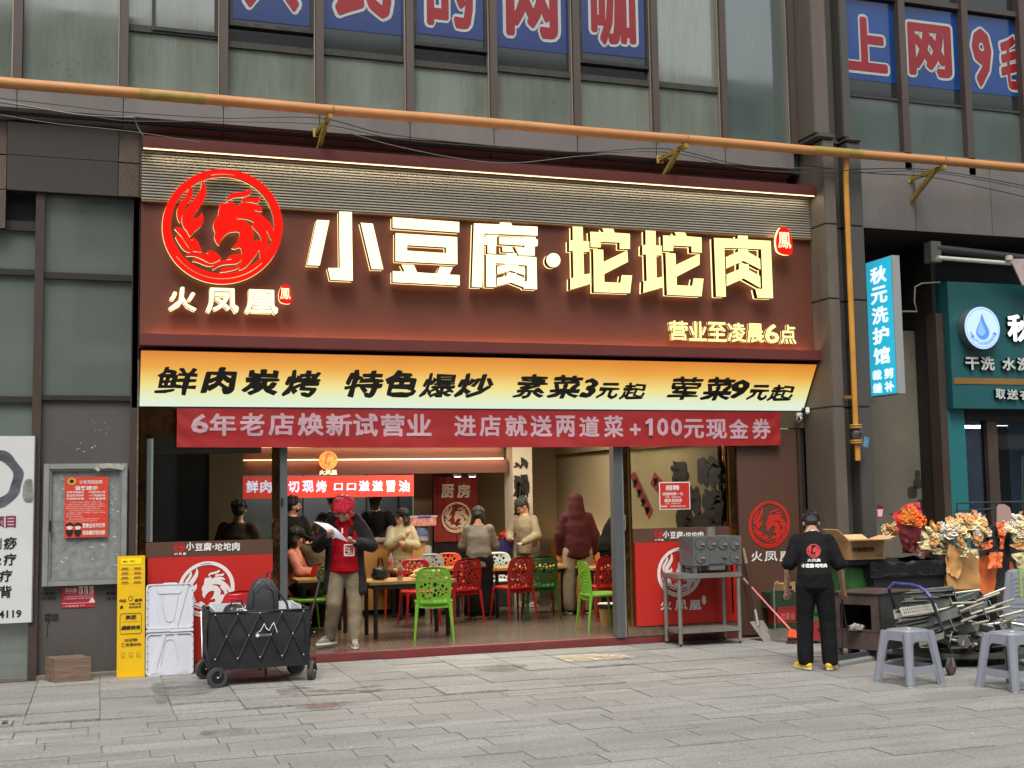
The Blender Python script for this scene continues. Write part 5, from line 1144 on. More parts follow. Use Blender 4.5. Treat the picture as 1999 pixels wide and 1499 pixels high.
table(x(560,15.9), x(664,15.9), 15.0, 15.55, 'left table with a bottle, beside the olive-jumper man')
# bottles
M_pet = mat('clear_bottle', (.75,.78,.76), .08, var=0, trans=.7, alpha=.75); M_lab = mat('pink_label', srgb(205,60,80), .5, var=0); M_cap = mat('red_cap', srgb(190,40,50), .5, var=0)
def bottle(u, v, Y, label, h=.22):
    q = P(u, v, Y); t = thing('drink_bottle', label, 'bottle', q, 0, 'bottles on the tables'); k = h/.22
    b = MB(); b.lathe([(.028,0),(.032,.01),(.032,.13),(.028,.15),(.013,.19),(.012,.205)], 12); lpart('body', b, M_pet, t, smooth=True)
    lpart('label', MB().lathe([(.0325,.05),(.0325,.10)], 12, cap=False), M_lab, t); lpart('cap', MB().lathe([(.014,.205),(.014,.222)], 10), M_cap, t); t.scale = (k,)*3
zt1 = FZ+.67
def on_table(u, Y, lab, h=.24): q = P(u, 1120, Y); bottle_at(q.x, Y, zt1, lab, h)
def bottle_at(x_, y_, z_, label, h):
    t = thing('drink_bottle', label, 'bottle', (x_, y_, z_), 0, 'bottles on the tables'); k = h/.22
    lpart('body', MB().lathe([(.028,0),(.032,.01),(.032,.13),(.028,.15),(.013,.19),(.012,.205)], 12), M_pet, t, smooth=True)
    lpart('label', MB().lathe([(.0325,.05),(.0325,.10)], 12, cap=False), M_lab, t); lpart('cap', MB().lathe([(.014,.205),(.014,.222)], 10), M_cap, t); t.scale = (k,)*3
on_table(781, 14.3, 'pink-labelled bottle near the cloth bag on the front table'); on_table(763, 16.4, 'pink-labelled bottle on the rear table'); on_table(636, 15.2, 'pink-labelled bottle in front of the coral red chair')
# cloth bag, folded over the table edge
def blobby(name, fn, m, parent=None, label=None, cat=None, nu=26, nv=16, **k):
    vs = [fn(i/nu, j/nv) for j in range(nv+1) for i in range(nu)]
    b = MB(); b.add(vs, [(j*nu+i, j*nu+(i+1)%nu, (j+1)*nu+(i+1)%nu, (j+1)*nu+i) for j in range(nv) for i in range(nu)]); return b.build(name, m, parent, smooth=True, label=label, cat=cat, **k)
def lump(c, r, seed, amp=.25, freq=2.2, flat=0):
    c = Vector(c)
    def fn(a, t):
        th, ph = 2*pi*a, pi*min(max(t, .002), .998); d = Vector((sin(ph)*cos(th), sin(ph)*sin(th), cos(ph)))
        k = 1+amp*mnoise.noise(d*freq+Vector((seed,0,0)))+amp*.5*mnoise.noise(d*freq*2.3+Vector((0,seed,0)))
        q = Vector((d.x*r[0], d.y*r[1], d.z*r[2]))*k
        if q.z < -r[2]*flat and flat: q.z = -r[2]*flat
        return c+q
    return fn
q = P(836, 1122, 14.35)
blobby('cloth_bag', lump((q.x, 14.35, zt1+.055), (.20,.12,.075), 3, .4, 2.2, .7), mat('cream_canvas', srgb(200,180,118), .85, var=.15, vscale=10, bump=.3, bscale=30), None, 'crumpled cream canvas bag lying on the front table', 'bag')
q = P(726, 1120, 14.4)
hb = thing('handbag', 'small black handbag with upright handles on the left of the front table', 'handbag', (P(742,1120,14.4).x, 14.4, zt1))
M_leath = mat('black_leather', (.02,.02,.02), .35, var=.1, bump=.2, bscale=20)
blobby('body', lump((P(742,1120,14.4).x, 14.4, zt1+.08), (.10,.07,.09), 9, .25, 2, .8), M_leath, hb); q = (P(742,1120,14.4).x, 14.4, zt1)
for s in (-1,1): MB().tube([(q[0]-.03, 14.4+s*.03, zt1+.14), (q[0]-.01, 14.4+s*.02, zt1+.27), (q[0]+.02, 14.4+s*.02, zt1+.27), (q[0]+.04, 14.4+s*.03, zt1+.14)], .006, 6).build('handle', M_leath, hb, smooth=True)
# plastic box and water barrel by the kitchen doorway
wd = thing('water_dispenser', 'pale blue water barrel standing on a white dispenser left of the kitchen curtain', 'water dispenser', (P(820,1100,18.0).x, 18.0, FZ)); X = P(818,1050,18.0).x
q0 = P(818, 1062, 18.0).z
MB().box(X-.16, X+.16, 17.86, 18.2, FZ, q0-.02).build('cabinet', mat('white_appliance', srgb(176,178,172), .35, var=.05), wd, bevel=.02)
MB().lathe([(.05,-.02),(.07,0),(.15,.04),(.155,.10),(.148,.12),(.155,.14),(.155,.24),(.14,.27)], 20, (X, 18.0, q0)).build('barrel', mat('bluish_water_barrel', srgb(120,130,168), .12, var=.2, trans=.3), wd, smooth=True)
q = P(822, 1020, 17.95); cb = thing('storage_box', 'clear plastic box of red packets with blue stripe stacked on the water barrel', 'box', q)
MB().box(q.x-.20, q.x+.2, 17.8, 18.15, q0+.27, q0+.40).build('box', mat('pink_clear_box', srgb(200,140,130), .3, var=.5, vscale=16), cb, bevel=.01); MB().box(q.x-.21, q.x+.21, 17.79, 18.16, q0+.401, q0+.425).build('lid', mat('clear_lid', srgb(190,184,190), .3), cb); MB().box(q.x-.09, q.x+.11, 17.785, 17.79, q0+.402, q0+.42).build('stripe', mat('blue_stripe', srgb(60,60,170), .4), cb)
# basket of red packets by the pillar
q = P(986, 1062, 17.6); bk = thing('packet_basket', 'violet-blue basket heaped with shiny red packets beside the calligraphy pillar', 'basket', (q.x, 17.6, q.z)); zq = q.z
MB().lathe([(.15,-.12),(.20,.05)], 20, (q.x, 17.6, q.z)).build('basket', mat('violet_basket', srgb(70,62,132), .5, var=.2, vscale=20), bk); gg = random.Random(2); M_pkt = mat('red_foil_packet', srgb(190,44,30), .3, var=.3, vscale=20)
for k in range(16):
    a, r_ = gg.uniform(0, 6.28), gg.uniform(0, .14); c = Vector((q.x+r_*cos(a), 17.6+r_*sin(a), q.z+.06+.12*(1-r_/.16))); MB().box(c.x-.045, c.x+.045, c.y-.03, c.y+.03, c.z-.012, c.z+.012, R=Euler((gg.uniform(-.8,.8), gg.uniform(-.8,.8), gg.uniform(0,3))).to_matrix()).build('packet', M_pkt, bk)
MB().box(q.x-.22, q.x+.22, 17.45, 17.85, FZ, q.z-.125).build('dark_stand', mat('dark_green_crate', srgb(28,40,34), .6), None, label='dark green crate under the violet basket', cat='crate')
# waste bin beside the right lime chair
q = G(1189, 1225, FZ); wb = thing('waste_bin', 'small tan waste bin with a black liner under the right lime green chair', 'waste bin', (P(1189,1215,14.3).x, 14.3, FZ))
lpart('bin', MB().lathe([(.095,0),(.125,.20),(.13,.24)], 20), mat('tan_plastic', srgb(176,140,84), .5), wb, smooth=True); lpart('liner', MB().lathe([(.132,.235),(.136,.225),(.137,.26),(.12,.275)], 20), M_leath, wb, smooth=True); lpart('rim', MB().lathe([(.14,.275),(.142,.285)], 20), M_wprint, wb)
# wooden easel / high chair frame left of the maroon hoodie
ea = thing('wooden_highchair', 'folded orange wooden stand beside the maroon-hooded customer', 'stand', (P(1096,1150,16.6).x, 16.6, FZ)); M_ow = mat('orange_wood', srgb(190,112,50), .5, var=.15)
for dx0, dx1, dz in ((-.16,.03,.88),(.16,.02,.9),(.05,.05,.8)): lpart('rail', MB().bar((dx0,0,0), (dx1,.06*dx0,dz), .03, .03), M_ow, ea)
lpart('cross_bar', MB().bar((-.12,0,.3), (.13,0,.3), .025, .025), M_ow, ea); lpart('cross_bar', MB().bar((-.08,0,.55), (.1,0,.55), .025, .025), M_ow, ea)

# ================================================================== things on the pavement, left
yb = thing('yellow_board', 'tall yellow power bank charging board with black print leaning beside the red panel', 'board', (G(255,1323).x, 12.85, 0))
lean = .12; yw = P(1,1,12.9)
bx0, bx1 = P(228,1300,12.87).x, P(283,1300,12.87).x; H_ = P(255,1085,12.98).z
FYb = Frame((bx0, 12.86, .0), (1,0,0), (-.005, .13, H_)); Wd = bx1-bx0; Hb = sqrt(.13**2+H_**2)
M_yel = mat('yellow_sheet', srgb(222,178,22), .35, var=.04, vscale=2)
b = MB(); b.hexa([FYb.w(0,0,0),FYb.w(Wd,0,0),FYb.w(Wd,0,-.03),FYb.w(0,0,-.03),FYb.w(0,Hb,0),FYb.w(Wd,Hb,0),FYb.w(Wd,Hb,-.03),FYb.w(0,Hb,-.03)]); b.build('panel', M_yel, yb, bevel=.003)
b = MB(); b.hexa([FYb.w(0,0,.03),FYb.w(Wd,0,.03),FYb.w(Wd,0,.001),FYb.w(0,0,.001),FYb.w(0,.025,.03),FYb.w(Wd,.025,.03),FYb.w(Wd,.025,.001),FYb.w(0,.025,.001)]); b.build('foot_flange', M_yel, yb, bevel=.003)
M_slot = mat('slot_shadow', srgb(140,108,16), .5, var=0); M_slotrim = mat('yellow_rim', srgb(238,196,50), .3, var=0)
def pill(cx, cy, w, h): return [(cx+w*.5*math.copysign(1,cos(t))*.8+h*.5*cos(t), cy+h*.5*sin(t)) for t in [2*pi*i/16+.01 for i in range(16)]]
for i in range(2):
    for k in range(4):
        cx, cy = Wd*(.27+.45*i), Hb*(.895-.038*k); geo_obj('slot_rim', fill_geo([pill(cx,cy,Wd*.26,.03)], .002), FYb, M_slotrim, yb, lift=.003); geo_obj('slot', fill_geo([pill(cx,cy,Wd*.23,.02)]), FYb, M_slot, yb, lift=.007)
geo_obj('top_label', fill_geo([[(Wd*.13,Hb*.93),(Wd*.87,Hb*.93),(Wd*.87,Hb*.98),(Wd*.13,Hb*.98)]]), FYb, mat('lemon_label', srgb(240,215,20), .4, var=0), yb, lift=.003)
def yt(body, a, c, d, e, off=.02, **k): return text('line_of_print', body, FYb, (Wd*a, Hb*d, Wd*c, Hb*e), M_ink, yb, off=off, lift=.004, **k)
yt('美团充电', .2, .36, .945, .96); yt('扫码使用', .45, .62, .945, .965, off=.01)
yt('归还', .08, .33, .618, .642, .03); yt('盛享', .62, .90, .618, .642, .03); yt('专享订单', .42, .86, .592, .608); yt('放后结束', .42, .86, .567, .583)
geo_obj('bulb_mark', fill_geo([ellipse(Wd*.475,Hb*.645,.022,.024,18), ellipse(Wd*.475,Hb*.645,.017,.019,18)]), FYb, M_ink, yb, lift=.004); geo_obj('hand_mark', fill_geo([[(Wd*.10,Hb*.562),(Wd*.2,Hb*.568),(Wd*.22,Hb*.585),(Wd*.15,Hb*.592),(Wd*.10,Hb*.58)]]), FYb, M_ink, yb, lift=.004)
rr = lambda x0,y0,x1,y1,r: [(x0+r,y0),(x1-r,y0),(x1-r*.3,y0+r*.3),(x1,y0+r),(x1,y1-r),(x1-r*.3,y1-r*.3),(x1-r,y1),(x0+r,y1),(x0+r*.3,y1-r*.3),(x0,y1-r),(x0,y0+r),(x0+r*.3,y0+r*.3)]
geo_obj('round_box_mark', fill_geo([rr(Wd*.10,Hb*.355,Wd*.88,Hb*.525,.02), rr(Wd*.115,Hb*.359,Wd*.865,Hb*.521,.017)]), FYb, M_ink, yb, lift=.004)
yt('美团', .30, .68, .475, .51, .03); yt('超级快充', .14, .84, .39, .425, .045, shear=.25); geo_obj('rule', fill_geo([[(Wd*.2,Hb*.455),(Wd*.78,Hb*.455),(Wd*.78,Hb*.457),(Wd*.2,Hb*.457)]]), FYb, M_ink, yb, lift=.004)
yt('30分钟', .27, .72, .292, .32, .02); yt('充至80%', .30, .86, .255, .282, .02); geo_obj('battery_mark', fill_geo([rr(Wd*.17,Hb*.253,Wd*.25,Hb*.285,.006), rr(Wd*.185,Hb*.256,Wd*.235,Hb*.282,.004)]), FYb, M_ink, yb, lift=.004)
for k in range(3):
    cx = Wd*(.22+.27*k); geo_obj('round_mark', fill_geo([ellipse(cx,Hb*.19,.018,.02,18), ellipse(cx,Hb*.19,.0155,.0175,18)]), FYb, M_ink, yb, lift=.004); yt(('快速充电','安全可靠','便捷归还')[k], .14+.27*k, .31+.27*k, .162, .168, .005)
# white moulded lid board
wl_ = thing('white_lid_board', 'white moulded plastic folding lid standing on edge beside the yellow board', 'lid board', (P(332,1300,12.9).x, 12.9, 0))
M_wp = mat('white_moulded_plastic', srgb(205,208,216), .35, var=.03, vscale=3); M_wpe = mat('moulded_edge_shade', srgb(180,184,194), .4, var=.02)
lx0, lx1, lz1 = P(285,1230,12.87).x, P(378,1230,12.87).x, P(330,1140,12.96).z
FW = Frame((lx0, 12.86, .004), (1,0,0), (0, .10, lz1)); ww, wh = lx1-lx0, sqrt(.1**2+lz1**2)
def wpart(nm, loops, ext, lift, m=M_wp): return geo_obj(nm, fill_geo(loops, ext), FW, m, wl_, lift=lift)
mid = wh*.48
wpart('lower_leaf', [rr(0,0,ww,mid-.02,.03)], .012, -.012); wpart('upper_leaf', [rr(0,mid+.02,ww,wh,.03)], .012, -.012); wpart('hinge', [rr(.0,mid-.018,ww,mid+.018,.004)], .012, -.004)
wpart('hinge_bar', [rr(.0,mid-.006,ww*.5,mid+.012,.003)], .006, .012); wpart('hinge_bar', [rr(ww*.5,mid-.012,ww,mid+.004,.003)], .006, .014)
for s0, s1 in ((mid+.02, wh), (mid-.02, 0)):
    h = s1-s0; f = lambda x_, t: (ww*x_, s0+h*t)
    wpart('rim', [rr(.0,min(s0,s1),ww,max(s0,s1),.03), rr(.016,min(s0,s1)+.014,ww-.016,max(s0,s1)-.014,.025)], .006, .006)
    for sg in (0,1):
        X_ = (lambda a: a) if not sg else (lambda a: 1-a)
        wpart('rib', [[f(X_(.10),.95), f(X_(.20),.95), f(X_(.42),.03), f(X_(.34),.03)]], .005, .004)
    lp = smooth_loop([f(.34,.78),(ww*.66,f(0,.78)[1]),f(.68,.72),f(.60,.24),f(.54,.16),f(.46,.16),f(.40,.24),f(.32,.72)],2); cxy = (ww*.5, f(0,.48)[1])
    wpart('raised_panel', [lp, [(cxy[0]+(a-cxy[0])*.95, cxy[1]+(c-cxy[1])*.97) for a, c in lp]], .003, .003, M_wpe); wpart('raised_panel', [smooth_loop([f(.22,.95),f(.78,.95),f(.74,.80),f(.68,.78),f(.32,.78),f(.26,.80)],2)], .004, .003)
    for k in range(5):
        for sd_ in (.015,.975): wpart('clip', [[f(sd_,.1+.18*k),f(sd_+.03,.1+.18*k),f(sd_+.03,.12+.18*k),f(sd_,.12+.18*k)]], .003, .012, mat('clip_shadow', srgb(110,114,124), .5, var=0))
wpart('handle_lug', [rr(ww*.36,-.012,ww*.66,.012,.01)], .01, -.01); wpart('handle_lug', [rr(ww*.36,wh-.012,ww*.66,wh+.010,.01)], .01, -.01)
# wrapped brown block
bb = thing('wrapped_block', 'brown tape-wrapped block standing on the paving below the notice case', 'block', G(107,1334)); c0 = G(107,1334); cL = G(75,1327); cR = G(160,1329)
ex = Vector((cR.x-c0.x, cR.y-c0.y, 0)); ey = Vector((cL.x-c0.x, cL.y-c0.y, 0)); hB = P(107,1287,c0.y).z
exn = Vector((1,.10,0)).normalized()*.33; eyn = Vector((-.40,1,0)).normalized()*.27
n = 9; b = MB()
def bp(a, c, z):
    base = Vector((c0.x, c0.y, 0))+exn*a+eyn*c; k = .008*mnoise.noise((a*2, z*26, c*3)); d = (base-(Vector((c0.x,c0.y,0))+exn*.5+eyn*.5)).normalized(); return base+d*k+Vector((0,0,z*hB))
for (A0, A1) in (((0,0),(1,0)), ((1,0),(1,1)), ((1,1),(0,1)), ((0,1),(0,0))):
    vs = [bp(A0[0]+(A1[0]-A0[0])*i/n, A0[1]+(A1[1]-A0[1])*i/n, j/14) for i in range(n+1) for j in range(15)]; b.add(vs, [(i*15+j, (i+1)*15+j, (i+1)*15+j+1, i*15+j+1) for i in range(n) for j in range(14)])
vs = [bp(i/n, j/n, 1)+Vector((0,0,.006*mnoise.noise((i*.7,j*.7,1)))) for i in range(n+1) for j in range(n+1)]; b.add(vs, [(i*(n+1)+j, (i+1)*(n+1)+j, (i+1)*(n+1)+j+1, i*(n+1)+j+1) for i in range(n) for j in range(n)])
b.build('wrapping', mat('brown_tape_wrap', srgb(122,100,84), .42, var=.12, vscale=8, stretch=(1,1,5), bump=.35, bscale=22), bb, smooth=True)
a = G(92,1331); geo_obj('split', fill_geo([[(0,0),(.02,0),(.012,.07)]]), Frame(bp(.0,.45,0)+Vector((-.006,-.006,.002)), -eyn), M_dark, bb, lift=.004)

# ================================================================== folding wagon with its load
wg = thing('folding_wagon', 'black fabric folding wagon with crossed frame tubes on four fat wheels', 'wagon', (1.5, 12.1, 0))
M_fab = mat('black_canvas', (.012,.013,.016), .75, var=.2, vscale=5, bump=.25, bscale=12); M_rod = mat('steel_rod', srgb(110,110,112), .3, metal=.8, var=.05); M_tyre = mat('dark_rubber', (.05,.05,.052), .7, var=.15); M_hub = mat('black_hub', (.01,.01,.01), .35, var=0)
wxl, wxr = P(409,1250,11.8).x, P(603,1250,11.8).x; y0w, y1w = 11.82, 12.50; zt_, zb_ = P(505,1193,11.8).z, P(505,1301,11.8).z
def wv(a, c, z, bulge=0):
    t = (z-zb_)/(zt_-zb_); k = .02*sin(pi*t); return (a, c-bulge*(k+.012*mnoise.noise((a*5, z*8, 1))), z)
def sheet(fn, nu, nv, nm, par, m):
    b = MB(); b.add([fn(i/nu, j/nv) for i in range(nu+1) for j in range(nv+1)], [(i*(nv+1)+j, (i+1)*(nv+1)+j, (i+1)*(nv+1)+j+1, i*(nv+1)+j+1) for i in range(nu) for j in range(nv)]); return b.build(nm, m, par, smooth=True)
sheet(lambda s, t: (wxl+(wxr-wxl)*s, y0w-.018*sin(pi*t)+.010*mnoise.noise((s*5,t*5,1)), zb_+(zt_-zb_)*t-(.02*sin(pi*s) if t == 0 else 0)+(-.012*sin(pi*s*1) if t == 1 else 0)), 30, 10, 'front_fabric', wg, M_fab)
sheet(lambda s, t: (wxl+(wxr-wxl)*s, y1w, zb_+(zt_-zb_)*t), 6, 2, 'back_fabric', wg, M_fab)
sheet(lambda s, t: (wxl-.04*sin(pi*t)-.02*sin(pi*s)*t+.03*(1-t), y0w+(y1w-y0w)*s, zb_+(zt_-zb_)*t), 8, 8, 'end_fabric', wg, M_fab); sheet(lambda s, t: (wxr+.02*sin(pi*t), y0w+(y1w-y0w)*s, zb_+(zt_-zb_)*t), 8, 8, 'end_fabric', wg, M_fab)
MB().box(wxl, wxr, y0w, y1w, zb_-.015, zb_).build('floor_panel', M_fab, wg)
nx_ = 4.5; st = (wxr-wxl)/nx_
zA, zB = zb_+.09, zt_-.015
def rod(a, c, r=.0065, m=M_rod, nm='frame_tube'): MB().tube([a, c], r, 6).build(nm, m, wg, smooth=True)
for k in range(5):
    xa_ = wxl+.05+k*st
    if xa_+st <= wxr+.04: rod((xa_, y0w-.03, zA-(.02 if k else 0)), (min(xa_+st, wxr), y0w-.035, zB+.0), .006)
    rod((xa_ , y0w-.027, zB), (min(xa_+st, wxr-.01), y0w-.03, zA), .008, M_black)
for y_ in (.25,.6): rod((wxl-.05, y0w+.06+(y1w-y0w)*y_*.2, zA), (wxl-.045, y0w+(y1w-y0w)*y_, zB), .007)
for sx, xx in ((-1, wxl), (1, wxr)):
    for yy in (y0w, y1w): rod((xx, yy, zb_-.04), (xx, yy, zt_+.02), .013, M_black, 'corner_post')
rod((wxl, y0w, zt_), (wxr, y0w, zt_-.002), .010, M_fab, 'top_hem'); rod((wxl, y1w, zt_), (wxr, y1w, zt_), .010, M_fab, 'top_hem'); rod((wxl, y0w, zt_), (wxl, y1w, zt_), .010, M_fab, 'top_hem'); rod((wxr, y0w, zt_), (wxr, y1w, zt_), .010, M_fab, 'top_hem')
b = MB()
for k in range(5):
    for zz in (zA, (zA+zB)/2, zB): b.ball((wxl+.05+k*st*(1)+(st/2 if zz == (zA+zB)/2 else 0), y0w-.038, zz), .006, 6, 4)
b.build('rivets', M_wprint, wg, kind='stuff')
def wheel(x_, y_, ang, r=.095, w=.055):
    t = bpy.data.objects.new('wheel', None); COL.objects.link(t); t.parent = wg; t.matrix_parent_inverse = WMX(wg).inverted(); t.location = (x_, y_, r); t.rotation_euler = (0,0,ang); t.empty_display_size = .05
    lpart('tyre', MB().lathe([(r*.62,-w/2),(r*.93,-w/2),(r,-w*.3),(r,w*.3),(r*.93,w/2),(r*.62,w/2)], 28, axis='y', cap=False), M_tyre, t, smooth=True); lpart('hub', MB().lathe([(r*.63,-w*.42),(r*.2,-w*.45),(r*.1,-w*.5),(r*.1,w*.5),(r*.63,w*.42)], 24, axis='y'), M_hub, t, smooth=True); lpart('axle', MB().lathe([(.008,-w*.6),(.008,w*.6)], 8, axis='y'), M_wprint, t)
    lpart('fork', MB().bar((.02,-w*.75,0), (.03,-w*.3,r*1.25), .025, .012).bar((.02,w*.75,0), (.03,w*.3,r*1.25), .025, .012), M_black, t)
gL, gLb, gR, gRb = G(424,1343), G(395,1325), G(609,1329), G(580,1318)
wheel(gL.x+.0, gL.y+.02, radians(12)); wheel(gLb.x+.02, gLb.y, radians(25)); wheel(gR.x, gR.y+.02, radians(68)); wheel(gRb.x, 12.4, radians(15))
geo_obj('mountain_mark', fill_geo([[(.0,.0),(.05,.035),(.085,.10),(.10,.06),(.13,.03),(.155,.08),(.175,.10),(.20,.03),(.21,.0),(.202,.0),(.193,.028),(.174,.085),(.158,.07),(.131,.02),(.10,.045),(.085,.085),(.055,.028)]]), Frame((P(498,1245,11.78).x, y0w-.04, P(498,1238,11.78).z), (1,0,.03), (0,0,1)), M_wprint, wg, lift=.003)
text('white_lettering', 'DOMIN', Frame((P(507,1245,11.78).x, y0w-.04, P(498,1243,11.78).z)), (0,0,.10,.025), mat('grey_print', srgb(130,130,130), .5, var=0), wg, off=.03, lift=.003); geo_obj('badge', fill_geo([ellipse(-.02,.012,.018,.016,12)]), Frame((P(507,1245,11.78).x, y0w-.04, P(498,1243,11.78).z)), M_wprint, wg, lift=.003)
q1 = P(606,1195,12.0); q2 = P(627,1118,12.1)
MB().tube([(wxr+.02, 12.02, zt_-.2), (q1.x+.04, 12.04, zt_+.02), (q2.x-.02, 12.1, q2.z-.10), (q2.x, 12.1, q2.z-.06)], .012, 8).build('pull_bar', M_black, wg, smooth=True)
MB().tube([(q2.x+.035*cos(t)*.8, 12.1, q2.z-.02+.055*sin(t)) for t in [2*pi*i/14-pi/2 for i in range(15)]], .013, 8).build('pull_grip', M_black, wg, smooth=True)
lidb = thing('white_crate', 'white plastic crate sitting inside the black wagon', 'crate', (1.5, 12.15, .3))
b = MB(); b.box(wxl+.05, wxr-.06, y0w+.06, y0w+.075, zb_+.02, zt_+.0); b.box(wxl+.05, wxr-.06, y1w-.075, y1w-.06, zb_+.02, zt_+.035); b.box(wxl+.05, wxl+.065, y0w+.06, y1w-.06, zb_+.02, zt_+.02); b.box(wxr-.075, wxr-.06, y0w+.06, y1w-.06, zb_+.02, zt_+.03); b.box(wxl+.06, wxr-.07, y0w+.07, y1w-.07, zb_+.01, zb_+.03); b.build('crate_body', M_wp, lidb)
bpk = thing('backpack', 'charcoal backpack standing upright in the wagon', 'backpack', (P(512,1190,12.1).x, 12.1, .5)); qx = P(511,1190,12.08).x; M_bpk = mat('charcoal_nylon', srgb(48,50,54), .6, var=.1, vscale=8, bump=.15, bscale=25)
zb0, zb1 = .38, P(511,1128,12.08).z
def bpf(a, t):
    th = 2*pi*a; z = zb0+(zb1-zb0)*t; w = .155*(1-.55*max(0,(t-.55)/.45)**2); d = .10*(1-.5*max(0,(t-.6)/.4)**2)
    if t > .985: w *= .55; d *= .5
    return Vector((qx+w*math.copysign(abs(cos(th))**.65, cos(th))+.02*t, 12.12+d*math.copysign(abs(sin(th))**.65, sin(th)), z))
blobby('body', bpf, M_bpk, bpk, nu=28, nv=18)
b = MB(); b.box(qx-.115, qx+.10, 12.0, 12.05, zb0+.14, zb0+.34); b.build('front_pocket', M_bpk, bpk, bevel=.018)
MB().tube([(qx-.10,12.015,zb0+.18),(qx-.09,12.005,zb1-.12),(qx+.0,12.01,zb1-.02),(qx+.1,12.03,zb1-.12),(qx+.12,12.02,zb0+.2)], .006, 6).build('zip', M_black, bpk); MB().box(qx+.01, qx+.03, 11.985, 12.0, zb0+.2, zb0+.30).build('tag', M_black, bpk)
MB().tube([(qx+.05,12.16,zb1-.02),(qx+.07,12.17,zb1+.05),(qx+.11,12.17,zb1+.05),(qx+.11,12.17,zb1-.05)], .010, 6).build('grab_loop', M_black, bpk, smooth=True); MB().tube([(qx+.12,12.15,zb1-.08),(qx+.24,12.1,zb1-.25),(qx+.27,12.05,zb0+.2),(qx+.24,12.05,zb0+.12)], .013, 6).build('strap', M_black, bpk, smooth=True)
q = P(458,1190,12.0); blobby('camera_bag', lump((q.x, 12.05, zt_-.005), (.10,.09,.06), 5, .15, 2), M_leath, None, 'flat black bag with a curved strap beside the backpack in the wagon', 'bag')
MB().tube([(q.x-.05,12.0,zt_+.03),(q.x-.02,12.0,zt_+.09),(q.x+.06,12.0,zt_+.09),(q.x+.09,12.0,zt_+.03)], .007, 6).build('shoulder_strap', M_black, None, label='thin black shoulder strap arching over the flat bag in the wagon', cat='strap')
q = P(468,1194,11.95); blobby('foil_bag', lump((q.x, 11.95, zt_-.005), (.075,.05,.03), 8, .5, 3), mat('crumpled_foil', srgb(150,150,150), .2, metal=.9, var=.4, vscale=25, bump=.6, bscale=30), None, 'crumpled silver plastic bag in the front of the wagon', 'bag')
# ================================================================== steel oven on its stand
M_st = mat('dull_steel', srgb(142,140,132), .38, metal=.45, var=.15, vscale=4, stretch=(1,1,.4), dirt=.4, dirtcol=srgb(70,62,54), dscale=5)
M_ov = mat('oven_grey', srgb(104,109,106), .42, metal=.25, var=.1, vscale=3, dirt=.4, dirtcol=srgb(62,66,60), dscale=4)
stn = thing('steel_stand', 'stainless steel two-tier work stand in front of the right emblem panel', 'stand', (6.7, 12.8, 0))
yf_, yb_ = 12.60, 13.02
sx0, sx1 = P(1323,1125,yf_).x, P(1448,1125,yf_).x; ztp = P(1385,1119,yf_).z; zsh = P(1385,1228,yf_).z
MB().box(sx0, sx1, yf_, yb_, ztp-.055, ztp).build('top', M_st, stn, bevel=.004); MB().box(sx0+.02, sx1-.02, yf_+.01, yb_-.01, zsh-.04, zsh).build('shelf', M_st, stn, bevel=.004)
for xx in (sx0+.03, sx1-.03):
    for yy in (yf_+.03, yb_-.03): MB().tube([(xx, yy, .03), (xx, yy, ztp-.056)], .024, 10).build('leg', M_st, stn, smooth=True); MB().lathe([(.012,0),(.012,.03)], 8, (xx, yy, 0)).build('foot', M_black, stn)
ov = thing('charcoal_oven', 'grey steel charcoal oven with round shutters and short chimney on the steel stand', 'oven', (6.75, 12.8, ztp))
oy0, oy1 = 12.62, 12.98
ox0, ox1 = P(1353,1070,oy0).x, P(1448,1070,oy0).x; oz0, oz1 = P(1400,1104,oy0).z, P(1400,1047,oy0).z
MB().box(ox0, ox1, oy0, oy1, oz0, oz1).build('body', M_ov, ov, bevel=.006)
for xx in (ox0+.03, ox1-.03):
    for yy in (oy0+.03, oy1-.03): MB().box(xx-.02, xx+.02, yy-.02, yy+.02, ztp, oz0).build('leg', M_ov, ov)
for (u, v) in ((1366.6,1062),(1388.6,1061.5),(1410.8,1062),(1433.7,1062),(1367.5,1089),(1433.7,1088)):
    q = P(u, v, oy0); r_ = P(u+9.4, v, oy0).x-q.x
    d = MB().lathe([(r_,-.012),(r_,.004)], 28, (q.x, oy0-.004, q.z), axis='y').build('round_shutter', M_ov, ov); MB().lathe([(r_*1.06,.0),(r_*1.06,.003)], 28, (q.x, oy0-.002, q.z), axis='y').build('shutter_rim', M_black, ov)
    MB().box(q.x, q.x+.045, oy0-.03, oy0-.018, q.z-.006, q.z+.006).build('handle', mat('handle_red_white', srgb(205,120,120), .5, var=0), d)
a, c = P(1384,1075,oy0), P(1417,1100,oy0); MB().box(a.x, c.x, oy0-.01, oy0-.001, c.z, a.z).build('door', M_ov, ov, bevel=.003); MB().box(c.x-.05, c.x+.01, oy0-.03, oy0-.011, (a.z+c.z)/2-.005, (a.z+c.z)/2+.005).build('latch', M_st, ov)
a, c = P(1384,1104,oy0), P(1415,1112,oy0); MB().box(a.x, c.x, oy0-.01, oy0+.2, c.z, a.z-.003).build('ash_drawer', M_ov, ov, bevel=.003)
q = P(1388,1045,12.8); MB().lathe([(.055,-.01),(.055,.10)], 20, (q.x, 12.8, oz1)).build('chimney', M_st, ov, smooth=True)
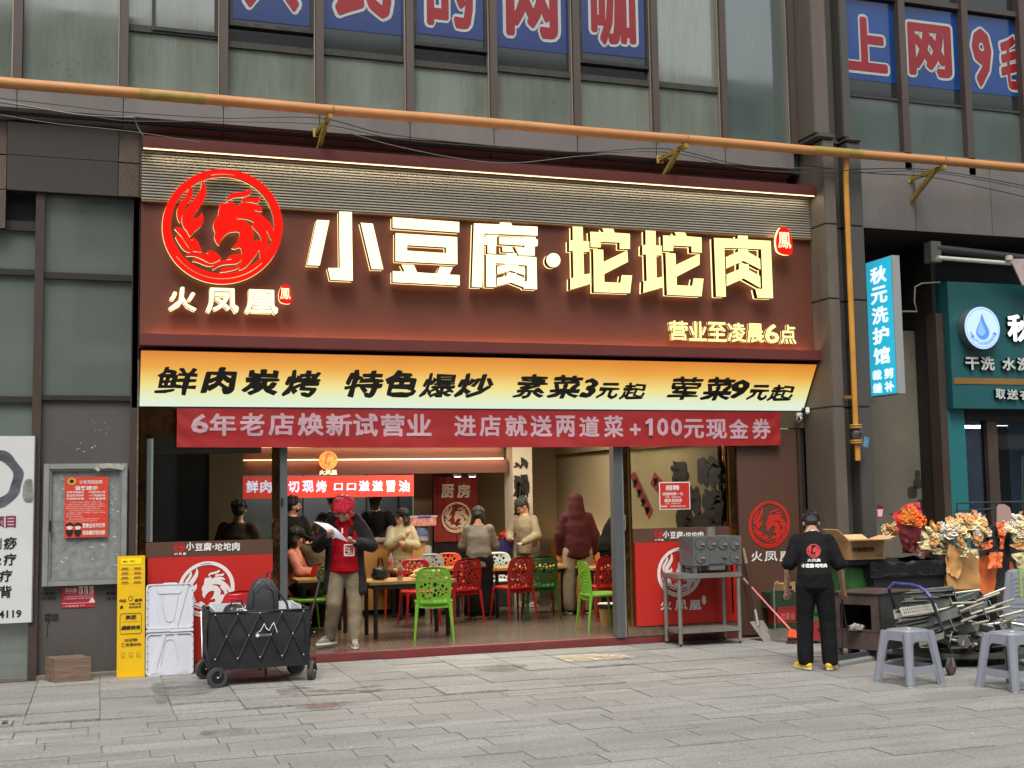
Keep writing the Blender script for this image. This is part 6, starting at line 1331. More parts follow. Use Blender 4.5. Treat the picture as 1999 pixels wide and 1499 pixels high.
# shovel, broom, dustpan
sh = thing('shovel', 'long-handled flat steel shovel leaning on the brown panel', 'shovel', G(1490,1252))
a, c, d = P(1451,1070,13.03), P(1474,1190,12.85), P(1477,1212,12.8)
MB().tube([a, P(1457,1100,13.0)], [.014,.020], 8).build('wooden_grip', mat('worn_wood', srgb(150,128,104), .7, var=.2, vscale=20), sh, smooth=True); MB().tube([P(1457,1100,13.0), c], .015, 8).build('shaft', mat('dark_shaft', srgb(52,38,34), .5, var=.2), sh, smooth=True); MB().tube([c, P(1480,1222,12.79)], [.018,.028], 8).build('socket', M_st, sh, smooth=True)
bl = [P(1463,1214,12.82), P(1489,1211,12.83), P(1516,1253,12.66), P(1490,1252,12.66)]; b = MB(); nrm = (bl[1]-bl[0]).cross(bl[3]-bl[0]).normalized()*.006; b.hexa([bl[0]-nrm, bl[1]-nrm, bl[2]-nrm, bl[3]-nrm, bl[0]+nrm, bl[1]+nrm, bl[2]+nrm, bl[3]+nrm]); b.build('blade', mat('scraped_steel', srgb(140,134,128), .5, metal=.4, var=.3, vscale=12, dirt=.5, dirtcol=srgb(90,84,80), dscale=6), sh)
br = thing('broom', 'broom with coral pink handle and orange head leaning beside the shovel', 'broom', G(1545,1257,0))
MB().tube([P(1454,1132,13.02), P(1543,1229,12.36)], .011, 8).build('handle', mat('coral_handle', srgb(222,112,112), .4, var=.03), br, smooth=True)
MB().tube([P(1451,1128,13.03), P(1457,1137,13.01)], .013, 8).build('grip', mat('beige_grip', srgb(190,150,130), .6), br, smooth=True)
q = P(1545,1232,12.33); b = MB(); b.hexa([(q.x-.05,12.30,q.z-.07),(q.x+.12,12.30,q.z-.09),(q.x+.12,12.37,q.z-.09),(q.x-.05,12.37,q.z-.07),(q.x-.03,12.32,q.z+.02),(q.x+.05,12.32,q.z+.02),(q.x+.05,12.35,q.z+.02),(q.x-.03,12.35,q.z+.02)]); b.build('head', mat('orange_plastic', srgb(228,96,60), .4, var=.03), br, bevel=.01)
b = MB(); gg = random.Random(4)
for k in range(60): t = k/59; x0 = q.x-.05+.17*t; b.bar((x0, 12.335+gg.uniform(-.02,.02), q.z-.075), (x0-.01+gg.uniform(-.02,.02)+.02*t, 12.33+gg.uniform(-.03,.03), .004), .005)
b.build('bristles', mat('maroon_bristle', srgb(74,34,46), .7, var=.2), br, kind='stuff')
dp = thing('dustpan', 'galvanised dustpan with upright hooked rod behind the broom', 'dustpan', G(1525,1250))
q = G(1512,1252); yq = 12.62; xq = P(1514,1245,yq).x
MB().tube([(xq, yq, .03), (xq, yq, P(1515,1150,yq).z), (xq+.02, yq, P(1515,1138,yq).z), (xq+.06, yq, P(1515,1135,yq).z)], .010, 8).build('rod', mat('galvanised_rod', srgb(150,148,140), .4, metal=.6), dp, smooth=True)
b = MB(); b.box(xq-.02, xq+.24, yq-.12, yq+.12, .005, .012); b.build('pan_floor', M_st, dp); MB().box(xq-.02, xq+.24, yq+.11, yq+.12, .005, .13).build('pan_back', M_st, dp); MB().box(xq-.03, xq-.02, yq-.1, yq+.12, .005, .12).build('pan_side', M_st, dp)
# green and red produce boxes against the pier foot
M_gb = mat('green_carton', srgb(44,62,42), .6, var=.2, vscale=8); M_rb = mat('red_carton', srgb(150,44,40), .6, var=.12, vscale=8)
def carton(u0, v0, u1, v1, Y, m, label, dp=.22, txt=None):
    a, c = P(u0, v0, Y), P(u1, v1, Y); z0 = max(0, c.z); t = thing('produce_carton', label, 'carton', ((a.x+c.x)/2, Y+dp/2, z0), 0, 'green and red cartons stacked by the pier')
    w = (c.x-a.x)/2; h = a.z-z0
    lpart('box', MB().box(-w, w, -dp/2, dp/2, 0, h), m, t, bevel=.004); lpart('flap', MB().box(-w+.01, w-.01, -dp/2-.002, -dp/2+.02, h-.0, h+.02), m, t)
    lpart('hand_hole', MB().lathe([(.022,-.002),(.022,.002)], 12, (0, -dp/2-.002, h*.6), axis='y'), M_dark, t)
    if txt: text('carton_print', txt, Frame((t.location.x-w*.75, Y-.003, z0+h*.3)), (0,0,w*1.3,h*.45), mat('faded_red_print', srgb(200,110,100), .6, var=0), t, off=.02)
    return t
M_kraft = mat('kraft_board', srgb(176,136,90), .75, var=.1, vscale=5)
carton(1516,1220,1562,1252,12.82,M_gb,'lowest dark green carton of the stack behind the broom'); carton(1517,1189,1562,1219,12.82,M_rb,'red printed carton in the middle of the stack behind the broom',txt='凤果业'); carton(1505,1157,1553,1187,12.82,M_gb,'upper green carton of the stack behind the sweeping man')
carton(1530,1140,1556,1156,12.84,M_kraft,'small brown carton on top of the green carton')
carton(1586,1215,1612,1250,12.2,M_rb,'red carton glimpsed between the legs of the sweeping man'); carton(1586,1190,1600,1213,12.2,mat('bright_green_carton', srgb(58,112,52), .6),'bright green carton seen between the trouser legs')

# ================================================================== bins, box, stove
M_bin = mat('black_bin_plastic', srgb(38,37,39), .5, var=.12, vscale=4, dirt=.2, dirtcol=srgb(70,68,64), dscale=7)
bi = thing('rubbish_bin', 'wide black rubbish bin with crumpled black liner, full of discarded bouquets', 'bin', (P(1770,1200,11.9).x, 11.9, 0))
Yb = 11.75; a, c = P(1700,1100,Yb), P(1846,1100,Yb); zt = P(1770,1100,Yb).z
b = MB(); b.hexa([(a.x+.08,Yb+.06,.02),(c.x-.06,Yb+.06,.02),(c.x-.06,Yb+.6,.02),(a.x+.08,Yb+.6,.02),(a.x,Yb,zt-.05),(c.x,Yb,zt-.05),(c.x,Yb+.68,zt-.05),(a.x,Yb+.68,zt-.05)]); b.build('body', M_bin, bi, bevel=.02)
def liner(s, t):
    # goes round the rim; s around, t down the outside
    per = s*4; k = int(per) % 4; f_ = per-int(per); cs = [(a.x-.03,Yb-.03),(c.x+.03,Yb-.03),(c.x+.03,Yb+.71),(a.x-.03,Yb+.71)]; p0, p1 = cs[k], cs[(k+1) % 4]
    x_, y_ = p0[0]+(p1[0]-p0[0])*f_, p0[1]+(p1[1]-p0[1])*f_
    w = mnoise.noise((x_*7, y_*7, t*5)); cx, cy = (a.x+c.x)/2, Yb+.34
    k2 = 1+.03*w-(.08 if t < .08 else 0); return Vector((cx+(x_-cx)*k2, cy+(y_-cy)*k2, zt+.03-.17*t+.025*w))
b = MB(); NU, NV = 96, 8; b.add([liner(i/NU*.99999, j/NV) for j in range(NV+1) for i in range(NU)], [(j*NU+i, j*NU+(i+1)%NU, (j+1)*NU+(i+1)%NU, (j+1)*NU+i) for j in range(NV) for i in range(NU)]); b.build('liner', mat('glossy_bin_liner', (.012,.012,.013), .22, var=.1, bump=.8, bscale=18), bi, smooth=True)
MB().box(a.x+.02, c.x-.02, Yb+.02, Yb+.66, zt-.06, zt-.03).build('fill', M_dark, bi)
# second bin, mostly hidden, holding up the carton; green sheet
b2 = thing('rubbish_bin', 'green bin with dark rim standing left of the black bin under the bamboo charcoal carton', 'bin', (P(1680,1200,11.95).x, 12.0, 0))
Yg = 11.85; a2, c2 = P(1655,1110,Yg), P(1712,1110,Yg); zt2 = P(1690,1088,11.8).z
b = MB(); b.hexa([(a2.x+.10,Yg+.05,.02),(c2.x,Yg+.05,.02),(c2.x,Yg+.5,.02),(a2.x+.10,Yg+.5,.02),(a2.x,Yg,zt2-.10),(c2.x,Yg,zt2-.10),(c2.x,Yg+.5,zt2-.10),(a2.x,Yg+.5,zt2-.10)]); b.build('body', mat('green_bin', srgb(62,112,56), .5, var=.25, vscale=6), b2, bevel=.015)
MB().box(P(1640,1095,Yg).x, P(1748,1095,Yg).x, Yg-.08, Yg+.5, zt2-.085, zt2-.02).build('dark_rim', M_bin, b2, bevel=.015)
cx_ = thing('cardboard_box', 'open brown cardboard box with bamboo charcoal print standing on the green bin', 'cardboard box', (P(1700,1088,11.8).x, 11.9, zt2))
Yc = 11.72; A0, A1, A2 = P(1660,1080,Yc), P(1728,1085,Yc), P(1747,1080,Yc); bz0 = zt2-.018; bz1 = P(1690,1056,Yc).z
bx0_, bx1_ = A0.x, A1.x; dx_, dy_ = .05, .38
b = MB(); T = .006
fr_ = lambda s, t, z: Vector((bx0_+(bx1_-bx0_)*s+dx_*t, Yc+dy_*t, z))
def bpanel(nm, p, n_, m=M_kraft): n_ = Vector(n_).normalized()*T; return MB().hexa([p[0], p[1], p[1]+n_, p[0]+n_, p[3], p[2], p[2]+n_, p[3]+n_]).build(nm, m, cx_)
bpanel('front_panel', [fr_(0,0,bz0), fr_(1,0,bz0), fr_(1,0,bz1), fr_(0,0,bz1)], (0,1,0)); bpanel('back_panel', [fr_(0,1,bz0), fr_(1,1,bz0), fr_(1,1,bz1), fr_(0,1,bz1)], (0,-1,0))
bpanel('side_panel', [fr_(1,0.02,bz0), fr_(1,.98,bz0), fr_(1,.98,bz1), fr_(1,0.02,bz1)], (-1,0,0)); bpanel('side_panel', [fr_(0,0.02,bz0), fr_(0,.98,bz0), fr_(0,.98,bz1), fr_(0,.02,bz1)], (1,0,0))
M_kraftl = mat('kraft_inside', srgb(206,170,122), .75, var=.06, vscale=5)
bpanel('flap', [fr_(0,0,bz1), fr_(1,0,bz1), fr_(.98,-.3,bz1+.02)+Vector((-.03,-.1,0)), fr_(-.05,-.3,bz1+.02)+Vector((-.03,-.1,0))], (0,0,1), M_kraftl); bpanel('flap', [fr_(0,0,bz1), fr_(0,1,bz1), fr_(0,1,bz1)+Vector((-.15,0,.13)), fr_(0,0,bz1)+Vector((-.15,0,.13))], (.5,0,1), M_kraftl)
bpanel('flap', [fr_(1,0,bz1), fr_(1,1,bz1), fr_(1,1,bz1)+Vector((.15,0,.04)), fr_(1,0,bz1)+Vector((.15,0,.04))], (0,0,1), M_kraftl); bpanel('flap', [fr_(0,1,bz1), fr_(1,1,bz1), fr_(1,1,bz1)+Vector((0,.12,.05)), fr_(0,1,bz1)+Vector((0,.12,.05))], (0,0,1), M_kraftl)
text('carton_print', '环保机制竹炭', Frame((bx0_, Yc-.002, bz0)), (.03, (bz1-bz0)*.42, (bx1_-bx0_)*.68, (bz1-bz0)*.68), mat('dark_green_print', srgb(50,62,42), .7, var=.2), cx_, off=.035); gg = random.Random(8)
for k in range(9): x_ = (bx1_-bx0_)*(.74+.025*k); geo_obj('bamboo_leaf_print', fill_geo([[(x_,.02),(x_+.006,.02),(x_+.02*gg.uniform(-1,1),.02+gg.uniform(.06,.12))]]), Frame((bx0_, Yc-.002, bz0)), mat('leaf_green_print', srgb(96,128,60), .7, var=.1), cx_, lift=.001)
# rusty stove
sv = thing('charcoal_stove', 'rusty brown steel stove box with an open mouth and stubby feet', 'stove', (P(1735,1290,10.7).x, 10.8, 0)); M_rust = mat('rusty_steel', srgb(78,62,58), .7, metal=.3, var=.35, vscale=5, dirt=.5, dirtcol=srgb(110,96,84), dscale=3, bump=.2, bscale=20); M_soot = mat('sooty_grey_steel', srgb(66,66,66), .6, metal=.3, var=.3, vscale=5, dirt=.4, dirtcol=srgb(92,88,80), dscale=4)
# front-left edge at px 1680..1722 face seen obliquely: the box stands turned about 55 degrees
p0 = G(1722,1292); p1 = G(1681,1262); p2 = G(1795,1285)
u1 = (p1-p0); u1 = Vector((-.42,.62,0)).normalized()*.52; u2 = Vector((.86,.30,0)).normalized()*.66
zs0, zs1 = .11, P(1722,1160,p0.y).z
def sp(s, t, z): return Vector((p0.x,p0.y,0))+u1*s+u2*t+Vector((0,0,z))
def slabp(nm, p, n_, m): n_ = Vector(n_).normalized()*.012; return MB().hexa([p[0], p[1], p[1]+n_, p[0]+n_, p[3], p[2], p[2]+n_, p[3]+n_]).build(nm, m, sv)
zo0, zo1 = zs0+(zs1-zs0)*.36, zs0+(zs1-zs0)*.80
for (s0, s1, z0_, z1_) in ((0,1,zs0,zo0),(0,1,zo1,zs1),(0,.18,zo0,zo1),(.82,1,zo0,zo1)): slabp('front_plate', [sp(s0,0,z0_), sp(s1,0,z0_), sp(s1,0,z1_), sp(s0,0,z1_)], u2, M_rust)
slabp('side_plate', [sp(0,0,zs0), sp(0,1,zs0), sp(0,1,zs1), sp(0,0,zs1)], u1, M_soot); slabp('back_plate', [sp(0,1,zs0), sp(1,1,zs0), sp(1,1,zs1), sp(0,1,zs1)], -u2, M_rust); slabp('far_plate', [sp(1,0,zs0), sp(1,1,zs0), sp(1,1,zs1), sp(1,0,zs1)], -u1, M_rust)
slabp('top_plate', [sp(-.03,-.03,zs1), sp(1.03,-.03,zs1), sp(1.03,1.03,zs1), sp(-.03,1.03,zs1)], (0,0,1), M_rust); slabp('floor_plate', [sp(0,0,zo0-.02), sp(1,0,zo0-.02), sp(1,1,zo0-.02), sp(0,1,zo0-.02)], (0,0,-1), M_soot)
for s, t in ((.06,.06),(.94,.06),(.06,.94),(.94,.94)): q = sp(s,t,0); MB().box(q.x-.04, q.x+.04, q.y-.04, q.y+.04, 0, zs0+.02).build('foot', M_rust, sv)
q = sp(.45,-.04,zo0+.02); blobby('rag', lump(q, (.08,.05,.035), 21, .5, 3), mat('grey_rag', srgb(150,142,134), .9, var=.2), None, 'crumpled pale rag on the lip of the stove mouth', 'rag')
# steel plate leaning left of the stove
pl = thing('rusty_plate', 'flat brown steel side shelf between the sweeping man and the stove', 'metal plate', G(1665,1262))
a_, c_ = P(1640,1172,11.2), P(1680,1215,11.2); MB().box(a_.x, c_.x+.02, 11.2, 11.22, c_.z, a_.z).build('plate', M_rust, pl); MB().box(P(1658,1215,11.2).x, P(1676,1215,11.2).x, 11.2, 11.25, 0, c_.z).build('support', M_soot, pl)
# squeegee board in the man's hand
sq = thing('floor_squeegee', 'wide grey dustpan scraper on two thin rods held by the sweeping man', 'squeegee', G(1670,1300))
a_, c_ = G(1634,1301), G(1706,1288); yy = (a_.y+c_.y)/2; za = P(1640,1281,a_.y).z
b = MB(); b.hexa([Vector((a_.x,a_.y,.01)), Vector((c_.x,c_.y,.01)), Vector((c_.x,c_.y+.03,.01)), Vector((a_.x,a_.y+.03,.01)), Vector((a_.x,a_.y,za)), Vector((c_.x,c_.y,za)), Vector((c_.x,c_.y+.03,za)), Vector((a_.x,a_.y+.03,za))]); b.build('board', mat('slate_board', srgb(66,72,74), .5, var=.15), sq)
b = MB(); b.hexa([Vector((a_.x,a_.y-.04,.002)), Vector((c_.x,c_.y-.04,.002)), Vector((c_.x,c_.y,.002)), Vector((a_.x,a_.y,.002)), Vector((a_.x,a_.y-.04,.03)), Vector((c_.x,c_.y-.04,.03)), Vector((c_.x,c_.y-.002,.05)), Vector((a_.x,a_.y-.002,.05))]); b.build('pale_lip', mat('pale_lip', srgb(130,134,130), .5), sq)
HG = P(1643,1160,a_.y+.02)
for u, v in ((1645,1275),(1661,1272)): MB().tube([P(u, v, a_.y+.01), HG+Vector((0,0,-.03))], .007, 6).build('rod', M_black, sq, smooth=True)
MB().tube([P(1582,1279,a_.y+.1), P(1612,1281,a_.y+.1)], .012, 8).build('bar', mat('bright_bar', srgb(205,206,204), .3, metal=.3), sq)

# ================================================================== platform cart and the pile of grill trays
pc = thing('platform_trolley', 'flat platform trolley with a blue push handle carrying metal grill trays', 'trolley', G(1850,1300))
M_blue2 = mat('worn_blue_grip', srgb(52,52,112), .45, var=.3, vscale=20, dirt=.5, dirtcol=srgb(150,150,150), dscale=12); M_navy = mat('dark_trolley_tube', srgb(36,44,56), .45, var=.3, vscale=10, dirt=.4, dirtcol=srgb(110,112,106), dscale=9)
YT = 10.05; f0 = P(1858,1276,YT); ty = P(1817,1163,YT+.10)
hA = [P(1737,1200,10.55), P(1735,1150,10.5), P(1745,1139,10.48), P(1778,1142,10.30), P(1795,1146,10.22), P(1808,1155,10.14), P(1817,1167,10.10)]
MB().tube(hA[1:], .021, 10).build('blue_grip', M_blue2, pc, smooth=True); MB().tube([hA[-1], f0], .016, 8).build('handle_post', M_navy, pc, smooth=True); MB().tube([hA[1], P(1765,1245,10.65)], .016, 8).build('handle_post', M_navy, pc, smooth=True)
dz = f0.z-.02; d0, d1 = P(1795,1278,YT).x, P(1960,1278,YT).x+.1
b = MB(); b.hexa([(d0+.25,YT-.02,dz-.03),(d1,YT-.35,dz-.03),(d1+.3,YT+.28,dz-.03),(d0+.1,YT+.58,dz-.03),(d0+.25,YT-.02,dz+.02),(d1,YT-.35,dz+.02),(d1+.3,YT+.28,dz+.02),(d0+.1,YT+.58,dz+.02)]); b.build('deck', mat('dark_deck', srgb(62,62,60), .6, metal=.2, var=.3, vscale=8), pc, bevel=.008)
for (u, v, lab) in ((1857,1318,0),(1883,1296,1),(1955,1297,2),(1975,1290,3)):
    g_ = G(u, v); r = (dz-.05)/2*1.0 if lab else .075; r = .075; t = bpy.data.objects.new('castor', None); COL.objects.link(t); t.parent = pc; t.matrix_parent_inverse = WMX(pc).inverted(); t.location = (g_.x, g_.y, r); t.rotation_euler = (0,0,radians(25)); t.empty_display_size = .05
    lpart('tyre', MB().lathe([(r*.6,-.018),(r,-.015),(r,.015),(r*.6,.018)], 22, axis='y', cap=False), M_tyre, t, smooth=True); lpart('hub', MB().lathe([(r*.62,-.012),(r*.62,.012)], 18, axis='y'), mat('rusty_hub', srgb(130,84,62), .6, var=.3, vscale=30), t); lpart('fork', MB().bar((0,-.028,0),(0,-.02,r*1.1),.025,.008).bar((0,.028,0),(0,.02,r*1.1),.025,.008), mat('zinc_fork', srgb(150,146,136), .4, metal=.5), t)
M_tray = mat('galvanised_tray', srgb(112,113,108), .45, metal=.3, var=.35, vscale=9, dirt=.5, dirtcol=srgb(58,56,50), dscale=6); M_hnd = mat('pale_tube_handle', srgb(176,172,156), .35, metal=.5, var=.15, vscale=14, dirt=.3, dirtcol=srgb(110,104,90), dscale=14)
def tray_src(L=.42, w=.12, d=.09, kind=0):
    b = MB(); t_ = .004
    b.add([(-L/2,-w/2,d),(L/2,-w/2,d),(L/2,-.02,0),(-L/2,-.02,0),(L/2,.02,0),(-L/2,.02,0),(L/2,w/2,d),(-L/2,w/2,d)], [(0,1,2,3),(3,2,4,5),(5,4,6,7)])
    b.add([(-L/2,-w/2-.02,d),(L/2,-w/2-.02,d),(L/2,-w/2,d-.001),(-L/2,-w/2,d-.001)], [(0,1,2,3)]); b.add([(-L/2,w/2+.02,d),(L/2,w/2+.02,d),(L/2,w/2,d-.001),(-L/2,w/2,d-.001)], [(0,1,2,3)]); b.add([(L/2,-w/2,d),(L/2,-.02,0),(L/2,.02,0),(L/2,w/2,d)], [(0,1,2,3)])
    s_ = .085; b.add([(L/2+.004,0,d/2-s_),(L/2+.004,s_,d/2),(L/2+.004,0,d/2+s_),(L/2+.004,-s_,d/2),(L/2+.010,0,d/2-s_),(L/2+.010,s_,d/2),(L/2+.010,0,d/2+s_),(L/2+.010,-s_,d/2)], [(0,1,2,3),(4,5,6,7),(0,1,5,4),(1,2,6,5),(2,3,7,6),(3,0,4,7)])
    return b.mesh('tray', M_tray)
tr_me = tray_src(); hd_me = MB().tube([(.20,0,.05),(.28,0,.055),(.46,0,.06)], .0135, 8).mesh('handle', M_hnd, smooth=True)
def tray(loc, rot, label, sc=1.0):
    t = thing('grill_tray', label, 'grill tray', loc, 0, 'galvanised grill trays with tube handles piled on the trolley'); t.rotation_euler = rot; t.scale = (sc,)*3
    for nm, me in (('tray', tr_me), ('handle', hd_me)):
        o = bpy.data.objects.new(nm, me); COL.objects.link(o); o.parent = t
    return t
# handles point to the right; positions read from the handle ends
hs_ = [(1913,1152,1872,1156,10.35,0), (1963,1148,1915,1165,10.45,0), (1952,1157,1912,1170,10.25,0), (1906,1176,1862,1177,10.2,0), (1882,1182,1843,1188,10.1,0), (1980,1170,1925,1186,10.3,0), (1943,1184,1900,1196,10.1,0), (1972,1184,1928,1194,10.0,0),
       (1998,1192,1955,1202,10.1,0), (1907,1202,1868,1216,9.98,0), (1930,1212,1886,1220,9.95,0), (1952,1216,1906,1222,9.92,0), (1982,1211,1936,1214,10.0,0), (2010,1222,1968,1214,10.0,0), (1908,1258,1872,1250,9.9,0), (1938,1252,1898,1247,9.95,0), (1921,1176,1880,1190,10.0,0)]
gg = random.Random(6); words = ['topmost', 'upper right', 'upper', 'upper left', 'left', 'right', 'middle', 'middle right', 'far right', 'centre', 'lower centre', 'low', 'low right', 'lowest right', 'bottom left', 'bottom', 'front']
for k, (u1, v1, u0, v0, Y, _) in enumerate(hs_):
    e, s = P(u1, v1, Y), P(u0, v0, Y+.12); d = (e-s).normalized(); t = tray(e-d*.46, (gg.uniform(-.9,.9), -math.asin(max(-1,min(1,d.z))), atan2(d.y, d.x)), words[k]+' grill tray of the pile on the trolley, tube handle to the right')
    t.location = e - (Euler(t.rotation_euler).to_matrix() @ Vector((.46,0,.06)))
# wider grate racks on the left of the pile
def rack(c, rot, label, L=.46, w=.30, perf=False):
    t = thing('grill_rack', label, 'grill rack', c); t.rotation_euler = rot
    lpart('side_rail', MB().box(-L/2, L/2, -w/2, -w/2+.012, -.03, .03), M_tray, t); lpart('side_rail', MB().box(-L/2, L/2, w/2-.012, w/2, -.03, .03), M_tray, t)
    for k in range(3): lpart('shelf_plate', MB().box(-L/2, L/2, -w/2+.014+k*w/3, -w/2+.02+k*w/3+w/3-.02, -.03+.012*k, -.022+.012*k), M_tray, t)
    lpart('end_plate', MB().box(L/2, L/2+.01, -w/2, w/2, -.04, .04), M_tray, t)
rack(P(1815,1168,10.5), Euler((radians(68),0,radians(5))), 'topmost long grey trough rack behind the blue handle', .62, .14); rack(P(1808,1184,10.42), Euler((radians(60),0,radians(3))), 'second long trough rack down behind the blue handle', .60, .12)
rack(P(1800,1200,10.35), Euler((radians(58),0,radians(2))), 'third long trough rack down behind the blue handle', .56, .12); rack(P(1800,1222,10.25), Euler((radians(50),radians(-6),radians(2))), 'lowest perforated rack behind the grey stool', .55, .16)
gt = thing('perforated_grate', 'perforated steel grate lying across the racks behind the blue handle', 'grate', P(1797,1206,10.2))
FG = Frame(P(1762,1203,10.15), (1,.05,.06), (.0,.5,.75)); holes = [[(.0,0),(.44,0),(.44,.09),(.0,.09)]]
for i in range(16):
    for j in range(2): holes.append([(.03+i*.025,.02+j*.032),(.042+i*.025,.02+j*.032),(.042+i*.025,.042+j*.032),(.03+i*.025,.042+j*.032)])
geo_obj('grate', fill_geo(holes, .003), FG, M_hnd, gt)
q = P(1790,1255,9.95); sb = thing('steel_sheet', 'bent dark steel sheet sloping under the racks behind the grey stool', 'steel sheet', q)
b = MB(); b.hexa([P(1764,1262,10.0), P(1843,1240,9.9), P(1843,1240,10.2), P(1764,1262,10.3), P(1764,1256,10.0), P(1843,1234,9.9), P(1843,1234,10.2), P(1764,1256,10.3)]); b.build('sheet', M_tray, sb); b = MB(); b.hexa([P(1793,1250,9.9), P(1843,1233,9.85), P(1843,1246,9.85), P(1795,1262,9.9), P(1793,1250,9.95), P(1843,1233,9.9), P(1843,1246,9.9), P(1795,1262,9.95)]); b.build('pale_strip', mat('pale_strip', srgb(140,140,132), .5, metal=.3, var=.2), sb)
for k, (u, v) in enumerate(((1880,1240),(1900,1232),(1925,1238),(1945,1230),(1870,1262),(1915,1262),(1940,1268),(1890,1250))):
    q = P(u, v, 10.05+.03*(k % 3)); t = tray(q, (gg.uniform(-1.6,1.6), gg.uniform(-.5,.5), gg.uniform(0,6.28)), ('dark tilted tray', 'dark upended tray')[k % 2]+' in the lower pile, '+('left front','left back','centre','right back','bottom left','bottom centre','bottom right','middle front')[k], .9)

# ================================================================== grey plastic stools
M_stool = mat('grey_stool_plastic', srgb(134,138,148), .35, var=.04, vscale=4); M_stcap = mat('white_foot_cap', srgb(190,192,192), .5, var=.05)
def stool_me():
    out = {}
    hh = .455; wt, wb = .130, .186
    def side(ang):
        lp = lambda t: wt+(wb-wt)*(1-t)
        outer = [(-lp(0)+.0,0),(-lp(0)+.05,0),(-lp(.22)+.055,.10),(lp(.22)-.055,.10),(lp(0)-.05,0),(lp(0),0),(wt,hh-.02),(-wt,hh-.02)]
        hole = [(-lp(.35)+.05,.17),(-lp(.35)+.06,.16),(lp(.35)-.06,.16),(lp(.35)-.05,.17),(lp(.75)-.055,.345),(lp(.8)-.075,.365),(-lp(.8)+.075,.365),(-lp(.75)+.055,.345)]
        vs, fs = fill_geo([outer, hole], .003); R = Matrix.Rotation(ang, 3, 'Z'); v2 = []
        for v in vs:
            y_ = -(wt+(wb-wt)*(1-v.y/hh))+v.z; v2.append(tuple(R @ Vector((v.x, y_, v.y))))
        me = bpy.data.meshes.new('side_panel'); me.from_pydata(v2, [], fs); me.materials.append(M_stool); return me
    out['side'] = [side(k*pi/2) for k in range(4)]
    b = MB(); b.hexa([(-wt-.008,-wt-.008,hh-.03),(wt+.008,-wt-.008,hh-.03),(wt+.008,wt+.008,hh-.03),(-wt-.008,wt+.008,hh-.03),(-wt+.004,-wt+.004,hh),(wt-.004,-wt+.004,hh),(wt-.004,wt-.004,hh),(-wt+.004,wt-.004,hh)]); out['seat'] = b.mesh('seat', M_stool, bevel=.012)
    out['legs'] = []; out['caps'] = []
    for sx, sy in ((-1,-1),(1,-1),(1,1),(-1,1)):
        b = MB(); b.tube([(sx*wb*.985, sy*wb*.985, .012), (sx*(wt-.004), sy*(wt-.004), hh-.02)], [.031,.040], 10); out['legs'].append(b.mesh('leg', M_stool, smooth=True))
        b = MB(); b.lathe([(.026,0),(.027,.016)], 12, (sx*wb*.985, sy*wb*.985, 0)); out['caps'].append(b.mesh('foot_cap', M_stcap))
    b = MB(); b.ball((0.01,-.01,hh+.001), (.018,.014,.004), 10, 5); out['spot'] = b.mesh('air_hole_plug', M_wprint)
    return out
SM = stool_me()
def stool(loc, rz, label, full=True, sc=1.0):
    t = thing('plastic_stool', label, 'stool', loc, rz, 'grey plastic stools'); t.scale = (sc,)*3
    for nm, mes in (('seat', [SM['seat']]), ('side_panel', SM['side']), ('leg', SM['legs'])) + ((('foot_cap', SM['caps']), ('air_hole_plug', [SM['spot']])) if full else ()):
        for me in mes:
            o = bpy.data.objects.new(nm, me); COL.objects.link(o); o.parent = t
    return t
g0 = G(1786,1343); stool((g0.x+.13, g0.y+.25, 0), radians(10), 'grey plastic stool in front of the blue-handled trolley', sc=1.06)
g1 = G(1992,1353); stool((g1.x+.14, g1.y+.25, 0), radians(8), 'grey plastic stool cut by the right edge of the picture', sc=1.06)
q = P(1968,1145,11.0); stx = q.x+.20
for k in range(9):
    stool((stx, 11.0, .047*k), radians(45), ('lowest', 'second', 'third', 'fourth', 'fifth', 'sixth', 'seventh', 'eighth', 'topmost')[k]+' grey stool of the stack behind the grill trays', full=False, sc=1.0)

# ================================================================== discarded opening bouquets and their rack
rk = thing('flower_rack', 'dark green tubular metal rack standing behind the bouquets', 'rack', G(1930,1250)); M_rk = mat('dark_green_tube', srgb(62,74,74), .45, metal=.4, var=.2, vscale=10)
YR = 12.3
for (a_, c_) in (((1868,982),(1868,1240)),((1868,982),(2040,978)),((1870,997),(1944,993)),((1944,980),(1946,1240)),((1996,890),(1996,1180))): MB().tube([P(*a_, YR), P(*c_, YR)], .011, 8).build('tube', M_rk, rk, smooth=True)
def paper(name, pts, Y0, m, par, seed=1, amp=.05, n=10, label=None):
    # a crumpled sheet between four corner points (photo points with distances)
    w = [P(u, v, Y0+dy) for u, v, dy in pts]
    def fn(s, t):
        q = (w[0]*(1-s)+w[1]*s)*(1-t)+(w[3]*(1-s)+w[2]*s)*t
        return q+Vector((0,1,0))*amp*(mnoise.noise((s*3+seed, t*3, seed))+.6*abs(mnoise.noise((s*6, t*6+seed, seed*2))))+Vector((1,0,.4))*amp*.4*mnoise.noise((s*3.3, t*4, seed+5))
    return sheet(fn, n, n, name, par, m)
def pap(nm, c): return mat('wrap_'+nm, c, .65, var=.08, vscale=6)
P_or, P_tan, P_cr, P_red, P_dk, P_pk, P_bk = pap('orange', srgb(222,112,58)), pap('tan', srgb(198,146,88)), pap('cream', srgb(206,192,146)), pap('crimson', srgb(186,40,52)), pap('dark_red', srgb(92,18,26)), pap('pink', srgb(220,150,140)), pap('black', (.02,.018,.02))
M_leaf = mat('dark_leaf', srgb(46,62,30), .5, var=.3, vscale=20); M_stem = mat('green_stem', srgb(70,92,44), .6)
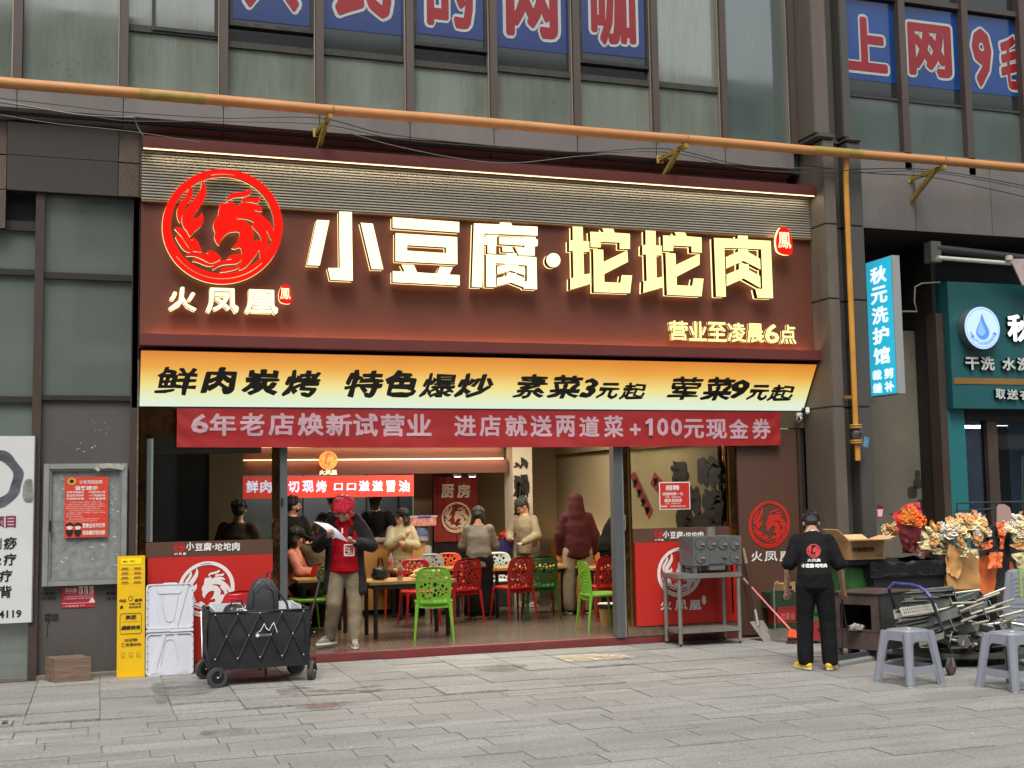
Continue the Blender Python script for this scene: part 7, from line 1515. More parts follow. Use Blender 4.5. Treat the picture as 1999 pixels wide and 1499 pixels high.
def rose_me(nm, m, r=.032, seed=0):
    b = MB(); g_ = random.Random(seed)
    b.ball((0,0,r*.15), (r*.42,r*.42,r*.45), 8, 6)
    for ring, (rr_, n_, sz, h) in enumerate(((.42,5,.40,.18),(.80,7,.46,-.02))):
        for k in range(n_):
            a = 2*pi*k/n_+ring*.4+g_.uniform(-.15,.15); R_ = Euler((0, .9-.5*ring, a)).to_matrix()
            b.ball((cos(a)*r*rr_, sin(a)*r*rr_, h*r), (r*sz*.32, r*sz*.95, r*sz*.95), 7, 5, R=(Matrix.Rotation(a,3,'Z') @ Matrix.Rotation(.35+.6*ring,3,'Y')))
    return b.mesh(nm, m, smooth=True)
fl_mats = {'cream': mat('petal_cream', srgb(236,216,165), .7, var=.06, vscale=30), 'peach': mat('petal_peach', srgb(232,170,112), .7, var=.06, vscale=30), 'white': mat('petal_white', srgb(230,224,208), .7, var=.05, vscale=30), 'orange': mat('petal_orange', srgb(226,104,30), .6, var=.2, vscale=30), 'gold': mat('petal_gold', srgb(214,140,48), .6, var=.2, vscale=30)}
rose = {k: rose_me('flower', m, .036, i) for i, (k, m) in enumerate(fl_mats.items())}
leaf_me = MB().add([(0,0,0),(.016,.02,.006),(.012,.05,0),(0,.07,-.008),(-.012,.05,0),(-.016,.02,.006)], [(0,1,2,3),(0,3,4,5)]).mesh('leaf', M_leaf)
gb_ = random.Random(12)
def bouquet(label, cu, cv, ru, rv, Y, kinds, n, leaves=14, wraps=(), lump_m=None):
    c_ = P(cu, cv, Y); t = thing('bouquet', label, 'bouquet', c_, 0, 'discarded opening bouquets in and beside the bin')
    rx_, rz_ = P(cu+ru, cv, Y).x-c_.x, P(cu, cv-rv, Y).z-c_.z
    for k in range(n):
        a, r_ = gb_.uniform(0, 2*pi), sqrt(gb_.random()); o = bpy.data.objects.new('flower', rose[gb_.choice(kinds)]); COL.objects.link(o); o.parent = t
        o.location = (rx_*r_*cos(a), -.05*(1-r_*r_)+gb_.uniform(-.02,.02), rz_*r_*sin(a)); o.rotation_euler = (gb_.uniform(.6,1.6), gb_.uniform(-.5,.5), gb_.uniform(-.6,.6)); o.scale = (gb_.uniform(1.0,1.7),)*3
    for k in range(leaves):
        a, r_ = gb_.uniform(0, 2*pi), gb_.uniform(.3, 1.15); o = bpy.data.objects.new('leaf', leaf_me); COL.objects.link(o); o.parent = t
        o.location = (rx_*r_*cos(a), gb_.uniform(-.03,.05), rz_*r_*sin(a)); o.rotation_euler = (gb_.uniform(0,3), gb_.uniform(-1,1), gb_.uniform(0,6.3)); o.scale = (gb_.uniform(.8,1.5),)*3
    for i, (m, pts, s_) in enumerate(wraps): paper('wrapping_sheet', pts, Y, m, t, seed=s_, amp=.035)
    return t
bouquet('crimson wrapped bouquet with orange sprays standing up in the black bin', 1778, 1018, 26, 27, 12.0, ['orange','gold','orange'], 34, 8, (
    (P_red, ((1742,1005,0),(1770,985,.05),(1775,1040,0),(1756,1040,-.05)), 3), (P_red, ((1768,984,.1),(1795,980,.1),(1800,1005,.05),(1772,1003,.05)), 4), (P_pk, ((1775,995,-.02),(1798,1008,0),(1793,1018,0),(1770,1015,-.05)), 5),
    (P_dk, ((1755,1022,-.1),(1802,1030,-.1),(1790,1080,-.1),(1762,1080,-.1)), 6), (P_dk, ((1752,1036,-.12),(1785,1050,-.14),(1784,1078,-.13),(1764,1074,-.12)), 7), (P_pk, ((1790,1068,-.1),(1818,1075,-.1),(1812,1086,-.1),(1795,1084,-.1)), 8)))
bouquet('small cream and peach bouquet in the bin behind the cardboard box', 1736, 1032, 18, 13, 12.2, ['cream','peach'], 14, 14)
bouquet('cream-papered bouquet tipping over the right lip of the bin', 1828, 1046, 22, 26, 11.85, ['cream','white','gold'], 18, 34, (
    (P_cr, ((1800,1038,-.02),(1836,1030,0),(1838,1060,-.05),(1806,1062,-.05)), 9), (P_cr, ((1790,1058,-.06),(1832,1052,-.06),(1826,1076,-.08),(1800,1072,-.08)), 10), (P_tan, ((1815,1045,-.1),(1836,1055,-.1),(1830,1070,-.1),(1815,1062,-.1)), 11), (P_cr, ((1822,1068,-.06),(1852,1072,-.06),(1850,1084,-.05),(1820,1082,-.05)), 12)))
bouquet('largest bouquet of cream roses wrapped in tan and cream paper with a big bow', 1890, 1030, 43, 25, 11.7, ['cream','cream','white','peach'], 62, 40, (
    (P_cr, ((1845,1010,.08),(1890,1010,.08),(1880,1030,.05),(1843,1060,.05)), 13), (P_tan, ((1846,1085,.0),(1912,1070,0),(1912,1150,0),(1850,1150,0)), 14), (P_tan, ((1852,1060,-.02),(1890,1080,-.02),(1870,1130,-.04),(1848,1118,0)), 15), (P_tan, ((1870,1045,-.08),(1890,1062,-.1),(1884,1074,-.1),(1866,1060,-.08)), 16),
    (P_cr, ((1884,1066,-.12),(1906,1072,-.1),(1912,1092,-.12),(1892,1080,-.12)), 17), (P_cr, ((1884,1068,-.13),(1894,1070,-.13),(1890,1088,-.13),(1876,1086,-.13)), 18), (P_tan, ((1900,1040,-.1),(1922,1052,-.1),(1910,1068,-.1),(1902,1062,-.1)), 19), (P_tan, ((1846,1128,.04),(1900,1112,.02),(1905,1155,.05),(1846,1155,.05)), 20)))
bouquet('orange-papered bouquet with black tissue between the cream ones', 1958, 1035, 8, 10, 11.8, ['white','cream'], 5, 12, (
    (P_or, ((1944,1020,-.05),(1968,1016,-.05),(1962,1048,-.08),(1950,1044,-.08)), 21), (P_or, ((1950,1040,-.06),(1964,1040,-.06),(1957,1072,-.06),(1953,1072,-.06)), 22), (P_bk, ((1932,1022,0),(1948,1030,0),(1950,1080,-.02),(1925,1078,0)), 23),
    (P_or, ((1915,1062,-.1),(1938,1052,-.1),(1936,1070,-.12),(1918,1074,-.12)), 24), (P_or, ((1912,1088,-.03),(1955,1076,-.03),(1940,1160,0),(1892,1160,0)), 25), (P_or, ((1932,1078,-.1),(1958,1078,-.1),(1956,1108,-.12),(1928,1110,-.12)), 26), (P_bk, ((1945,1050,.05),(1972,1050,.05),(1972,1145,.08),(1940,1145,.08)), 27)))
bouquet('white rose bouquet in pale green paper at the right edge', 1985, 1032, 20, 26, 11.8, ['white','cream'], 26, 26, (
    (P_tan, ((1990,998,0),(2015,1000,0),(2012,1055,0),(1996,1040,0)), 28), (P_tan, ((1970,1064,-.1),(2005,1056,-.1),(2010,1074,-.1),(1988,1074,-.1)), 29), (P_cr, ((1974,1082,-.1),(2010,1075,-.1),(2010,1110,-.1),(1990,1110,-.1)), 30), (P_or, ((1972,1095,0),(1992,1120,0),(1995,1145,0),(1970,1140,0)), 31), (P_or, ((1985,1060,-.05),(2000,1056,-.05),(2003,1068,-.05),(1990,1070,-.05)), 32)))
gcard = thing('greeting_card', 'white printed greeting card stuck upright in the largest bouquet', 'card', P(1910,1020,11.75)); qa = [P(1896,1010,11.75), P(1914,1000,11.75), P(1924,1020,11.75), P(1906,1026,11.75)]; b = MB(); b.hexa([qa[3],qa[2],qa[2]+Vector((0,.004,0)),qa[3]+Vector((0,.004,0)),qa[0],qa[1],qa[1]+Vector((0,.004,0)),qa[0]+Vector((0,.004,0))]); b.build('sheet', mat('card_white', srgb(206,196,200), .6, var=.05), gcard)
g2 = thing('greeting_card', 'pink ribbon card with maroon edge standing in the bin left of the bouquets', 'card', P(1718,1000,12.1)); b = MB(); qa = [P(1714,1008,12.1), P(1722,1008,12.1), P(1724,994,12.1), P(1713,994,12.1)]; b.hexa([qa[0],qa[1],qa[1]+Vector((0,.004,0)),qa[0]+Vector((0,.004,0)),qa[3],qa[2],qa[2]+Vector((0,.004,0)),qa[3]+Vector((0,.004,0))]); b.build('pink_sheet', mat('card_pink', srgb(226,170,190), .6), g2)
b = MB(); qa = [P(1713,993,12.1), P(1724,993,12.1), P(1723,988,12.1), P(1712,984,12.1)]; b.hexa([qa[0],qa[1],qa[1]+Vector((0,.004,0)),qa[0]+Vector((0,.004,0)),qa[3],qa[2],qa[2]+Vector((0,.004,0)),qa[3]+Vector((0,.004,0))]); b.build('maroon_edge', P_dk, g2)
pf = thing('pink_panel_board', 'rounded pale pink upright board on the rack behind the bouquets', 'board', P(1962,1010,12.2)); geo_obj('board', fill_geo([[(q.x, q.z) for q in (P(u, v, 12.2) for u, v in ((1946,1025),(1946,992),(1950,985),(1960,984),(1970,990),(1980,1025)))]], .01), FY(12.2), mat('dusty_pink', srgb(178,144,136), .6, var=.1), pf)
gf = thing('green_framed_board', 'pale lime framed board standing at the right edge behind the stool stack', 'board', G(1998,1240)); a_, c_ = P(1990,1108,10.9), P(2030,1198,10.9); MB().box(a_.x, c_.x, 10.9, 10.93, c_.z, a_.z).build('board', mat('lime_frame', srgb(164,190,112), .5), gf); a_, c_ = P(1995,1120,10.9), P(2030,1185,10.9); MB().box(a_.x, c_.x, 10.89, 10.9, c_.z, a_.z).build('inner_panel', mat('cream_inner', srgb(206,180,140), .6), gf)

# ---- specks trodden into the paving: gum, crumbs, leaf bits
gg = random.Random(77); b = MB()
for k in range(90):
    q = G(gg.uniform(0,1999), 1330+170*gg.random()**.8); r_ = gg.uniform(.004,.014); a0 = gg.uniform(0,6)
    b.add([(q.x+r_*cos(a0+t)*gg.uniform(.6,1), q.y+r_*sin(a0+t)*gg.uniform(.6,1), .0185) for t in (0,1.2,2.5,3.8,5)], [(0,1,2,3,4)])
b.build('trodden_specks', mat('trodden_gum', srgb(84,82,76), .8, var=.5, vscale=30), pave, kind='stuff')
b = MB()
for k in range(26):
    q = G(gg.uniform(0,1999), 1330+170*gg.random()**.8); r_ = gg.uniform(.005,.012); a0 = gg.uniform(0,6)
    b.add([(q.x+r_*cos(a0+t)*gg.uniform(.5,1.4), q.y+r_*sin(a0+t), .019+.003*gg.random()) for t in (0,1.4,2.9,4.3)], [(0,1,2,3)])
b.build('pale_crumbs', mat('pale_litter', srgb(205,203,196), .8, var=0), pave, kind='stuff')
# ================================================================== people
def remesh(mb, vox, sm=6, name='body', noise_amp=0, nscale=9, seed=0, sub=0):
    me = bpy.data.meshes.new('t'); me.from_pydata(mb.v, [], mb.f)
    bm = bmesh.new(); bm.from_mesh(me); bmesh.ops.remove_doubles(bm, verts=bm.verts, dist=2e-4); bmesh.ops.recalc_face_normals(bm, faces=bm.faces); bm.to_mesh(me); bm.free()
    o = bpy.data.objects.new('t', me); COL.objects.link(o)
    m = o.modifiers.new('r', 'REMESH'); m.mode = 'VOXEL'; m.voxel_size = vox
    s = o.modifiers.new('s', 'SMOOTH'); s.factor = .5; s.iterations = sm
    dg = bpy.context.evaluated_depsgraph_get(); dg.update(); out = bpy.data.meshes.new_from_object(o.evaluated_get(dg)); bpy.data.objects.remove(o); bpy.data.meshes.remove(me)
    out.name = name
    if noise_amp:
        out.update(); ns = [v.normal.copy() for v in out.vertices]
        for v, n_ in zip(out.vertices, ns):
            c = v.co; k = mnoise.noise((c.x*nscale*.7+seed, c.y*nscale*.7, c.z*nscale*1.7)); k2 = 1-abs(mnoise.noise((c.x*nscale*.8, c.y*nscale*.8+seed, c.z*nscale*.9)))*2
            v.co = c+n_*noise_amp*(k*.7+k2*.6)
    for p in out.polygons: p.use_smooth = True
    return out
SKIN = mat('skin', srgb(196,148,122), .5, var=.08, vscale=12); SKIND = mat('skin_tattooed', srgb(176,134,112), .5, var=.45, vscale=40, dirt=.6, dirtcol=srgb(78,72,72), dscale=22)
def hair_m(nm, c): return mat('hair_'+nm, c, .45, var=.35, vscale=30, stretch=(3,3,.5), bump=.5, bscale=60)
HB = hair_m('black', (.012,.011,.011)); HR = hair_m('crimson', srgb(214,30,62)); HBr = hair_m('brown', (.03,.02,.015))
def lerp(a, b, t): return Vector(a)*(1-t)+Vector(b)*t
def hand(mb, wrist, elbow, s=1, curl=.5, thumb=1):
    w, e = Vector(wrist), Vector(elbow); d = (w-e).normalized(); side = Vector((s,0,0)) if abs(d.x) < .8 else Vector((0,0,1)); side = (side-d*side.dot(d)).normalized(); nrm = d.cross(side).normalized()*s
    pc_ = w+d*.045; mb.ball(pc_, (.024,.024,.024), 10, 6)
    for k in range(4):
        off = side*(-.027+.018*k); L = (.030,.035,.038,.030)[k]
        mb.cone(w+d*.01+off*.5, .012, w+d*.085+off, .0105, 8)
        k1 = w+d*.085+off; k2 = k1+(d*(1-curl*.5)+nrm*curl*.8).normalized()*L; k3 = k2+(d*(1-curl*1.3)+nrm*curl*1.3).normalized()*L*.8
        mb.cone(k1, .0100, k2, .0090, 8); mb.cone(k2, .0090, k3, .0075, 8)
    t1 = w+d*.02-side*.025*thumb; t2 = t1+(d*.6-side*.6*thumb+nrm*.3).normalized()*.04; mb.cone(w+d*.01, .014, t1, .013, 8); mb.cone(t1, .013, t2, .0105, 8); mb.cone(t2, .0105, t2+(d+nrm*.3).normalized()*.028, .009, 8)
def person(label, loc, rz, J, cloth, hair=HB, hstyle='short', skin=SKIN, vox=.013, shoes=None, scale=1.0, legs=True, extra=None, hood=False, sleeves='long', coat=None, armskin=None, wrk=.006):
    """J: joints in metres, local frame, facing -y. keys: pel, chest, neck, head, hdir(face direction), shL, shR, elL, elR, wrL, wrR, hipL.. knL.. anL.."""
    root = thing('person', label, 'person', loc, rz); root.scale = (scale,)*3
    V = {k: Vector(v) for k, v in J.items()}
    hd, fd = V['head'], V['hdir'].normalized(); upd = (hd-V['neck']).normalized(); upd = (upd-fd*upd.dot(fd)).normalized(); rt = fd.cross(upd)
    hp = lambda a, c, u_: hd+rt*a+fd*c+upd*u_
    Rm = Matrix((rt, fd, upd)).transposed(); HS = 1.06
    hp = lambda a, c, u_: hd+rt*a*HS+fd*c*HS+upd*u_*HS
    b = MB()
    b.ball(hp(0,-.012,.025), (.076,.094,.092), 18, 12, Rm); b.ball(hp(0,.018,-.045), (.056,.066,.072), 16, 10, Rm); b.ball(hp(0,.055,-.088), (.03,.026,.022), 10, 6, Rm)
    b.cone(hp(0,.088,.012), .008, hp(0,.103,-.022), .013, 8); b.ball(hp(0,.085,-.058), (.024,.012,.008), 8, 5, Rm); b.ball(hp(0,.086,-.068), (.021,.012,.007), 8, 5, Rm)
    for s in (-1,1): b.ball(hp(s*.078,-.01,-.008), (.010,.019,.030), 8, 6, Rm); b.ball(hp(s*.035,.078,.032), (.024,.012,.008), 8, 5, Rm); b.ball(hp(s*.038,.062,-.02), (.026,.024,.024), 8, 6, Rm)
    b.cone(V['neck']-upd*.05, .058, hp(0,-.02,-.05), .050, 12)
    tor = [(V['pel'], (.15,.105)), (lerp(V['pel'],V['chest'],.5), (.135,.10)), (V['chest'], (.16,.115)), (lerp(V['chest'],V['neck'],.6), (.13,.085)), (V['neck'], (.06,.06))]
    b.tube([p for p, _ in tor], [1]*5, 16) if False else None
    for i in range(4):
        (p0, r0_), (p1, r1_) = tor[i], tor[i+1]
        for t in (0,.33,.66): c = lerp(p0,p1,t); b.ball(c, (r0_[0]*(1-t)+r1_[0]*t, r0_[1]*(1-t)+r1_[1]*t, .075), 14, 8)
    for s, A in ((-1,'L'),(1,'R')):
        b.cone(V['sh'+A], .052, V['el'+A], .038, 12); b.cone(V['el'+A], .038, V['wr'+A], .025, 12); hand(b, V['wr'+A], V['el'+A], s, .55 if not armskin else .7)
        if legs:
            b.cone(V['hip'+A], .078, V['kn'+A], .052, 12); b.cone(V['kn'+A], .050, V['an'+A], .034, 12)
    lpart('body', remesh(b, vox*.8, 4), [], root); bodyo = root.children[-1] if root.children else None
    bo = [o for o in bpy.data.objects if o.parent == root and o.name.startswith('body')][-1]; bo.data.materials.append(skin)
    for s in (-1,1):
        e = MB().ball(hp(s*.034,.079,.006), (.013,.007,.007), 10, 6, Rm); lpart('eye', e, M_black, root, smooth=True); e = MB().bar(hp(s*.018,.088,.030), hp(s*.054,.078,.032), .006, .006); lpart('eyebrow', e, hair if hair != HR else HB, root)
    # ---- upper garment
    top_m = cloth['top']; g = MB(); dl = cloth.get('loose', .02)
    hem = cloth.get('hem', V['pel']+Vector((0,0,-.06)))
    pts = [(Vector(hem), (.175+dl,.13+dl)), (V['pel']+Vector((0,0,.05)), (.165+dl,.125+dl)), (lerp(V['pel'],V['chest'],.55), (.15+dl,.115+dl)), (V['chest'], (.160+dl,.120+dl*.8)), (lerp(V['chest'],V['neck'],.5), (.150+dl*.4,.10+dl*.4)), (lerp(V['chest'],V['neck'],.78), (.105,.078)), (lerp(V['chest'],V['neck'],.9), (.075,.065))]
    for i in range(len(pts)-1):
        (p0, a0), (p1, a1) = pts[i], pts[i+1]; n_ = 4
        for k in range(n_):
            t = k/n_; c = lerp(p0,p1,t); g.ball(c, (a0[0]*(1-t)+a1[0]*t, a0[1]*(1-t)+a1[1]*t, .06), 18, 8)
    for A in 'LR':
        sh, el, wr = V['sh'+A], V['el'+A], V['wr'+A]
        if sleeves == 'long': g.cone(sh, .056+dl*.55, el, .050+dl*.7, 12); g.cone(el, .056+dl*.8, lerp(el,wr,.95), .040+dl*.6, 12)
        elif sleeves == 'short': g.cone(sh, .062+dl*.55, lerp(sh,el,.85), .062+dl*.9, 12)
    if hood: g.ball(hp(0,-.02,.025), (.105,.118,.125), 16, 10, Rm); g.cone(V['neck']+Vector((0,0,-.04)), .135, hp(0,-.02,-.03), .108, 12)
    if cloth.get('hoodie_back'): g.ball(V['neck']-fd*.07+Vector((0,0,-.01)), (.11,.07,.07), 12, 8)
    lpart(cloth.get('top_name','jumper'), remesh(g, vox, 7, noise_amp=wrk, seed=len(label)), [], root)
    [o for o in bpy.data.objects if o.parent == root][-1]; lastpart(root).data.materials.append(top_m)
    if legs:
        g = MB(); tl = cloth.get('tl', .012); g.ball(V['pel']+Vector((0,0,-.03)), (.165+tl,.12+tl,.12), 16, 10)
        for A in 'LR': h, k_, a_ = V['hip'+A], V['kn'+A], V['an'+A]; g.cone(h+Vector((0,0,.0)), .092+tl, k_, .066+tl*1.3, 14); g.cone(k_, .066+tl*1.3, lerp(k_,a_,.98), .052+tl*cloth.get('flare',1.2), 14)
        lpart('trousers', remesh(g, vox, 6, noise_amp=wrk*1.0, seed=3, nscale=6), [], root); lastpart(root).data.materials.append(cloth['legs'])
        zh_ = min(V['anL'].z, V['anR'].z)-.035
        for v in lastpart(root).data.vertices: v.co.z = max(v.co.z, zh_)
        for A in 'LR':
            a_ = V['an'+A]; kd = J.get('ft'+A, (0,-1,0)); kd = Vector(kd).normalized(); g = MB(); z0 = min(a_.z-.02, .045)
            base = Vector((a_.x, a_.y, 0)); z_ = a_.z-.08
            g.cone(base-kd*.045+Vector((0,0,z_+.045)), .042, base+kd*.10+Vector((0,0,z_+.035)), .040, 12); g.cone(base+kd*.08+Vector((0,0,z_+.034)), .041, base+kd*.145+Vector((0,0,z_+.028)), .030, 12); g.cone(base-kd*.01+Vector((0,0,z_+.05)), .045, base-kd*.005+Vector((0,0,z_+.09)), .042, 10)
            sh_ = lpart('shoe', remesh(g, .010, 4), [], root); sh_.data.materials.append(cloth['shoe'])
            for v in sh_.data.vertices: v.co.z = max(v.co.z, z_)
            so = MB(); 
            R2 = Matrix.Rotation(atan2(kd.y, kd.x), 3, 'Z'); so.add([R2 @ Vector((x_*.145+.05, y_*.043*(1-.15*(x_>0.6)), 0))+base+Vector((0,0,zz)) for zz in (z_, z_+.022) for x_, y_ in [(cos(t), sin(t)) for t in [2*pi*i/18 for i in range(18)]]], [tuple(range(17,-1,-1)), tuple(range(18,36))]+[(i,(i+1)%18,18+(i+1)%18,18+i) for i in range(18)]); lpart('sole', so, cloth.get('sole', M_wprint), sh_)
    # ---- hair
    hb_ = MB(); gg = random.Random(len(label))
    if hstyle in ('short', 'mop', 'bob', 'dreads', 'long'):
        k = 1.0 if hstyle == 'short' else 1.09
        hb_.ball(hp(0,-.026,.040), (.085*k,.100*k,.092*k), 16, 10, Rm); hb_.ball(hp(0,-.055,-.01), (.074*k,.060*k,.075*k), 14, 8, Rm)
        if hstyle == 'mop':
            for i in range(60):
                a = gg.uniform(0, 2*pi); el_ = gg.uniform(.2, 1.35); d_ = rt*cos(a)*cos(el_)*.094+fd*sin(a)*cos(el_)*.108+upd*(sin(el_)*.09+.05)
                fall = (rt*cos(a)+fd*sin(a))*.028-upd*.065 if el_ < .8 else (rt*cos(a)+fd*sin(a))*.04-upd*.02
                s0 = hd+d_*.90; hb_.cone(s0, .015, s0+fall*(.5 if sin(a) > .3 else .9), .007, 6)
            for i in range(5): hb_.cone(hp(gg.uniform(-.03,.03), gg.uniform(-.04,.01), .12), .010, hp(gg.uniform(-.05,.05), gg.uniform(-.07,.03), .158), .004, 6)
            for i in range(15): t = -1+2*i/14; hb_.cone(hp(t*.068,.080-.028*t*t,.076), .014, hp(t*.078,.096-.035*t*t,.030+.010*sin(i*2.3)), .006, 6)
        if hstyle in ('bob', 'long', 'dreads'):
            Lh = {'bob': .14, 'long': .30, 'dreads': .34}[hstyle]
            for i in range(26 if hstyle != 'dreads' else 34):
                a = pi*(.0+1.0*i/25)+pi if hstyle != 'dreads' else gg.uniform(pi*.9, pi*2.1); d_ = rt*cos(a)*.080+fd*sin(a)*.088
                s0 = hd+d_*.9+upd*.01; mid_ = s0-Vector((0,0,Lh*.5))+Vector((d_.x,d_.y,0))*.3; e_ = s0-Vector((0,0,Lh*gg.uniform(.8,1.1)))+Vector((d_.x,d_.y,0))*gg.uniform(-.1,.5)
                r0_ = .022 if hstyle != 'dreads' else .011; hb_.cone(s0, r0_, mid_, r0_*.85, 6); hb_.cone(mid_, r0_*.85, e_, r0_*.35, 6)
        ho = lpart('hair', remesh(hb_, .010, 2, noise_amp=.004, nscale=40), [], root); ho.data.materials.append(hair)
        sb_ = MB(); ns_ = 330 if hstyle == 'mop' else 110; kk = 1.2 if hstyle == 'mop' else 1.0      # loose strands over the cap of hair
        for i in range(ns_):
            a = gg.uniform(0, 2*pi); e0 = gg.uniform(.15, 1.45); e1 = e0-gg.uniform(.35, .8 if hstyle != 'mop' else 1.15)
            def sp_(el_, r_): return hp(0,-.024,.035)+(rt*cos(a)*.088+fd*sin(a)*.104)*cos(el_)*r_*kk+upd*(sin(el_)*.096*r_*kk)
            lim = -.25 if sin(a) < .2 else (.25 if hstyle != 'mop' else .10); e1 = max(e1, lim); em = (e0+e1)/2; w_ = gg.uniform(.006,.011) if hstyle != 'mop' else gg.uniform(.007,.014)
            sb_.tube([sp_(e0, 1.0), sp_(em, 1.06+gg.uniform(0,.07)), sp_(e1, 1.05+gg.uniform(-.02,.12 if hstyle != 'mop' else .24))], [w_, w_*.9, .002], 5)
        so_ = lpart('hair_strands', sb_, hair, root, smooth=True, kind='stuff')
    if extra: extra(root, V, hp, rt, fd, upd, Rm)
    return root
def lastpart(root): return root.children[-1] if False else _LP[-1]
_LP = []
_lp0 = lpart
def lpart(*a, **k):
    o = _lp0(*a, **k); _LP.append(o); return o
def stand(lean=0.0, hp_=(0,-1,0), arms=None, ht=1.0, feet=.11, twist=0):
    """standing skeleton, torso bent forward (towards -y) by lean radians"""
    c, s = cos(lean), sin(lean); pel = Vector((0,0,.93))
    up = lambda x_, y_, z_: pel+Vector((x_, y_*c-z_*s, z_*c+y_*s))
    J = dict(pel=pel, chest=up(0,0,.31), neck=up(0,.0,.49), head=up(0,-.02,.635), hdir=hp_, shL=up(-.165,0,.425), shR=up(.165,0,.425), hipL=(-.09,0,.88), hipR=(.09,0,.88), knL=(-feet,-.01,.50), knR=(feet,-.01,.50), anL=(-feet-.01,.02,.09), anR=(feet+.01,.02,.09))
    J['elL'] = up(-.25,0,.18); J['elR'] = up(.25,0,.18); J['wrL'] = Vector(J['elL'])+Vector((0,-.05,-.25)); J['wrR'] = Vector(J['elR'])+Vector((0,-.05,-.25))
    J['elL'].z = Vector(J['shL']).z-.28; J['elR'].z = Vector(J['shR']).z-.28; J['elL'].y = Vector(J['shL']).y+.03; J['elR'].y = Vector(J['shR']).y+.03
    J['wrL'] = Vector(J['elL'])+Vector((.0,-.06,-.25)); J['wrR'] = Vector(J['elR'])+Vector((.0,-.06,-.25))
    if arms:
        for k, v in arms.items(): J[k] = v
    return J
def fab(nm, c, **k): return mat('cloth_'+nm, c, k.pop('rough', .85), var=k.pop('var', .12), vscale=6, bump=.7, spec=.2, bscale=k.pop('bscale', 13), **k)
C_blk = fab('black', (.007,.007,.008)); C_khaki = fab('khaki', srgb(132,120,98)); C_char = fab('charcoal_coat', srgb(44,40,44)); C_redh = fab('red_hoodie', srgb(168,14,26)); C_olive = fab('olive_jumper', srgb(92,84,66)); C_gry = fab('grey_jumper', srgb(116,112,104)); C_mar = fab('maroon_hoodie', srgb(66,26,30)); C_bei = fab('beige_jumper', srgb(146,134,112)); C_ygy = fab('stone_trousers', srgb(142,130,112)); C_cap = fab('sand_hoodie', srgb(158,150,124)); C_brn = fab('brown_jacket', srgb(74,56,44)); C_shoe = fab('worn_shoe', srgb(140,128,112)); C_yshoe = mat('yellow_shoe_leather', srgb(222,190,40), .45, var=.05); C_bshoe = mat('black_shoe', (.015,.015,.016), .45, var=.05)
zf = .08
# --- man with crimson hair reading a sheet of paper (faces the street, head bowed)
gL = G(652,1262,zf); gR = G(697,1268,zf); mx = (gL.x+gR.x)/2; my = 13.62
J = stand(.10, (-.25,-1,-.62), dict(wrL=(-.17,-.34,1.24), elL=(-.29,-.06,1.13), elR=(.30,-.02,1.12), wrR=(.13,-.27,1.17)))
J['head'] = Vector((-.01,-.17,1.52)); J['neck'] = Vector((0,-.075,1.415)); J['knL'] = (-.12,-.06,.50); J['anL'] = (-.17,.08,.12); J['ftL'] = (-.75,-.66,0); J['ftR'] = (.05,-1,0); J['anR'] = (.11,-.04,.09)
def man_extra(root, V, hp, rt, fd, upd, Rm):
    # open dark coat: two front panels, back, sleeves, collar
    g = MB()
    for i in range(20):
        t = i/19; z_ = .64+.78*t; yy = .0-.075*max(0,t-.2); w = .215-.065*t
        for a in range(-30, 212, 12): g.ball((w*cos(radians(a)), yy+.01+(.155-.04*t)*sin(radians(a)), z_), (.034,.034,.065), 8, 5)
    for A in 'LR': g.cone(V['sh'+A], .080, V['el'+A], .072, 14); g.cone(V['el'+A], .076, lerp(V['el'+A],V['wr'+A],.88), .056, 14); g.cone(V['neck']+Vector((0,.02,-.07)), .075, V['sh'+A], .078, 12)
    for s in (-1,1): g.cone((s*.085,-.09,1.43), .024, (s*.07,-.16,1.26), .03, 8)
    co = lpart('coat', remesh(g, .012, 6, noise_amp=.009, nscale=7), [], root); co.data.materials.append(C_char)
    h = MB(); h.cone((-.075,.0,1.46), .045, (-.075,-.13,1.37), .035, 10); h.cone((.075,0,1.46), .045, (.075,-.13,1.37), .035, 10); h.ball((0,.04,1.47), (.10,.06,.06), 12, 8); ho = lpart('hood', remesh(h, .010, 5, noise_amp=.004), [], root); ho.data.materials.append(C_redh)
    Fc = Frame((0,-.192,0), (1,0,0), (0,.0,1)); 
    def pr_(nm, geo, fn, ln): vs, fs = geo; me = bpy.data.meshes.new(nm); pts = [fn(v) for v in vs]; me.from_pydata([(x_, -.183-.045*(1-(z_-1.05)**2*4)-ln, z_) for x_, z_ in pts], [], fs); me.materials.append(M_wprint); lpart(nm, me, [], root)
    vs, fs = text_geo('3', .05); pr_('white_print', (vs, fs), lambda v: (-.135+v.x*.10, 1.22+v.y*.10), .01); vs, fs = text_geo('1', .05); pr_('white_print', (vs, fs), lambda v: (-.04+v.x*.09, 1.27+v.y*.08), .01)
    pr_('white_print', fill_geo([rr(.0,1.02,.115,1.15,.012), rr(.012,1.032,.103,1.138,.01)]), lambda v: (v.x, v.y), .012); vs, fs = text_geo('玉', .05); pr_('white_print', (vs, fs), lambda v: (.01+v.x*.09, 1.045+v.y*.09), .012)
    b = MB(); gg = random.Random(1)     # laces
    for A in 'LR':
        a_ = V['an'+A]; kd = Vector(J['ft'+A]).normalized()
        for k in range(4): c = Vector((a_.x,a_.y,.0))+kd*(.05+.022*k); sd = Vector((-kd.y,kd.x,0)); b.bar(c-sd*.03+Vector((0,0,a_.z-.08+.098-.013*k)), c+sd*.03+Vector((0,0,a_.z-.08+.098-.013*k)), .008, .006)
    lpart('laces', b, M_wprint, root, kind='stuff')
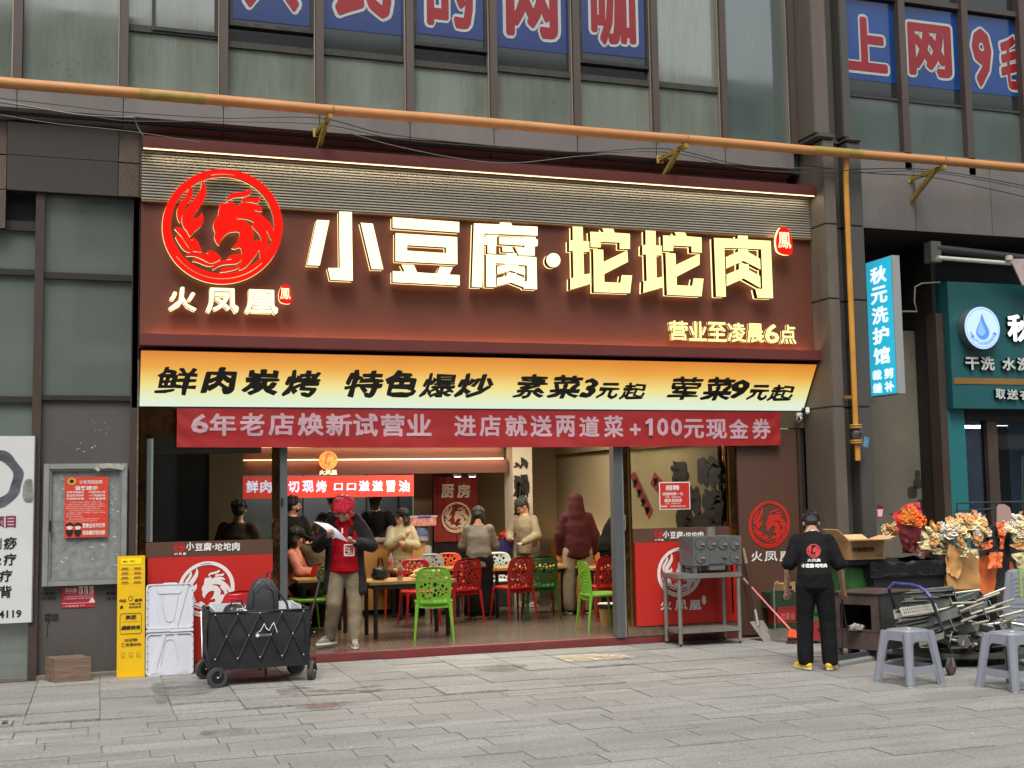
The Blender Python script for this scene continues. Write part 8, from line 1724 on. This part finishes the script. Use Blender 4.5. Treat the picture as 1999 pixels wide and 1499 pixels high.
man = person('young man with crimson hair in a dark coat and red hoodie reading a paper', (mx, my, zf), radians(-13), J, dict(top=C_redh, top_name='hoodie', loose=.03, hem=Vector((0,0,.86)), legs=C_khaki, tl=.016, flare=.9, shoe=C_shoe), HR, 'mop', scale=1.0, vox=.011, extra=man_extra, wrk=.008, sleeves='none')
pp = thing('paper_sheet', 'white paper sheet held by the crimson-haired man', 'paper', P(645,1035,13.3)); 
qa = [P(611,1018,13.30), P(640,1022,13.30), P(680,1058,13.26), P(645,1045,13.26)]
sheet(lambda s, t: (qa[0]*(1-s)+qa[1]*s)*(1-t)+(qa[3]*(1-s)+qa[2]*s)*t+Vector((0,-.03*sin(pi*t)*1,.02*sin(pi*t))), 4, 12, 'sheet', pp, mat('office_paper', srgb(214,214,226), .7, var=.03))
# --- staff man sweeping (back to the viewer)
g0 = G(1572,1307); g1 = G(1622,1307); sx_ = (g0.x+g1.x)/2; sy_ = (g0.y+g1.y)/2
J = stand(-.0, (0,-1,-.6), None, feet=.115)
Js = stand(.36, (0,-.8,-.75), None, feet=.115); Js['elL'] = Vector((-.27,-.07,1.04)); Js['wrL'] = Vector((-.30,-.20,.80)); Js['elR'] = Vector((.27,-.07,1.04)); Js['wrR'] = Vector((.285,-.18,.80)); Js['head'] = Vector((0,-.30,1.50)); Js['neck'] = Vector((0,-.20,1.425)); Js['ftL'] = (-.35,-.9,0); Js['ftR'] = (.6,-.8,0)
def staff_extra(root, V, hp, rt, fd, upd, Rm):
    c = MB(); c.ball(hp(0,-.012,.055), (.093,.108,.080), 16, 8, Rm); lpart('cap', remesh(c, .010, 3), [], root); lastpart(root).data.materials.append(C_blk); c = MB(); c.box(-.07,.07,0,.08,-.004,.004, R=Rm, c=(0,0,0)); 
    b = MB(); 
    for i in range(8):
        pass
    b.hexa([hp(-.07,.08,.05), hp(.07,.08,.05), hp(.05,.16,.035), hp(-.05,.16,.035), hp(-.07,.08,.058), hp(.07,.08,.058), hp(.05,.16,.043), hp(-.05,.16,.043)]); lpart('cap_peak', b, C_blk, root)
    top = [o for o in root.children if o.name.startswith('t_shirt')]
    # back print laid on the shirt surface by casting towards it
    tm = _TOP[0]; from mathutils.bvhtree import BVHTree
    bv = BVHTree.FromPolygons([v.co.copy() for v in tm.vertices], [tuple(p.vertices) for p in tm.polygons])
    def lay(nm, geo, cx, cz, k, m, sx=1.0):
        vs, fs = geo; out = []
        for v in vs:
            o_ = Vector((cx-v.x*k*sx, .8, cz+v.y*k)); h = bv.ray_cast(o_, Vector((0,-1,0))); out.append((o_.x, (h[0].y if h[0] else .1)+.006, o_.z))
        me = bpy.data.meshes.new(nm); me.from_pydata(out, [], fs); me.materials.append(m); lpart(nm, me, [], root)
    lay('emblem_print', LOGO_LOW, .0, 1.225, .072, mat('red_shirt_print', srgb(200,50,55), .6, var=0))
    def tx(body, w, h, cz, off, x0=0):
        vs, fs = text_geo(body, off); a0, a1 = min(v.x for v in vs), max(v.x for v in vs); c0, c1 = min(v.y for v in vs), max(v.y for v in vs)
        lay('white_print', ([Vector(((v.x-(a0+a1)/2)/(a1-a0)*w, (v.y-c0)/(c1-c0)*h, 0)) for v in vs], fs), x0, cz, 1, M_wprint)
    tx('火凤凰', .135, .032, 1.115, .035); tx('小豆腐·坨坨肉', .26, .042, 1.055, .045)
_TOP = []
_r0emesh = remesh
def remesh(mb, vox, sm=6, name='body', noise_amp=0, nscale=9, seed=0, sub=0):
    o = _r0emesh(mb, vox, sm, name, noise_amp, nscale, seed, sub)
    if noise_amp and len(_TOP) < 1 and vox == .0111: _TOP.append(o)
    return o
person('worker in black printed T-shirt and yellow shoes sweeping, back turned', (sx_, sy_-.0, 0), pi-.52, Js, dict(top=C_blk, top_name='t_shirt', loose=.016, hem=Vector((0,0,.86)), legs=C_blk, tl=.016, flare=1.8, shoe=C_yshoe, sole=mat('pale_yellow_sole', srgb(220,205,150), .5, var=0)), HB, 'short', skin=SKIND, scale=.935, vox=.0111, sleeves='short', extra=staff_extra, wrk=.006)
def simple(label, u, Y, rz, J, cloth, hair=HB, hs='short', z=zf, **k):
    x_ = P(u, 1100, Y).x; return person(label, (x_, Y, z), rz-atan2(x_, Y), J, cloth, hair, hs, vox=k.pop('vox', .016), **k)
# woman in grey jumper, back to the street
J = stand(.14, (-.1,-1,-.6), dict(elL=(-.24,-.14,1.10), wrL=(-.12,-.34,1.02), elR=(.24,-.14,1.10), wrR=(.12,-.34,1.02)), feet=.09)
simple('woman in a loose grey jumper and wide black trousers with her back to the street', 935, 15.95, pi, J, dict(top=C_gry, loose=.034, hem=Vector((0,0,.80)), legs=C_blk, tl=.045, flare=2.0, shoe=fab('cream_shoe', srgb(160,140,112)), sole=M_wprint), HB, 'bob', scale=.89)
J = stand(.10, (0,-1,-.5), dict(elL=(-.25,-.02,1.10), wrL=(-.24,-.10,.86), elR=(.25,-.02,1.10), wrR=(.25,-.10,.86)), feet=.12)
simple('person in a maroon top with hood up and stone trousers, back turned', 1128, 15.9, pi+.1, J, dict(top=C_mar, loose=.034, hem=Vector((0,0,.82)), legs=C_ygy, tl=.03, flare=1.2, shoe=C_bshoe), HB, 'none', hood=True, scale=.98)
J = stand(.22, (-.5,-.8,-.9), dict(elL=(-.27,-.12,1.10), wrL=(-.10,-.34,1.05), elR=(.25,-.12,1.10), wrR=(.16,-.36,1.0)), feet=.10)
simple('man in a beige jumper bending over the middle table', 1032, 17.3, radians(-35), J, dict(top=C_bei, loose=.026, hem=Vector((0,0,.84)), legs=fab('light_trousers', srgb(120,112,98)), shoe=fab('pale_sneaker', srgb(150,146,140))), hair_m('dark_grey', (.03,.032,.03)), 'short', scale=.96)
J = stand(.35, (-.2,-1,-.5), dict(elL=(-.25,-.2,1.0), wrL=(-.1,-.4,.92), elR=(.25,-.2,1.0), wrR=(.14,-.4,.92)), feet=.1)
simple('person with long dark dreadlocks leaning over behind the right door frame', 1186, 16.4, radians(100), J, dict(top=C_blk, loose=.03, legs=C_blk, shoe=C_bshoe), HB, 'dreads', scale=.97)
def sit(**k):
    J = dict(pel=(0,0,.52), chest=(0,-.04,.86), neck=(0,-.06,1.04), head=(0,-.10,1.18), hdir=(0,-1,-.3), shL=(-.185,-.04,.97), shR=(.185,-.04,.97), elL=(-.25,-.16,.74), elR=(.25,-.16,.74), wrL=(-.14,-.38,.74), wrR=(.14,-.38,.74),
             hipL=(-.09,-.05,.52), hipR=(.09,-.05,.52), knL=(-.13,-.42,.50), knR=(.13,-.42,.50), anL=(-.14,-.38,.09), anR=(.14,-.38,.09)); J.update(k); return J
simple('man in an olive jumper sitting on the dark red chair, back turned', 620, 16.05, pi-.1, sit(hdir=(.5,-1,-.3)), dict(top=C_olive, loose=.03, legs=C_blk, shoe=C_bshoe), hair_m('chestnut', (.06,.03,.02)), 'short', scale=1.02)
J = stand(.05, (-1,-.5,-.1), dict(elL=(-.24,-.12,1.12), wrL=(-.02,-.24,1.26), elR=(.22,-.12,1.10), wrR=(.02,-.24,1.14)), feet=.09)
def cap_extra(root, V, hp, rt, fd, upd, Rm):
    c = MB(); c.ball(hp(0,-.01,.055), (.096,.11,.075), 14, 8, Rm); lpart('cap', remesh(c, .012, 3), [], root); lastpart(root).data.materials.append(C_blk); b = MB(); b.hexa([hp(-.07,.07,.05), hp(.07,.07,.05), hp(.05,.18,.03), hp(-.05,.18,.03), hp(-.07,.07,.06), hp(.07,.07,.06), hp(.05,.18,.04), hp(-.05,.18,.04)]); lpart('cap_peak', b, C_blk, root)
simple('woman in a black cap and sand-coloured hoodie hugging herself near the counter', 783, 16.95, radians(15), J, dict(top=C_cap, loose=.03, hem=Vector((0,0,.70)), legs=C_blk, shoe=C_bshoe), HB, 'bob', extra=cap_extra, scale=.88)
# kitchen staff behind the counter
J = stand(.28, (.1,-1,-1.0), dict(elL=(-.28,-.16,1.10), wrL=(-.12,-.38,1.02), elR=(.28,-.16,1.10), wrR=(.12,-.38,1.02)))
simple('cook in black working behind the counter, head bowed, left of the crimson-haired man', 652, 18.5, 0, J, dict(top=C_blk, loose=.03, legs=C_blk, shoe=C_bshoe), HB, 'short', scale=1.03)
simple('cook in black cap and shirt behind the counter, right of the crimson-haired man', 738, 18.4, radians(-10), J, dict(top=C_blk, loose=.03, legs=C_blk, shoe=C_bshoe), HB, 'short', scale=1.03, extra=cap_extra)
def mask_extra(root, V, hp, rt, fd, upd, Rm):
    c = MB(); c.ball(hp(0,.045,-.04), (.058,.05,.05), 14, 8, Rm); lpart('face_mask', c, M_black, root, smooth=True)
J = stand(.12, (.9,-.4,-.1), dict(elL=(-.24,-.14,1.12), wrL=(.0,-.34,1.06), elR=(.24,-.14,1.10), wrR=(.2,-.36,1.02)))
simple('man in a black top and black face mask at the left end of the counter', 566, 17.0, radians(30), J, dict(top=C_blk, loose=.03, legs=C_blk, shoe=C_bshoe), HB, 'short', scale=1.0, extra=mask_extra)
simple('seated diner in a black sun hat beside the left door frame', 566, 15.9, radians(80), sit(), dict(top=fab('pink_top', srgb(190,120,100)), loose=.02, legs=C_blk, shoe=C_bshoe), HB, 'bob', extra=cap_extra, scale=.98)
J = stand(.12, (.3,1,-.2), None); J = stand(.10, (.2,-1,-.3), dict(elL=(-.26,-.1,1.1), wrL=(-.14,-.3,1.04), elR=(.26,-.1,1.1), wrR=(.14,-.3,1.04)))
simple('man in a brown jacket seen through the left window, back turned', 462, 14.6, pi-.3, J, dict(top=C_brn, loose=.04, hem=Vector((0,0,.80)), legs=C_blk, shoe=C_bshoe), HBr, 'short', scale=.98)
